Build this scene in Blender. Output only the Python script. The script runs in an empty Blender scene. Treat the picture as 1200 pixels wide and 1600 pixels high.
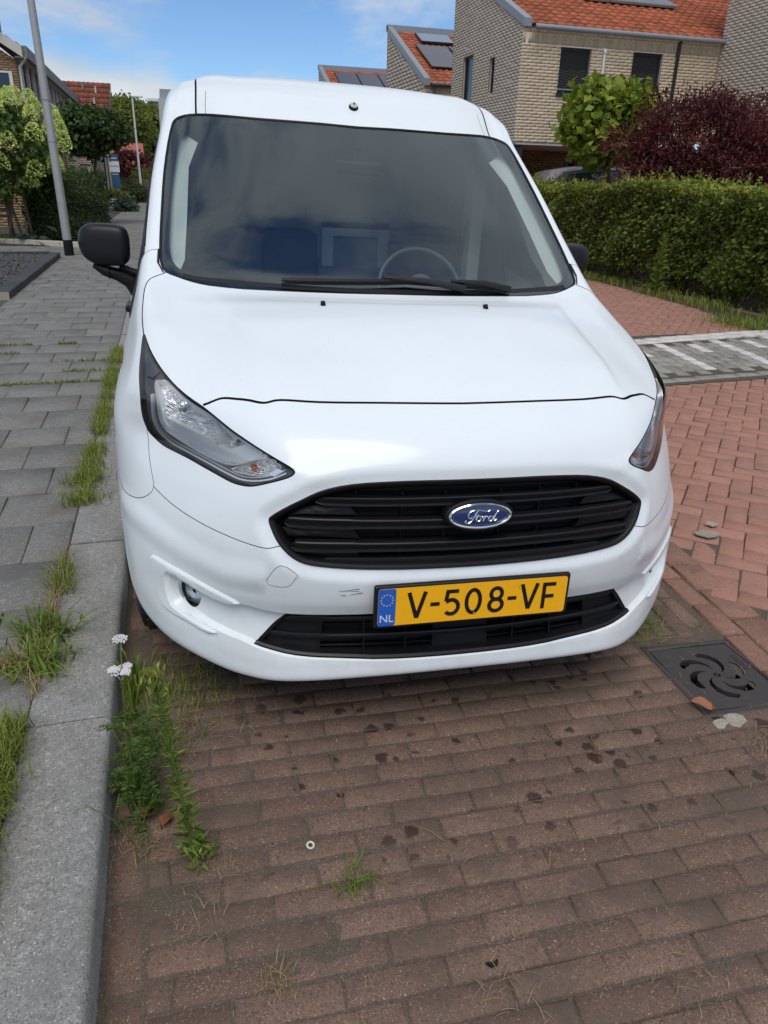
import bpy, bmesh, math, random
import numpy as np
from mathutils import Vector, Matrix, Euler
from mathutils.geometry import delaunay_2d_cdt
random.seed(7)
RNG = np.random.default_rng(11)
SC = bpy.context.scene
COL = SC.collection
PI = math.pi

# ------------------------------------------------------------------ camera
FPX = 1165.0
CAMH = 1.45
S_AX = np.array([[0.9639697, -0.0862196, 0.2516518], [-0.2649478, -0.3957312, 0.8793176], [0.0237721, -0.9143101, -0.4043166]])
cam = bpy.data.cameras.new('camera')
cam.sensor_fit = 'VERTICAL'
cam.sensor_height = 24.0
cam.lens = FPX / 1600.0 * 24.0
cam.clip_start = 0.02
cam.clip_end = 3000
camo = bpy.data.objects.new('camera', cam)
COL.objects.link(camo)
ax = [S_AX @ np.array(v, float) for v in ((1, 0, 0), (0, -1, 0), (0, 0, -1))]
camo.matrix_world = Matrix([[ax[0][i], ax[1][i], ax[2][i], (0, 0, CAMH)[i]] for i in range(3)] + [[0, 0, 0, 1]])
SC.camera = camo

# ------------------------------------------------------------------ light
SUN_EL = math.radians(60)
SUN_AZ = math.radians(196)      # compass style: 180 = behind the camera (-y)
w = bpy.data.worlds.new('World')
SC.world = w
w.use_nodes = True
nt = w.node_tree
nt.nodes.clear()
def wn(t, **k):
    n = nt.nodes.new(t)
    for a, b in k.items():
        setattr(n, a, b)
    return n
out = wn('ShaderNodeOutputWorld')
bg = wn('ShaderNodeBackground')
sky = wn('ShaderNodeTexSky', sky_type='NISHITA', sun_disc=False, sun_elevation=SUN_EL,
         sun_rotation=SUN_AZ, altitude=0, air_density=0.9, dust_density=0.15, ozone_density=2.0)
SKY_S = 0.14
tc = wn('ShaderNodeTexCoord')
sep = wn('ShaderNodeSeparateXYZ')
nt.links.new(tc.outputs['Generated'], sep.inputs[0])
def wm(op, a, b=None, clamp=False):
    n = wn('ShaderNodeMath', operation=op, use_clamp=clamp)
    for i, x in enumerate((a, b)):
        if x is None: continue
        if isinstance(x, (int, float)): n.inputs[i].default_value = x
        else: nt.links.new(x, n.inputs[i])
    return n.outputs[0]
den = wm('ADD', wm('MULTIPLY', wm('ABSOLUTE', sep.outputs[2]), 0.5), 0.35)
cb = wn('ShaderNodeCombineXYZ')
nt.links.new(wm('DIVIDE', sep.outputs[0], den), cb.inputs[0])
nt.links.new(wm('DIVIDE', sep.outputs[1], den), cb.inputs[1])
nt.links.new(wm('DIVIDE', wm('MULTIPLY', sep.outputs[2], 2.2), den), cb.inputs[2])
nz = wn('ShaderNodeTexNoise')
nz.inputs['Scale'].default_value = 0.85
nz.inputs['Detail'].default_value = 9
nz.inputs['Roughness'].default_value = 0.56
nz.inputs['Distortion'].default_value = 0.25
mp = wn('ShaderNodeMapping')
mp.inputs['Location'].default_value = (2.0, -5.0, 1.08)
nt.links.new(cb.outputs[0], mp.inputs[0])
nt.links.new(mp.outputs[0], nz.inputs['Vector'])
rmp = wn('ShaderNodeMapRange', interpolation_type='SMOOTHSTEP')
rmp.inputs[1].default_value = 0.43
rmp.inputs[2].default_value = 0.548
nt.links.new(nz.outputs['Fac'], rmp.inputs[0])
nz2 = wn('ShaderNodeTexNoise')
nz2.inputs['Scale'].default_value = 1.7
nz2.inputs['Detail'].default_value = 6
nt.links.new(mp.outputs[0], nz2.inputs['Vector'])
cr = wn('ShaderNodeValToRGB')
cr.color_ramp.elements[0].position = 0.3
cr.color_ramp.elements[0].color = (3.2, 3.55, 3.9, 1)
cr.color_ramp.elements[1].position = 0.7
cr.color_ramp.elements[1].color = (5.3, 5.5, 5.6, 1)
nt.links.new(nz2.outputs['Fac'], cr.inputs[0])
mixc = wn('ShaderNodeMix', data_type='RGBA')
nt.links.new(wm('MULTIPLY', rmp.outputs[0], 0.93), mixc.inputs[0])
tnt = wn('ShaderNodeMix', data_type='RGBA', blend_type='MULTIPLY')
tnt.inputs[0].default_value = 1
tnt.inputs[7].default_value = (.55, .69, .84, 1)
nt.links.new(sky.outputs[0], tnt.inputs[6])
nt.links.new(tnt.outputs[2], mixc.inputs[6])
nt.links.new(cr.outputs[0], mixc.inputs[7])
nt.links.new(mixc.outputs[2], bg.inputs[0])
bg.inputs[1].default_value = SKY_S
nt.links.new(bg.outputs[0], out.inputs[0])

sl = bpy.data.lights.new('sun', 'SUN')
sl.energy = 2.1
sl.angle = math.radians(40)
sl.color = (1.0, 0.94, 0.85)
slo = bpy.data.objects.new('sun', sl)
COL.objects.link(slo)
sd = Vector((math.sin(SUN_AZ) * math.cos(SUN_EL), math.cos(SUN_AZ) * math.cos(SUN_EL), math.sin(SUN_EL)))
slo.rotation_euler = sd.to_track_quat('Z', 'Y').to_euler()
SC.view_settings.view_transform = 'Standard'
SC.view_settings.look = 'None'
SC.view_settings.exposure = 0.13
SC.view_settings.gamma = 1
SC.view_settings.use_curve_mapping = False
SC.cycles.max_bounces = 7
SC.cycles.transparent_max_bounces = 12
SC.cycles.sample_clamp_indirect = 6

# ------------------------------------------------------------------ helpers
def tag(o, label=None, cat=None, group=None, kind=None):
    if label: o['label'] = label
    if cat: o['category'] = cat
    if group: o['group'] = group
    if kind: o['kind'] = kind
    return o

def empty(name, loc=(0, 0, 0), rot=(0, 0, 0), label=None, cat=None, group=None):
    o = bpy.data.objects.new(name, None)
    o.empty_display_size = 0.1
    o.location = loc
    o.rotation_euler = rot
    COL.objects.link(o)
    return tag(o, label, cat, group)

def link(name, me, mat=None, parent=None):
    o = bpy.data.objects.new(name, me)
    if mat is not None and len(me.materials) == 0:
        for m in (mat if isinstance(mat, (list, tuple)) else [mat]):
            me.materials.append(m)
    COL.objects.link(o)
    if parent is not None: o.parent = parent
    return o

def npmesh(V, Fa, smooth=False, rnd=None, mi=None):
    """fast mesh from arrays; Fa is (n,3) or (n,4)"""
    V = np.asarray(V, np.float32); Fa = np.asarray(Fa, np.int32)
    me = bpy.data.meshes.new('m')
    me.vertices.add(len(V)); me.vertices.foreach_set('co', V.ravel())
    k = Fa.shape[1]
    me.loops.add(Fa.size); me.loops.foreach_set('vertex_index', Fa.ravel())
    me.polygons.add(len(Fa))
    me.polygons.foreach_set('loop_start', np.arange(0, Fa.size, k, dtype=np.int32))
    me.polygons.foreach_set('loop_total', np.full(len(Fa), k, np.int32))
    if smooth: me.polygons.foreach_set('use_smooth', np.ones(len(Fa), bool))
    if mi is not None: me.polygons.foreach_set('material_index', np.asarray(mi, np.int32))
    me.update(calc_edges=True)
    if rnd is not None:
        a = me.attributes.new('rnd', 'FLOAT', 'FACE')
        a.data.foreach_set('value', np.asarray(rnd, np.float32))
    return me

class MB:
    """collects boxes, prisms, tubes, grids into one mesh"""
    def __init__(s): s.v = []; s.f = []; s.m = []; s.mi = 0
    def add(s, vs, fs):
        b = len(s.v); s.v += [tuple(x) for x in vs]
        for f in fs: s.f.append(tuple(i + b for i in f)); s.m.append(s.mi)
    def box(s, c, d, rz=0, rx=0, ry=0):
        R = Euler((rx, ry, rz)).to_matrix()
        vs = [Vector(c) + R @ Vector((x * d[0] / 2, y * d[1] / 2, z * d[2] / 2)) for x in (-1, 1) for y in (-1, 1) for z in (-1, 1)]
        s.add(vs, [(0, 1, 3, 2), (4, 6, 7, 5), (0, 4, 5, 1), (2, 3, 7, 6), (0, 2, 6, 4), (1, 5, 7, 3)])
        return s
    def bb(s, x0, x1, y0, y1, z0, z1): return s.box(((x0 + x1) / 2, (y0 + y1) / 2, (z0 + z1) / 2), (x1 - x0, y1 - y0, z1 - z0))
    def tube(s, pts, r, n=10, caps=True):
        pts = [Vector(p) for p in pts]
        if not isinstance(r, (list, tuple)): r = [r] * len(pts)
        t0 = (pts[1] - pts[0]).normalized()
        up = Vector((0, 0, 1)) if abs(t0.z) < .9 else Vector((1, 0, 0))
        a = t0.cross(up).normalized(); rings = []; b0 = len(s.v); vs = []
        for i, p in enumerate(pts):
            t = ((pts[min(i + 1, len(pts) - 1)] - pts[max(i - 1, 0)])).normalized()
            a = (a - t * a.dot(t)).normalized(); b = t.cross(a)
            for k in range(n):
                an = 2 * PI * k / n
                vs.append(p + (a * math.cos(an) + b * math.sin(an)) * r[i])
        fs = [(i * n + k, i * n + (k + 1) % n, (i + 1) * n + (k + 1) % n, (i + 1) * n + k) for i in range(len(pts) - 1) for k in range(n)]
        if caps: fs += [tuple(range(n))[::-1], tuple(range((len(pts) - 1) * n, len(pts) * n))]
        s.add(vs, fs); return s
    def lathe(s, prof, c=(0, 0, 0), axis='Z', n=24):
        vs = []
        for (r, h) in prof:
            for k in range(n):
                an = 2 * PI * k / n
                x, y = r * math.cos(an), r * math.sin(an)
                p = {'Z': (x, y, h), 'X': (h, x, y), 'Y': (x, h, y)}[axis]
                vs.append((p[0] + c[0], p[1] + c[1], p[2] + c[2]))
        fs = [(i * n + k, i * n + (k + 1) % n, (i + 1) * n + (k + 1) % n, (i + 1) * n + k) for i in range(len(prof) - 1) for k in range(n)]
        s.add(vs, fs); return s
    def prism(s, poly, y0, y1, plane='XZ'):
        n = len(poly)
        def P(a, b, h): return {'XZ': (a, h, b), 'XY': (a, b, h), 'YZ': (h, a, b)}[plane]
        vs = [P(a, b, y0) for a, b in poly] + [P(a, b, y1) for a, b in poly]
        fs = [tuple(range(n)), tuple(range(n, 2 * n))[::-1]] + [(i, n + i, n + (i + 1) % n, (i + 1) % n) for i in range(n)]
        s.add(vs, fs); return s
    def mesh(s, smooth=False, fix=True):
        me = bpy.data.meshes.new('m'); me.from_pydata(s.v, [], s.f)
        if s.m: me.polygons.foreach_set('material_index', s.m)
        if fix:
            bm = bmesh.new(); bm.from_mesh(me); bmesh.ops.recalc_face_normals(bm, faces=bm.faces); bm.to_mesh(me); bm.free()
        if smooth:
            me.polygons.foreach_set('use_smooth', [True] * len(me.polygons))
            me.set_sharp_from_angle(angle=math.radians(38))
        me.update(); return me
    def obj(s, name, mat, parent=None, smooth=False):
        return link(name, s.mesh(smooth), mat, parent)

def bevel(o, w, seg=2):
    m = o.modifiers.new('b', 'BEVEL'); m.width = w; m.segments = seg; m.limit_method = 'ANGLE'; m.angle_limit = math.radians(40)
    m.harden_normals = False
    return o

# ------------------------------------------------------------------ materials
class Mat:
    def __init__(s, name, col=(.5, .5, .5), rough=.6, metal=0, spec=.5, coat=0, coatr=.05, emit=None):
        s.m = bpy.data.materials.new(name); s.m.use_nodes = True
        s.t = s.m.node_tree; s.b = s.t.nodes['Principled BSDF']
        s.b.inputs['Base Color'].default_value = (*col, 1)
        s.b.inputs['Roughness'].default_value = rough
        s.b.inputs['Metallic'].default_value = metal
        s.b.inputs['Specular IOR Level'].default_value = spec
        s.b.inputs['Coat Weight'].default_value = coat
        s.b.inputs['Coat Roughness'].default_value = coatr
        s.pos = None
    def n(s, t, **k):
        x = s.t.nodes.new(t)
        for a, b in k.items(): setattr(x, a, b)
        return x
    def l(s, a, b): s.t.links.new(a, b)
    def P(s):
        if s.pos is None: s.pos = s.n('ShaderNodeNewGeometry').outputs['Position']
        return s.pos
    def val(s, sock, v):
        if isinstance(v, (int, float)): sock.default_value = v
        elif isinstance(v, tuple): sock.default_value = (*v, 1) if len(v) == 3 else v
        else: s.l(v, sock)
    def math(s, op, a, b=0, clamp=False):
        x = s.n('ShaderNodeMath', operation=op, use_clamp=clamp); s.val(x.inputs[0], a); s.val(x.inputs[1], b); return x.outputs[0]
    def noise(s, scale, detail=4, rough=.5, vec=None, stretch=None, dist=0):
        x = s.n('ShaderNodeTexNoise'); x.inputs['Scale'].default_value = scale; x.inputs['Detail'].default_value = detail
        x.inputs['Roughness'].default_value = rough; x.inputs['Distortion'].default_value = dist
        v = vec if vec is not None else s.P()
        if stretch:
            mp = s.n('ShaderNodeMapping'); mp.inputs['Scale'].default_value = stretch; s.l(v, mp.inputs[0]); v = mp.outputs[0]
        s.l(v, x.inputs['Vector']); return x.outputs['Fac']
    def ramp(s, fac, stops, interp='LINEAR'):
        x = s.n('ShaderNodeValToRGB'); e = x.color_ramp.elements; x.color_ramp.interpolation = interp
        while len(e) < len(stops): e.new(.5)
        for k, (p, c) in enumerate(stops):
            e[k].position = p; e[k].color = (*c, 1) if isinstance(c, tuple) else (c, c, c, 1)
        s.l(fac, x.inputs[0]); return x.outputs[0]
    def mr(s, fac, a, b, c=0, d=1, smooth=True):
        x = s.n('ShaderNodeMapRange', interpolation_type='SMOOTHSTEP' if smooth else 'LINEAR')
        s.l(fac, x.inputs[0])
        for i, q in enumerate((a, b, c, d)): x.inputs[i + 1].default_value = q
        return x.outputs[0]
    def mix(s, fac, a, b, blend='MIX'):
        x = s.n('ShaderNodeMix', data_type='RGBA', blend_type=blend)
        s.val(x.inputs[0], fac); s.val(x.inputs[6], a); s.val(x.inputs[7], b); return x.outputs[2]
    def rnd(s):
        a = s.n('ShaderNodeAttribute', attribute_name='rnd').outputs['Fac']
        o = s.n('ShaderNodeObjectInfo').outputs['Random']
        return s.math('FRACT', s.math('ADD', a, o))
    def color(s, c): s.l(c, s.b.inputs['Base Color']); return s
    def rough(s, c): s.val(s.b.inputs['Roughness'], c); return s
    def bump(s, h, strength=.4, dist=.002):
        x = s.n('ShaderNodeBump'); x.inputs['Strength'].default_value = strength; x.inputs['Distance'].default_value = dist
        s.l(h, x.inputs['Height']); s.l(x.outputs[0], s.b.inputs['Normal']); return s

def stone(name, base, fleck, dark, var=.25, dirt=(.07, .065, .05), dirtamt=.5, fl=.60, extra=None, blot=.35):
    m = Mat(name, rough=.9, spec=.25)
    r = m.rnd()
    c = m.mix(r, tuple(x * (1 - var) for x in base), tuple(x * (1 + var) for x in base))
    g = m.noise(170, 4, .75)
    c = m.mix(m.mr(g, .50, .66), c, dark)
    f = m.noise(240, 3, .7)
    c = m.mix(m.mr(f, fl, fl + .07), c, fleck)
    c = m.mix(m.math("MULTIPLY", m.mr(m.noise(55, 5, .75), .52, .70), blot), c, fleck)
    c = m.mix(m.math('MULTIPLY', m.mr(m.noise(38, 5, .7), .52, .68), .4), c, dark)
    d = m.noise(5.5, 7, .65)
    c = m.mix(m.math('MULTIPLY', m.mr(d, .42, .68), dirtamt), c, dirt)
    if extra: c = extra(m, c)
    m.color(c)
    m.bump(m.noise(330, 3, .6), .5, .0015)
    return m.m
def wet(m, c):
    v = m.n('ShaderNodeTexVoronoi', feature='F1'); v.inputs['Scale'].default_value = 17; v.inputs['Randomness'].default_value = 1
    nn = m.n('ShaderNodeTexNoise'); nn.inputs['Scale'].default_value = 45; nn.inputs['Detail'].default_value = 4; m.l(m.P(), nn.inputs['Vector'])
    ad = m.n('ShaderNodeVectorMath', operation='SCALE'); m.l(nn.outputs['Color'], ad.inputs[0]); ad.inputs['Scale'].default_value = .034
    a2 = m.n('ShaderNodeVectorMath', operation='ADD'); m.l(m.P(), a2.inputs[0]); m.l(ad.outputs[0], a2.inputs[1])
    m.l(a2.outputs[0], v.inputs['Vector'])
    sp = m.n('ShaderNodeSeparateColor'); m.l(v.outputs['Color'], sp.inputs[0])
    size = m.math('MULTIPLY', m.math('POWER', sp.outputs[0], 1.25), .44)
    spot = m.mr(m.math('SUBTRACT', m.math('SUBTRACT', size, .02), v.outputs['Distance']), -.02, .09)
    xyz = m.n('ShaderNodeSeparateXYZ'); m.l(m.P(), xyz.inputs[0])
    box = m.math('MULTIPLY', m.mr(xyz.outputs[0], -.02, .2), m.mr(xyz.outputs[1], 1.0, 1.32))
    box = m.math('MULTIPLY', box, m.mr(xyz.outputs[1], 2.2, 1.7))
    k = m.math('MULTIPLY', spot, box, True)
    m.rough(m.math('SUBTRACT', .9, m.math('MULTIPLY', k, .35)))
    return m.mix(m.math('MULTIPLY', k, .78), c, (.022, .012, .009))
M = {}
M['bay'] = stone('bay_brick', (.172, .108, .080), (.44, .35, .28), (.078, .050, .038), .17, (.105, .080, .062), .8, extra=wet, blot=.12)
M['red'] = stone('red_brick', (.37, .185, .135), (.50, .35, .28), (.25, .125, .095), .10, (.23, .155, .12), .45, blot=.1)
M['redbd'] = stone('red_brick_border', (.28, .150, .108), (.44, .31, .25), (.13, .07, .06), .15, (.12, .09, .07), .5)
M['grey'] = stone('grey_paver', (.30, .285, .25), (.52, .49, .44), (.12, .115, .10), .2, (.16, .15, .13), .4)
M['white'] = stone('white_paver', (.64, .62, .57), (.74, .72, .67), (.50, .48, .44), .08, (.30, .29, .26), .4)
M['tile'] = stone('pavement_tile', (.192, .186, .172), (.48, .46, .43), (.095, .092, .085), .10, (.13, .122, .105), .6)
M['kerb'] = stone('kerb_concrete', (.262, .254, .238), (.68, .67, .64), (.10, .097, .09), .05, (.16, .155, .14), .45)
M['edge'] = stone('dark_edging', (.055, .056, .062), (.12, .12, .12), (.03, .03, .03), .2, (.06, .06, .06), .4)
M['rubble'] = stone('broken_concrete', (.34, .31, .26), (.5, .47, .4), (.18, .16, .13), .15, (.2, .18, .14), .4)
def plain(name, col, rough=.6, **k): return Mat(name, col, rough, **k).m
def noisy(name, c0, c1, scale=6, rough=.8, bump=None, **k):
    m = Mat(name, c0, rough, **k)
    m.color(m.mix(m.noise(scale, 5, .6), c0, c1))
    if bump: m.bump(m.noise(bump[0], 4, .6), bump[1], bump[2])
    return m.m
M['baysand'] = stone('bay_joint_sand', (.112, .086, .066), (.34, .28, .22), (.060, .048, .036), .02, (.070, .060, .038), .45, blot=.15)
M['sand'] = noisy('joint_sand', (.048, .044, .028), (.115, .090, .066), 45, .95, (200, .6, .003))
M['soil'] = noisy('soil', (.035, .028, .02), (.07, .055, .038), 25, .95, (120, .7, .01))
M['land'] = noisy('distant_ground', (.05, .06, .03), (.09, .09, .06), 2, .95)
M['gravel'] = noisy('gravel', (.03, .03, .033), (.14, .14, .14), 60, .8)
_p = Mat('white_paint', (.80, .82, .81), .42, coat=.5, coatr=.15, spec=.4)
_xyz = _p.n('ShaderNodeSeparateXYZ'); _p.l(_p.P(), _xyz.inputs[0])
_low = _p.mr(_xyz.outputs[2], .75, .15)
_c = _p.mix(_p.math('MULTIPLY', _p.mr(_p.noise(6, 6, .7), .35, .75), _p.math('ADD', _p.math('MULTIPLY', _low, .30), .05)), (.77, .815, .83), (.52, .49, .44))
_sp = _p.mr(_p.noise(210, 2, .5), .745, .77)
_c = _p.mix(_p.math('MULTIPLY', _sp, .7), _c, (.16, .13, .10))
_p.color(_c); _p.val(_p.b.inputs['Coat Roughness'], _p.mr(_p.noise(9, 5, .6), .3, .8, .10, .18)); M['paint'] = _p.m
M['gap'] = plain('panel_gap', (.012, .012, .013), .8)  # plain black, also used to paint the shade inside panel gaps
M['blackgloss'] = plain('black_gloss', (.012, .012, .014), .18)
M['plastic'] = noisy('black_plastic', (.008, .008, .0095), (.014, .014, .016), 40, .42, (900, .12, .0006), spec=.32)
M['plasticd'] = noisy('dark_plastic', (.004, .004, .005), (.008, .008, .009), 40, .5, spec=.25)
_f = Mat('fluted_silver', (.95, .96, .97), .15, metal=.5)
_w = _f.n('ShaderNodeTexWave', wave_type='BANDS', bands_direction='DIAGONAL'); _w.inputs['Scale'].default_value = 42; _w.inputs['Distortion'].default_value = 1.5; _w.inputs['Detail'].default_value = 1; _f.l(_f.P(), _w.inputs['Vector'])
_v = _f.n('ShaderNodeTexVoronoi'); _v.inputs['Scale'].default_value = 60; _f.l(_f.P(), _v.inputs['Vector'])
_f.bump(_f.math('ADD', _w.outputs['Fac'], _f.math('MULTIPLY', _v.outputs['Distance'], 1.2)), .9, .006); M['fluted'] = _f.m
M['bezel'] = plain('grey_bezel', (.10, .102, .106), .25)
M['chrome'] = plain('chrome', (.82, .84, .86), .08, metal=1)
M['silver'] = plain('reflector_silver', (.88, .89, .89), .30, metal=.55)
M['rubber'] = noisy('tyre_rubber', (.02, .02, .02), (.035, .034, .032), 30, .8)
M['alu'] = noisy('grey_steel', (.36, .36, .35), (.50, .50, .48), 9, .45, metal=.55)
def glass(name, tint=(.75, .82, .84), refl=1.45, extra=0.0, gcol=(1, 1, 1, 1)):
    m = bpy.data.materials.new(name); m.use_nodes = True; t = m.node_tree; t.nodes.clear()
    o = t.nodes.new('ShaderNodeOutputMaterial'); g = t.nodes.new('ShaderNodeBsdfGlossy'); tr = t.nodes.new('ShaderNodeBsdfTransparent')
    g.inputs['Roughness'].default_value = .0; g.inputs['Color'].default_value = gcol; tr.inputs[0].default_value = (*tint, 1)
    f = t.nodes.new('ShaderNodeFresnel'); f.inputs[0].default_value = refl
    a = t.nodes.new('ShaderNodeMath'); a.operation = 'ADD'; a.use_clamp = True; a.inputs[1].default_value = extra
    t.links.new(f.outputs[0], a.inputs[0])
    mx = t.nodes.new('ShaderNodeMixShader'); t.links.new(a.outputs[0], mx.inputs[0]); t.links.new(tr.outputs[0], mx.inputs[1]); t.links.new(g.outputs[0], mx.inputs[2])
    t.links.new(mx.outputs[0], o.inputs[0]); return m
M['wind'] = glass('windscreen_glass', (.88, .94, .94), 1.5, .085, (.86, .95, 1, 1))
M['sideglass'] = glass('side_glass', (.7, .78, .78), 1.5, .04)
M['lens'] = glass('clear_lens', (.95, .96, .97), 1.35, .0)
M['darkglass'] = plain('dark_window_glass', (.012, .014, .018), .06, spec=.7)

def brickmat(name, base, mortar, var=.3):
    m = Mat(name, rough=.9, spec=.2)
    r = m.rnd()
    c = m.mix(r, tuple(x * (1 - var) for x in base), tuple(min(1, x * (1 + var * .8)) for x in base))
    c = m.mix(m.math('MULTIPLY', m.mr(m.noise(24, 5, .6), .45, .7), .35), c, tuple(x * .55 for x in base))
    m.color(c); m.bump(m.noise(90, 4), .4, .003)
    return m.m
M['bk_tan'] = brickmat('tan_brick', (.54, .43, .30), None, .14)
M['bk_greyshade'] = brickmat('grey_shaded_brick', (.52, .45, .36), None, .10)  # greyer than the tan fronts: shade of the side walls put into the colour
M['bk_yel'] = brickmat('yellow_brown_brick', (.30, .20, .11), None, .3)
M['mortar'] = noisy('mortar', (.60, .54, .44), (.70, .63, .52), 12, .95)
M['mortarg'] = noisy('grey_shaded_mortar', (.46, .41, .34), (.52, .465, .385), 12, .95)  # greyer joints, also carrying the painted shade of the house side walls
M['mortard'] = noisy('dark_mortar', (.12, .09, .06), (.16, .12, .08), 12, .95)
def tilemat(name, base):
    m = Mat(name, rough=.75, spec=.3); r = m.rnd()
    c = m.mix(r, tuple(x * .72 for x in base), tuple(x * 1.18 for x in base))
    c = m.mix(m.math('MULTIPLY', m.mr(m.noise(7, 5, .6), .45, .7), .35), c, tuple(x * .5 for x in base)); m.color(c); return m.m
M['rooftile'] = tilemat('orange_roof_tile', (.36, .105, .05))
M['rooftile2'] = tilemat('brown_red_roof_tile', (.24, .075, .045))
M['zinc'] = noisy('zinc', (.22, .24, .27), (.33, .35, .38), 8, .45, metal=.3)
M['fascia'] = noisy('grey_fascia', (.17, .165, .16), (.21, .205, .20), 5, .7)
M['cream'] = noisy('cream_fascia', (.52, .50, .45), (.60, .58, .52), 5, .7)
M['whitepaint'] = noisy('white_woodwork', (.62, .62, .60), (.72, .72, .70), 5, .5)
M['anthra'] = plain('anthracite_frame', (.02, .023, .028), .4)
M['pv'] = plain('solar_cell', (.012, .018, .045), .18, spec=.7)
M['wood'] = noisy('weathered_wood', (.12, .085, .05), (.20, .15, .10), 18, .85)
M['darkwood'] = noisy('dark_wood', (.03, .02, .014), (.06, .04, .03), 18, .8)

def leafmat(name, lo, hi, trans=.35):
    m = Mat(name, rough=.5, spec=.35)
    c = m.mix(m.rnd(), lo, hi); m.color(c)
    m.b.inputs['Transmission Weight'].default_value = 0
    t = m.t; tr = t.nodes.new('ShaderNodeBsdfTranslucent'); mx = t.nodes.new('ShaderNodeMixShader'); mx.inputs[0].default_value = trans
    m.l(c, tr.inputs[0]); o = t.nodes['Material Output']
    m.l(m.b.outputs[0], mx.inputs[1]); m.l(tr.outputs[0], mx.inputs[2]); m.l(mx.outputs[0], o.inputs[0])
    return m.m
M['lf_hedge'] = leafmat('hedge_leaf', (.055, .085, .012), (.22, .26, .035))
M['lf_hedgelit'] = leafmat('hedge_lit_top_leaf', (.12, .16, .018), (.38, .42, .06))  # lighter leaf copy: daylight on the hedge top put into the colour
M['lf_hedgey'] = leafmat('hedge_shoot', (.24, .29, .05), (.38, .38, .10))
M['lf_dark'] = leafmat('dark_leaf', (.03, .055, .014), (.09, .135, .035))
M['lf_tree'] = leafmat('tree_leaf', (.09, .13, .018), (.21, .24, .04))
M['lf_round'] = leafmat('maple_green_leaf', (.025, .055, .012), (.075, .12, .03))
M['lf_cat'] = leafmat('catalpa_leaf', (.15, .22, .02), (.42, .48, .07))
M['lf_red'] = leafmat('purple_maple_leaf', (.045, .010, .013), (.20, .042, .042))
M['lf_hyd'] = leafmat('hydrangea_leaf', (.04, .09, .015), (.12, .19, .03))
M['fl_hyd'] = leafmat('hydrangea_flower', (.50, .62, .14), (.80, .86, .32), .3)
M['lf_hosta'] = leafmat('hosta_leaf', (.045, .085, .06), (.09, .13, .09))
M['grass'] = leafmat('grass_blade', (.11, .15, .02), (.30, .35, .07))
M['drygrass'] = leafmat('dry_grass', (.26, .19, .09), (.40, .31, .16), .2)
M['weed'] = leafmat('weed_leaf', (.09, .15, .025), (.24, .32, .05))
M['yarrow'] = plain('yarrow_flower', (.62, .58, .58), .8)
M['pink'] = leafmat('pink_flower', (.45, .10, .17), (.6, .2, .28), .3)
M['deadleaf'] = noisy('dead_leaf', (.20, .07, .03), (.32, .14, .06), 40, .7)
M['bark'] = noisy('bark', (.07, .055, .04), (.14, .115, .085), 22, .9, (40, .8, .01))

# ------------------------------------------------------------------ ground heights
def gz(x):
    if x < 2.0: return -.031 * (x - .675)
    return min(.04, -.041 + .02 * (x - 2.0))
PZ = .13          # pavement level
def project(p):
    d = np.asarray(p, float) - np.array([0, 0, CAMH])
    q = S_AX.T @ d
    if q[2] < .05: return None
    return (600 + FPX * q[0] / q[2], 800 + FPX * q[1] / q[2], q[2])
def inview(p, m=40):
    q = project(p)
    return q is not None and -m < q[0] < 1200 + m and -m < q[1] < 1600 + m

def box_arrays(W, L, T, ch=.005, n=1):
    """chamfered block template: top at z=0"""
    def ring(w, l, z): return [(-w / 2, -l / 2, z), (w / 2, -l / 2, z), (w / 2, l / 2, z), (-w / 2, l / 2, z)]
    V = np.array(ring(W, L, -T) + ring(W, L, -ch) + ring(W - 2 * ch, L - 2 * ch, 0))
    Fq = [(0, 1, 5, 4), (1, 2, 6, 5), (2, 3, 7, 6), (3, 0, 4, 7), (4, 5, 9, 8), (5, 6, 10, 9), (6, 7, 11, 10), (7, 4, 8, 11), (8, 9, 10, 11)]
    return V, np.array(Fq)

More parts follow.
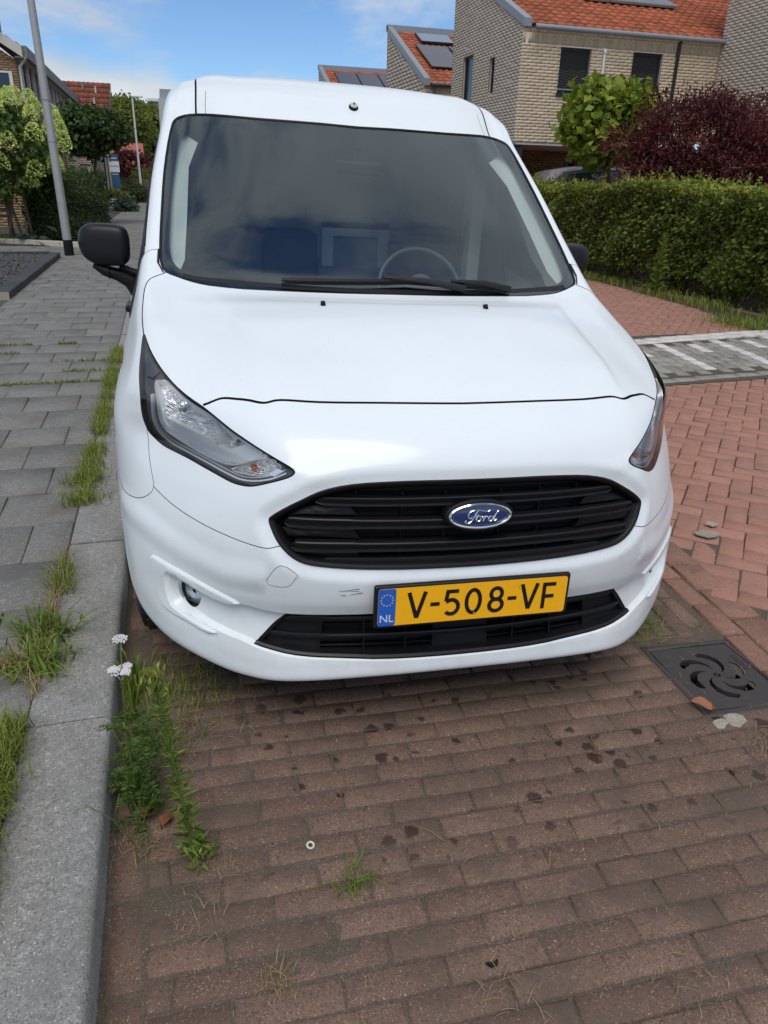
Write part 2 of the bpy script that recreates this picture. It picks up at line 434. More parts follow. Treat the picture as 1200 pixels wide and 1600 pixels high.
PAVE_CACHE = {}
def lay(parent, items, mat, name, zf, tilt=0., limit=290, ch=.004, jit=.0015, T=.06, taken=0, maxd=99, occl=None):
    """items: (x, y, w, l, rot). Nearest in view become parts, the rest one 'stuff' part"""
    def key(it): return math.hypot(it[0], it[1])
    items = sorted(items, key=key)
    near, far = [], []
    for it in items:
        vis = inview((it[0], it[1], zf(it[0], it[1]))) and not (occl and occl(it[0], it[1]))
        (near if vis and len(near) < limit - taken and key(it) < maxd else far).append(it)
    for it in near:
        x, y, W, L, r = it
        k = (round(W, 3), round(L, 3), mat.name, random.randrange(4))
        if k not in PAVE_CACHE:
            V, Fq = box_arrays(W, L, T, ch)
            V[4:8] += RNG.normal(0, .0012, (4, 3)); V[8:12] += RNG.normal(0, .0013, (4, 3)) * [1, 1, .5]
            me = npmesh(V, Fq); me.materials.append(mat); PAVE_CACHE[k] = me
        o = bpy.data.objects.new(name, PAVE_CACHE[k]); COL.objects.link(o); o.parent = parent
        Mx = Matrix.Rotation(math.atan(tilt) + random.gauss(0, .006), 3, 'Y') @ Matrix.Rotation(random.gauss(0, .006), 3, 'X') @ Matrix.Rotation(r + random.gauss(0, .006), 3, 'Z')
        o.rotation_euler = Mx.to_euler()
        o.location = (x + random.gauss(0, jit), y + random.gauss(0, jit), zf(x, y) + random.gauss(0, .0013))
    if far:
        VV, FF, RR = [], [], []
        for i, it in enumerate(far):
            x, y, W, L, r = it
            V, Fq = box_arrays(W, L, T, ch)
            c, s_ = math.cos(r), math.sin(r)
            V = V @ np.array([[c, s_, 0], [-s_, c, 0], [0, 0, 1]])
            V[:, 2] -= V[:, 0] * tilt
            VV.append(V + [x + random.gauss(0, jit), y + random.gauss(0, jit), zf(x, y) + random.gauss(0, .001)]); FF.append(Fq + 12 * i); RR += [random.random()] * 9
        me = npmesh(np.concatenate(VV), np.concatenate(FF), rnd=RR)
        tag(link(name + '_field', me, mat, parent), kind='stuff')
    return len(near)

def sheet(name, poly, z, mat, parent=None, zf=None, sub=None, kind='structure'):
    me = bpy.data.meshes.new(name)
    me.from_pydata([(x, y, (zf(x, y) if zf else 0) + z) for x, y in poly], [], [tuple(range(len(poly)))])
    o = link(name, me, mat, parent)
    if kind and parent is None: o['kind'] = kind
    return o
# ================================================================== GROUND
def ring_sheet(name, z, mat, R=600, n=48):
    return sheet(name, [(R * math.cos(2 * PI * i / n), R * math.sin(2 * PI * i / n)) for i in range(n)], z, mat)
ring_sheet('ground', -.32, M['land'])

# --- roadway bed (joint sand) right of kerb, following the crossfall
def grid_sheet(name, xs, ys, zf, mat, dz, kind='structure', parent=None, skip=None):
    V = [(x, y, zf(x, y) + dz) for y in ys for x in xs]; nx = len(xs)
    Fq = [(j * nx + i, j * nx + i + 1, (j + 1) * nx + i + 1, (j + 1) * nx + i) for j in range(len(ys) - 1) for i in range(nx - 1) if (i, j) != skip]
    o = link(name, npmesh(V, Fq), mat, parent)
    if kind and parent is None: o['kind'] = kind
    return o
zb = lambda x, y: gz(x)
from mathutils import noise as mn
def zsand(x, y):
    n_ = mn.noise(Vector((x * 7, y * 7, 0))) * .6 + mn.noise(Vector((x * 23, y * 23, 3))) * .5
    return gz(x) - .0042 + .0030 * n_ + (.0022 * max(0, min(1, (.55 - x) / .35)) if .5 < y < 2.4 else 0)
_xs = [-.25] + list(np.arange(-.225, 1.50, .02)) + [1.505, 1.82, 2.0, 2.4]
_ys = [-3, 0, .5] + list(np.arange(.56, 1.515, .02)) + [1.522] + [1.6, 1.69, 1.78] + [1.858] + list(np.arange(1.90, 2.5, .03)) + [4, 7, 30]
bay = grid_sheet('parking_bay', _xs, _ys, zsand, M['baysand'], 0)
_me = bay.data; _bm = bmesh.new(); _bm.from_mesh(_me)
bmesh.ops.delete(_bm, geom=[f for f in _bm.faces if 1.505 < f.calc_center_median().x < 1.82 and 1.522 < f.calc_center_median().y < 1.858], context='FACES'); _bm.to_mesh(_me); _bm.free()
_me.polygons.foreach_set('use_smooth', [True] * len(_me.polygons))
BR = -.012
items, taken = [], 0
# edge course laid lengthwise along the kerb
y = 1.008 - .217 * 8
while y < 26:
    items.append((-.200, y + .1085, .066, .208, 0)); y += .217
row = -24
GR = (1.66, 1.69, .33, .37)     # grate opening
def ing(x, y, m=0): return abs(x - GR[0]) < GR[2] / 2 + m and abs(y - GR[1]) < GR[3] / 2 + m
while True:
    y0 = 1.158 + row * .0697
    if y0 > 26: break
    off = .744 if row % 2 else .850
    k = -6
    while True:
        x0 = off + k * .213 - .213
        k += 1
        if x0 > 1.95: break
        yc = y0 + .0348; xc0, xc1 = x0 + .001, x0 + .2085
        xc0 = max(xc0, -.158)
        rlim = 1.60 + .085 * (yc - 1.9) if yc > 1.90 else (1.47 if yc > 1.49 else 1.80 + .085 * (yc - 1.6))
        xc1 = min(xc1, rlim)
        if xc1 - xc0 < .03: continue
        items.append(((xc0 + xc1) / 2, yc + BR * ((xc0 + xc1) / 2 - .9), xc1 - xc0, .0632, BR))
    row += 1
# gutter courses above the grate, lengthwise
for c in range(3):
    y = 1.90
    y += random.random() * .1
    while y < 26:
        items.append((1.64 + c * .072 + .085 * (y - 1.9) - .0, y + .105, .063, .205, -.085)); y += .214
lay(bay, items, M['bay'], 'brick', zb, tilt=.031, ch=.004)

border = grid_sheet('road_border', [1.74, 2.0, 2.3], [-3, 2, 30], zb, M['sand'], -.011)
items = []
for c, (xo, wd) in enumerate([(1.888, .085), (2.012, .135)]):
    y = -2 + c * .1
    while y < 26:
        items.append((xo + .085 * (y + .1 - 1.9), y + .1, wd, .207, -.085)); y += .216
lay(border, items, M['redbd'], 'brick', lambda x, y: gz(x) + .005, limit=80, tilt=.02, ch=.005)

# --- road in red herringbone, with a grey hump
def zr(x, y): return gz(x) + .001
road = grid_sheet('road', [1.9, 2.2, 3, 6, 14], [-6, 0, 4, 9, 40], lambda x, y: gz(x), M['sand'], -.013)
items = []
bw, th = .1045, -.73
c, s_ = math.cos(th), math.sin(th)
def hump_near(x): return 5.20 + .03 * (x - 4)
def hump_far(x): return 6.85 + .08 * (x - 5)
for r in range(-130, 150):
    for k in range(-70, 70):
        for (a, b, W, L) in ((r + 4 * k + 1, r + .5, 2, 1), (r + 4 * k + 3.5, r + 1, 1, 2)):
            X, Y = (a * bw), (b * bw)
            x, y = 2.6 + X * c - Y * s_, 3.0 + X * s_ + Y * c
            if x < 2.06 + .085 * (y - 1.9) or x > 9.5 or y < -2 or y > 20: continue
            if hump_near(x) - .05 < y < hump_far(x) + .05: continue
            if x > 3 + .5 * (y + 2) + 6: continue
            if x > 7.6 or x > 2.2 + .085 * y + 9: continue
            items.append((x, y, W * bw - .006, L * bw - .006, th))
lay(road, items, M['red'], 'brick', zr, limit=295, ch=.004)

hump = grid_sheet('speed_hump', [2.2, 3, 5, 8], [5.1, 6, 7], lambda x, y: gz(x), M['sand'], .006)
wi, gi = [], []
for rr in range(2):
    x = 2.6 + rr * .1
    while x < 8:
        yy = hump_far(x + .1) - .055 - rr * .112
        wi.append((x + .1, yy, .205, .106, .08)); x += .211
phi = .165
k = 0
x0 = 2.0
while x0 < 8.2:
    # one slanted file of pavers from far edge to near edge
    L = .30; t = 0
    n = 6
    for j in range(n):
        yc = 6.46 + .08 * (x0 - 5) - (j + .5) * (1.27 + .05 * (x0 - 5)) / n * .86 - (.12 if k % 2 else 0) + .12
        if x0 < 2.7 or yc < 5.28 + .03 * (x0 - 4) or yc > 6.62 + .08 * (x0 - 5): continue
        xc = x0 - (6.5 - yc) * math.tan(phi)
        ln = (1.27 + .05 * (x0 - 5)) / n * .86 - .008
        isw = (k % 3 == 0) and ((k % 6 == 0) or j < 2)
        (wi if isw else gi).append((xc, yc, .104, ln, -phi))
    x0 += .112; k += 1
zh = lambda x, y: gz(x) + .013
# grey half pavers closing the near edge
x = 2.6
while x < 8:
    gi.append((x, 5.225 + .03 * (x - 4), .205, .10, .03)); x += .211
n1 = lay(hump, gi, M['grey'], 'paver', zh, limit=180, ch=.004)
lay(hump, wi, M['white'], 'paver', lambda x, y: zh(x, y) + .002, limit=110, ch=.004)

# --- kerb: concrete stones
kerb = grid_sheet('kerb_bed', [-.455, -.255], [-4, 40], lambda x, y: PZ, M['sand'], -.03)
kb = bpy.data.meshes.new('kerbstone')
def kerb_mesh(L):
    prof = [(-.458, -.12), (-.458, PZ - .003), (-.455, PZ)] + [(-.275, PZ), (-.262, PZ - .002), (-.252, PZ - .009), (-.247, PZ - .022)] + [(-.243, -.12)]
    V = [(a, yy, b) for yy in (-L / 2, L / 2) for a, b in prof]; n = len(prof)
    Fq = [(i, i + 1, n + i + 1, n + i) for i in range(n - 1)] + [tuple(range(n))[::-1], tuple(range(n, 2 * n))]
    me = bpy.data.meshes.new('kerbstone'); me.from_pydata(V, [], Fq)
    me.polygons.foreach_set('use_smooth', [True] * len(me.polygons)); me.set_sharp_from_angle(angle=math.radians(50))
    bm = bmesh.new(); bm.from_mesh(me); bmesh.ops.recalc_face_normals(bm, faces=bm.faces); bm.to_mesh(me); bm.free()
    me.materials.append(M['kerb']); return me
kmesh = kerb_mesh(1.091)
for i in range(-3, 32):
    o = bpy.data.objects.new('kerbstone', kmesh); COL.objects.link(o); o.parent = kerb
    o.location = (random.gauss(0, .0015), 1.73 + .55 + 1.10 * i, random.gauss(0, .0012)); o.rotation_euler = (0, random.gauss(0, .003), random.gauss(0, .001))

# --- pavement: concrete tiles
pav = grid_sheet('pavement', [-12, -1.78, -.46], [-4, 6, 80], lambda x, y: PZ, M['sand'], -.009)
items = []
P_ = .3455
for r in range(-8, 130):
    y0 = 2.36 + r * P_
    off = 0 if r % 2 else .155
    x1 = -.462 - (0 if r % 2 else 0)
    edges = [-.462]
    x = -.462 - (.155 if r % 2 else .31)
    while x > (-1.76 if y0 > 8.6 and y0 < 14.5 else -7): edges.append(x); x -= .31
    if 8.6 < y0 < 14.5: edges.append(-1.765)
    for a, b in zip(edges[:-1], edges[1:]):
        if a < -3.2 and y0 > 14.5: continue
        if a - b < .04: continue
        items.append(((a + b) / 2, y0 + P_ / 2, a - b - .006, P_ - .007, 0))
lay(pav, items, M['tile'], 'paving_tile', lambda x, y: PZ + .0005 * math.sin(x * 9 + y * 5), limit=290, ch=.003, jit=.0012)

# --- gravel bed with dark edging blocks on the left
bed = grid_sheet('gravel_bed', [-9, -1.80], [9.55, 14.7], lambda x, y: PZ, M['soil'], .03)
V, R_ = [], []
npb = 9000
px = RNG.uniform(-4.5, -1.9, npb); py = 9.6 + 5.0 * RNG.random(npb) ** .8
base = np.array([(1, 0, 0), (-1, 0, 0), (0, 1, 0), (0, -1, 0), (0, 0, 1), (0, 0, -1)], float)
fo = np.array([(0, 2, 4), (2, 1, 4), (1, 3, 4), (3, 0, 4), (2, 0, 5), (1, 2, 5), (3, 1, 5), (0, 3, 5)])
s3 = RNG.uniform(.008, .022, (npb, 1, 3))
ang = RNG.uniform(0, 6.3, npb)
b = base[None] * s3
bx = b[:, :, 0] * np.cos(ang)[:, None] - b[:, :, 1] * np.sin(ang)[:, None]
by = b[:, :, 0] * np.sin(ang)[:, None] + b[:, :, 1] * np.cos(ang)[:, None]
VV = np.stack([bx + px[:, None], by + py[:, None], b[:, :, 2] + PZ + .035 + RNG.random((npb, 1)) * .02], 2).reshape(-1, 3)
FF = (fo[None] + 6 * np.arange(npb)[:, None, None]).reshape(-1, 3)
tag(link('gravel', npmesh(VV, FF, rnd=np.repeat(RNG.random(npb), 8)), M['gravel'], bed), kind='stuff')
edg = empty('bed_edging', (-1.85, 12, PZ), label='low dark edging of concrete blocks around the gravel bed on the pavement', cat='edging')
eb = MB().bb(-.085, .085, -.245, .245, -.1, .085); em = eb.mesh()
em.materials.append(M['edge'])
def edgeblock(x, y, rz=0, nm='edging_block'):
    o = bpy.data.objects.new(nm, em); COL.objects.link(o); o.parent = edg; o.location = (x - edg.location.x, y - 12, random.gauss(0, .002)); o.rotation_euler = (0, 0, rz)
    bevel(o, .006, 1)
for i in range(10): edgeblock(-1.845, 9.80 + .497 * i)
for i in range(6): edgeblock(-2.18 - .497 * i, 14.76 - .12, PI / 2)
for i in range(8): edgeblock(-2.18 - .497 * i, 9.64, PI / 2)
# worn bright end of the first edging
V = MB().bb(-1.93, -1.76, 9.545, 9.552, PZ - .02, PZ + .08)
o = V.obj('worn_face', M['rubble'], edg); o.location = (-edg.location.x, -12, -PZ)

# --- garden kerb, soil behind it
sheet('garden_soil', [(-14, 17.6), (-1.9, 16.9), (-1.6, 30), (-1.6, 60), (-14, 60)], PZ + .01, M['soil'])
gk = empty('garden_kerb', (-2.4, 17.3, PZ), label='thin pale concrete kerb edging the planted front garden', cat='garden kerb')
a, b2 = Vector((-1.55, 16.6)), Vector((-5.2, 18.6))
dirv = (b2 - a).normalized()
for i in range(8):
    p = a + dirv * (.26 + .52 * i)
    m = MB().box((0, 0, 0), (.51, .08, .14)); o = m.obj('kerbstone', M['mortarg'], gk)
    o.location = (p.x - gk.location.x, p.y - gk.location.y, .03); o.rotation_euler = (0, 0, math.atan2(dirv.y, dirv.x)); bevel(o, .008, 1)
# far footpath surface is the same pavement; carriageway beside the hedge
sheet('driveway', [(7.0, 7.5), (30, 5), (30, 40), (6.6, 40)], .05, M['redbd'])

# --- drain grate --------------------------------------------------------
gzz = gz(1.66)
gr = empty('drain_grate', (1.662, 1.69, gzz), (0, math.atan(.031), -.04), label='rusty iron drain grate with a pinwheel of six curved slots, sunk in the brick gutter', cat='drain grate')
M['iron'] = noisy('cast_iron', (.042, .042, .046), (.085, .070, .062), 22, .5, (300, .5, .0015), metal=.35)
outer = [(-.155, -.165), (.155, -.165), (.155, .165), (-.155, .165)]
slots = []
for k in range(6):
    a0 = 2 * PI * k / 6 + .35
    pts = []
    prof = [(.028, .0, .004), (.045, .12, .009), (.065, .32, .012), (.085, .58, .0145), (.10, .86, .0155), (.107, 1.12, .013), (.105, 1.28, .006)]
    L = [(r + w * .9, a) for r, a, w in prof]; Rr = [(r - w, a) for r, a, w in prof][::-1]
    poly = [(r * math.cos(a + a0), r * math.sin(a + a0) * 1.05) for r, a in L + Rr]
    slots.append(poly)
hub = [(.013 * math.cos(t * PI / 6), .011 * math.sin(t * PI / 6)) for t in range(12)]
def cdt2(outer, holes, step=None):
    vs, es = [], []
    for lp in [outer] + holes:
        b = len(vs); vs += [Vector(p) for p in lp]; es += [(b + i, b + (i + 1) % len(lp)) for i in range(len(lp))]
    r = delaunay_2d_cdt(vs, es, [], 0, 1e-6)
    return [tuple(v) for v in r[0]], [tuple(f) for f in r[2]]
def inpoly(p, poly):
    x, y = p; c = False; n = len(poly)
    for i in range(n):
        x1, y1 = poly[i]; x2, y2 = poly[(i + 1) % n]
        if (y1 > y) != (y2 > y) and x < (x2 - x1) * (y - y1) / (y2 - y1) + x1: c = not c
    return c
vs, fs = cdt2(outer, slots + [hub])
fs = [f for f in fs if not any(inpoly((sum(vs[i][0] for i in f) / 3, sum(vs[i][1] for i in f) / 3), s) for s in slots + [hub])]
bm = bmesh.new(); bv = [bm.verts.new((x, y, -.006)) for x, y in vs]
for f in fs: bm.faces.new([bv[i] for i in f])
bmesh.ops.recalc_face_normals(bm, faces=bm.faces)
for f in bm.faces:
    if f.normal.z < 0: f.normal_flip()
ex = bmesh.ops.extrude_edge_only(bm, edges=[e for e in bm.edges if e.is_boundary])
for v in [g for g in ex['geom'] if isinstance(g, bmesh.types.BMVert)]: v.co.z -= .022
me = bpy.data.meshes.new('grate_plate'); bm.to_mesh(me); bm.free()
link('grate_plate', me, M['iron'], gr)
f = MB()
for (x0, x1, y0, y1) in ((-.18, -.160, -.19, .19), (.160, .18, -.19, .19), (-.16, .16, -.19, -.170), (-.16, .16, .170, .19)):
    f.bb(x0, x1, y0, y1, -.06, -.002)
bevel(f.obj('grate_frame', M['iron'], gr), .003, 1)
f = MB().bb(-.158, .158, -.168, .168, -.13, -.12); f.obj('drain_pit', M['gap'], gr)
lg = MB()
lg.tube([(.128 + .008 * math.cos(t * PI / 8), .055 + .045 * math.sin(t * PI / 8), -.0055) for t in range(17)], .0014, 5, False)
lg.tube([(.124, .022 + .007 * k, -.0052) if k % 2 else (.131, .022 + .007 * k, -.0052) for k in range(10)], .0012, 4)
lg.obj('cast_badge', M['iron'], gr)
# broken concrete bits and leaf by the grate
for (x, y, w_, l_, r, lb) in ((1.555, 1.468, .075, .062, .3, 'larger pale broken concrete chunk below the drain grate'), (1.495, 1.462, .06, .04, .5, 'smaller pale broken concrete chunk at the corner of the drain grate')):
    m = MB(); n = 9; pl = [(w_ / 2 * (1 + .3 * math.sin(3.1 * k)) * math.cos(k * 2 * PI / n), l_ / 2 * (1 + .25 * math.cos(2.3 * k)) * math.sin(k * 2 * PI / n)) for k in range(n)]
    m.prism(pl, -.03, .004, 'XY'); o = m.obj('concrete_chunk', M['rubble']); o.location = (x, y, gz(x)); o.rotation_euler = (0, .03, r); bevel(o, .003, 1)
    tag(o, lb, 'rubble', 'broken concrete chunks by the drain grate')
for i, (x, y, w_, l_) in enumerate([(2.33, 2.63, .12, .035), (2.42, 2.72, .055, .025)]):
    m = MB(); n = 11; pl = [(w_ / 2 * (1 + .25 * math.sin(3.1 * k + i)) * math.cos(k * 2 * PI / n), l_ * (1 + .25 * math.cos(2.3 * k)) * math.sin(k * 2 * PI / n)) for k in range(n)]
    m.prism(pl, 0, .005, 'XY'); o = m.obj('dried_cement', M['rubble']); o.location = (x, y, gz(x) + .011); o.rotation_euler = (0, 0, -.35)
    tag(o, ['larger pale patch of dried cement on the red bricks beside the van', 'small pale patch of dried cement behind the larger one'][i], 'cement patch', 'dried cement patches on the red bricks')
# ================================================================== FOLIAGE HELPERS
def leafmesh(P, size, up=.3, out=None, aspect=.55, fold=.25, rnd=None, droop=0, dirs=None):
    n = len(P); size = np.broadcast_to(size, (n,))
    if dirs is None:
        d = RNG.normal(0, 1, (n, 3)); d[:, 2] -= droop
        if out is not None: d += out * 1.0
    else: d = dirs + RNG.normal(0, .25, (n, 3))
    d /= np.linalg.norm(d, axis=1)[:, None] + 1e-9
    nn = RNG.normal(0, .55, (n, 3)); nn[:, 2] += up
    if out is not None: nn += out * .9
    s = np.cross(d, nn); s /= np.linalg.norm(s, axis=1)[:, None] + 1e-9
    t = np.cross(s, d)
    L = size[:, None]
    a = P; b = P + d * L * .48 + s * L * aspect / 2 + t * L * fold * .3; c = P + d * L - t * L * .12; e = P + d * L * .48 - s * L * aspect / 2 + t * L * fold * .3
    V = np.stack([a, b, c, e], 1).reshape(-1, 3)
    i = 4 * np.arange(n)[:, None]
    Fq = np.concatenate([i + [[0, 1, 2]], i + [[0, 2, 3]]], 1).reshape(-1, 3)
    if rnd is None: rnd = RNG.random(n)
    return npmesh(V, Fq, rnd=np.repeat(rnd, 2))
def fib(n):
    i = np.arange(n) + .5; ph = np.arccos(1 - 2 * i / n); th = PI * (1 + 5 ** .5) * i
    return np.stack([np.cos(th) * np.sin(ph), np.sin(th) * np.sin(ph), np.cos(ph)], 1)
def clumps(c, rad, nclump, per, cr_, squash=.85, shell=.6, seed=None):
    """leaf positions gathered in clumps through an ellipsoid"""
    d = RNG.normal(0, 1, (nclump, 3)); d /= np.linalg.norm(d, axis=1)[:, None]
    r = shell + (1 - shell) * RNG.random(nclump) ** .5
    r *= 1 + .13 * np.sin(3 * d[:, 0] + 5 * d[:, 2]) + .08 * RNG.normal(0, 1, nclump)
    C = np.array(c) + d * r[:, None] * np.array(rad)
    P = np.repeat(C, per, 0) + RNG.normal(0, 1, (nclump * per, 3)) * cr_ * [1.15, 1.15, squash * .6]
    O = np.repeat(d, per, 0)
    rn = np.repeat(RNG.random(nclump) * .6, per) + RNG.random(nclump * per) * .4
    return P, O, rn
def limb(mb, a, b, r0, r1, seg=4, wob=.04):
    a, b = Vector(a), Vector(b); pts = [a.lerp(b, i / seg) + (Vector((random.gauss(0, wob), random.gauss(0, wob), 0)) if 0 < i < seg else Vector()) for i in range(seg + 1)]
    mb.tube(pts, [r0 + (r1 - r0) * i / seg for i in range(seg + 1)], 8); return pts

# ================================================================== HEDGE (right)
hx0, hx1, hy0, hy1 = 6.95, 8.2, 5.2, 24
hedge = empty('hedge', (7.5, 12, .03), label='long clipped green beech hedge along the curved red brick pavement on the right', cat='hedge')
def off(me): 
    me.transform(Matrix.Translation((-7.5, -12, -.03))); return me
def hface(y): return hx0 + .12 * np.sin(y * .9) + .06 * np.sin(y * 2.7 + 1)
def htop(y): return 1.47 + .05 * np.sin(y * 1.3) + .03 * np.sin(y * 3.1)
PP, SS, OO = [], [], []
n = 52000
y = hy0 + (hy1 - hy0) * RNG.random(n) ** 1.35
kind = RNG.random(n)
zz = .10 + (htop(y) - .10) * RNG.random(n)
bulge = .05 * np.sin(y * 5.1 + zz * 4) + .045 * np.sin(zz * 7 + y * 2) + .03 * np.sin(y * 11 + zz * 9)
x = hface(y) - bulge * .7 + RNG.gamma(1.2, .07, n) + .12 * (zz < .3)
face = np.stack([x, y, zz], 1)
n2 = 20000
y2 = hy0 + (hy1 - hy0) * RNG.random(n2) ** 1.3
x2 = hface(y2) + (hx1 - hx0) * RNG.random(n2) ** 1.4
top = np.stack([x2, y2, htop(y2) + RNG.normal(0, .045, n2) - .03], 1)
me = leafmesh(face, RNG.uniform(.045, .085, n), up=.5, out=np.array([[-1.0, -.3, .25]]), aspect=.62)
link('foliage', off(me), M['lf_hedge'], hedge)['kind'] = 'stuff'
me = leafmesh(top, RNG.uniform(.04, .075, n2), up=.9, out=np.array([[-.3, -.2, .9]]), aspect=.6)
link('foliage', off(me), M['lf_hedgelit'], hedge)['kind'] = 'stuff'
# upright young shoots on top
st = MB(); LP, LS = [], []
for i in range(230):
    yy = hy0 + 1.2 + (12) * random.random() ** 1.1; xx = hface(yy) + random.uniform(0, .9); h = random.uniform(.08, .26); z0 = htop(yy) - .03
    lean = (random.gauss(0, .05), random.gauss(0, .05))
    st.tube([(xx, yy, z0), (xx + lean[0], yy + lean[1], z0 + h)], [.003, .0015], 3)
    for t in np.linspace(.25, 1, int(4 + h * 22)):
        LP.append((xx + lean[0] * t, yy + lean[1] * t, z0 + h * t))
so = st.obj('shoot', M['weed'], hedge); so.data.transform(Matrix.Translation((-7.5, -12, -.03))); so['kind'] = 'stuff'
LP = np.array(LP)
link('shoot_leaves', off(leafmesh(LP, RNG.uniform(.03, .055, len(LP)), up=.6, aspect=.5)), M['lf_hedgey'], hedge)['kind'] = 'stuff'
core = MB()  # solid dark core added to block the view through the leaves
ys = np.linspace(hy0 + .1, hy1, 30); V = []
for yy in ys:
    f = hface(yy) + .17; V += [(f, yy, .02), (f, yy, htop(yy) - .12), (hx1 - .1, yy, htop(yy) - .12), (hx1 - .1, yy, .02)]
Fc = [(4 * i + k, 4 * i + k + 1, 4 * i + k + 5, 4 * i + k + 4) for i in range(len(ys) - 1) for k in range(3)] + [(0, 1, 2, 3)]
core.add(V, Fc); core.obj('dark_core', M['darkwood'], hedge).data.transform(Matrix.Translation((-7.5, -12, -.03)))
# verge soil and grass along its foot
sheet('hedge_soil', [(6.75, 5.3), (7.6, 5.0), (8.3, 24), (7.1, 24), (6.85, 12), (6.6, 8.5), (6.2, 7.0)], .045, M['soil'])

def grasstuft(name, pts, mat, h=(.05, .12), wdt=.003, spread=.5, kind='stuff', parent=None, per=1, flat=0):
    """blades: bent two-segment tapered strips"""
    P = np.repeat(np.asarray(pts, float), per, 0); n = len(P)
    P[:, :2] += RNG.normal(0, .006, (n, 2)) if per > 1 else 0
    a = RNG.uniform(0, 2 * PI, n); H = RNG.uniform(h[0], h[1], n); lean = RNG.random(n) * spread
    dx, dy = np.cos(a), np.sin(a)
    q = np.stack([-dy, dx, 0 * a], 1) * wdt * (.7 + .6 * RNG.random(n))[:, None]
    d = np.stack([dx, dy, 0 * a], 1)
    up = np.array([[0, 0, 1.]])
    m1 = P + d * (H * lean * .35)[:, None] + up * (H * (.55 - .25 * flat))[:, None]
    m2 = P + d * (H * lean * .85)[:, None] + up * (H * (.88 - .5 * flat * lean))[:, None]
    t = P + d * (H * lean * 1.35)[:, None] + up * (H * (1 - .55 * lean - flat * .3 * lean).clip(.05))[:, None]
    V = np.stack([P - q, P + q, m1 - q * .85, m1 + q * .85, m2 - q * .5, m2 + q * .5, t], 1).reshape(-1, 3)
    i = 7 * np.arange(n)[:, None]
    Fq = np.concatenate([i + [[0, 1, 3]], i + [[0, 3, 2]], i + [[2, 3, 5]], i + [[2, 5, 4]], i + [[4, 5, 6]]], 1).reshape(-1, 3)
    o = link(name, npmesh(V, Fq, rnd=np.repeat(RNG.random(n), 5)), mat, parent)
    if kind: o['kind'] = kind
    return o
n = 3000
yy = RNG.uniform(7, 15, n); xx = 6.95 - .35 * RNG.random(n) ** 2 - .18 * (yy < 9.6) * RNG.random(n) + .05 * np.sin(yy * 3)
keep = (np.sin(yy * 2.3) + np.sin(yy * 5.1 + 2) + RNG.normal(0, .8, n)) > -.5
grasstuft('verge_grass', np.stack([xx, yy, np.full(n, .05)], 1)[keep], M['grass'], (.04, .15), .004, .8)
n = 900
grasstuft('verge_grass', np.stack([RNG.normal(6.35, .18, n), RNG.normal(7.3, .25, n), np.full(n, .045)], 1), M['grass'], (.03, .10), .004, 1.0)

def weedplant(name, loc, h, nl, label, mat, lw=.035, ll=.12, group=None, leanv=(0, 0)):
    e = empty(name, loc, label=label, cat='weed', group=group)
    m = MB(); m.tube([(0, 0, 0), (leanv[0] * .4, leanv[1] * .4, h * .5), (leanv[0], leanv[1], h)], [.005, .004, .002], 6); m.obj('stem', M['weed'], e)
    t = np.linspace(.08, 1, nl); P = np.stack([leanv[0] * t, leanv[1] * t, h * t], 1)
    a = np.arange(nl) * 2.4; dd = np.stack([np.cos(a), np.sin(a), .25 + .6 * t], 1)
    link('leaves', leafmesh(P, ll * (1.15 - .75 * t), dirs=dd, aspect=lw / ll * 1.6, up=1), mat, e)['kind'] = 'stuff'
    return e
weedplant('tall_weed', (6.82, 9.75, .045), .85, 90, 'tall light green weed standing in front of the hedge', M['weed'], .03, .16)
weedplant('low_weed', (6.9, 13.2, .045), .62, 40, 'thinner green weed at the foot of the hedge near the van mirror', M['weed'], .03, .13)

# ================================================================== TREES
def tree(name, base, crown_c, rad, mat, label, nclump, per, leaf, trunk_r=.06, cr_=.16, cat='tree', limbs=6, up=.4, aspect=.6, shell=.55, group=None, core=False, stem=None):
    e = empty(name, base, label=label, cat=cat, group=group)
    rel = Vector(crown_c) - Vector(base)
    m = MB(); limb(m, (0, 0, 0), rel, trunk_r, trunk_r * .45, 5, trunk_r * .4)
    for k in range(limbs):
        d = fib(limbs)[k]; limb(m, rel * (.55 + .1 * (k % 3)), rel + Vector((d[0] * rad[0] * .75, d[1] * rad[1] * .75, d[2] * rad[2] * .7)), trunk_r * .4, trunk_r * .1, 4, .05)
    m.obj('trunk', M['bark'], e, smooth=True)
    P, O, rn = clumps(rel, rad, nclump, per, cr_, shell=shell)
    link('crown', leafmesh(P, RNG.uniform(leaf * .7, leaf * 1.25, len(P)), up=up, out=O * .8, aspect=aspect, rnd=rn), mat, e)
    return e, rel
# catalpa ball, purple maple
tree('globe_tree', (8.35, 14.0, .1), (8.20, 14.0, 2.62), (.76, .72, .64), M['lf_cat'], 'small globe-shaped tree with bright yellow-green leaves in front of the tan brick house', 420, 11, .17, .085, .10, shell=.5, aspect=.8, up=.9)
e, rel = tree('purple_maple', (9.3, 12.0, .1), (9.2, 11.9, 1.75), (2.15, 1.1, 1.15), M['lf_red'], 'wide dark purple-red Japanese maple behind the hedge on the right', 420, 80, .10, .09, .13, limbs=10, shell=.35, aspect=.30, up=.9)
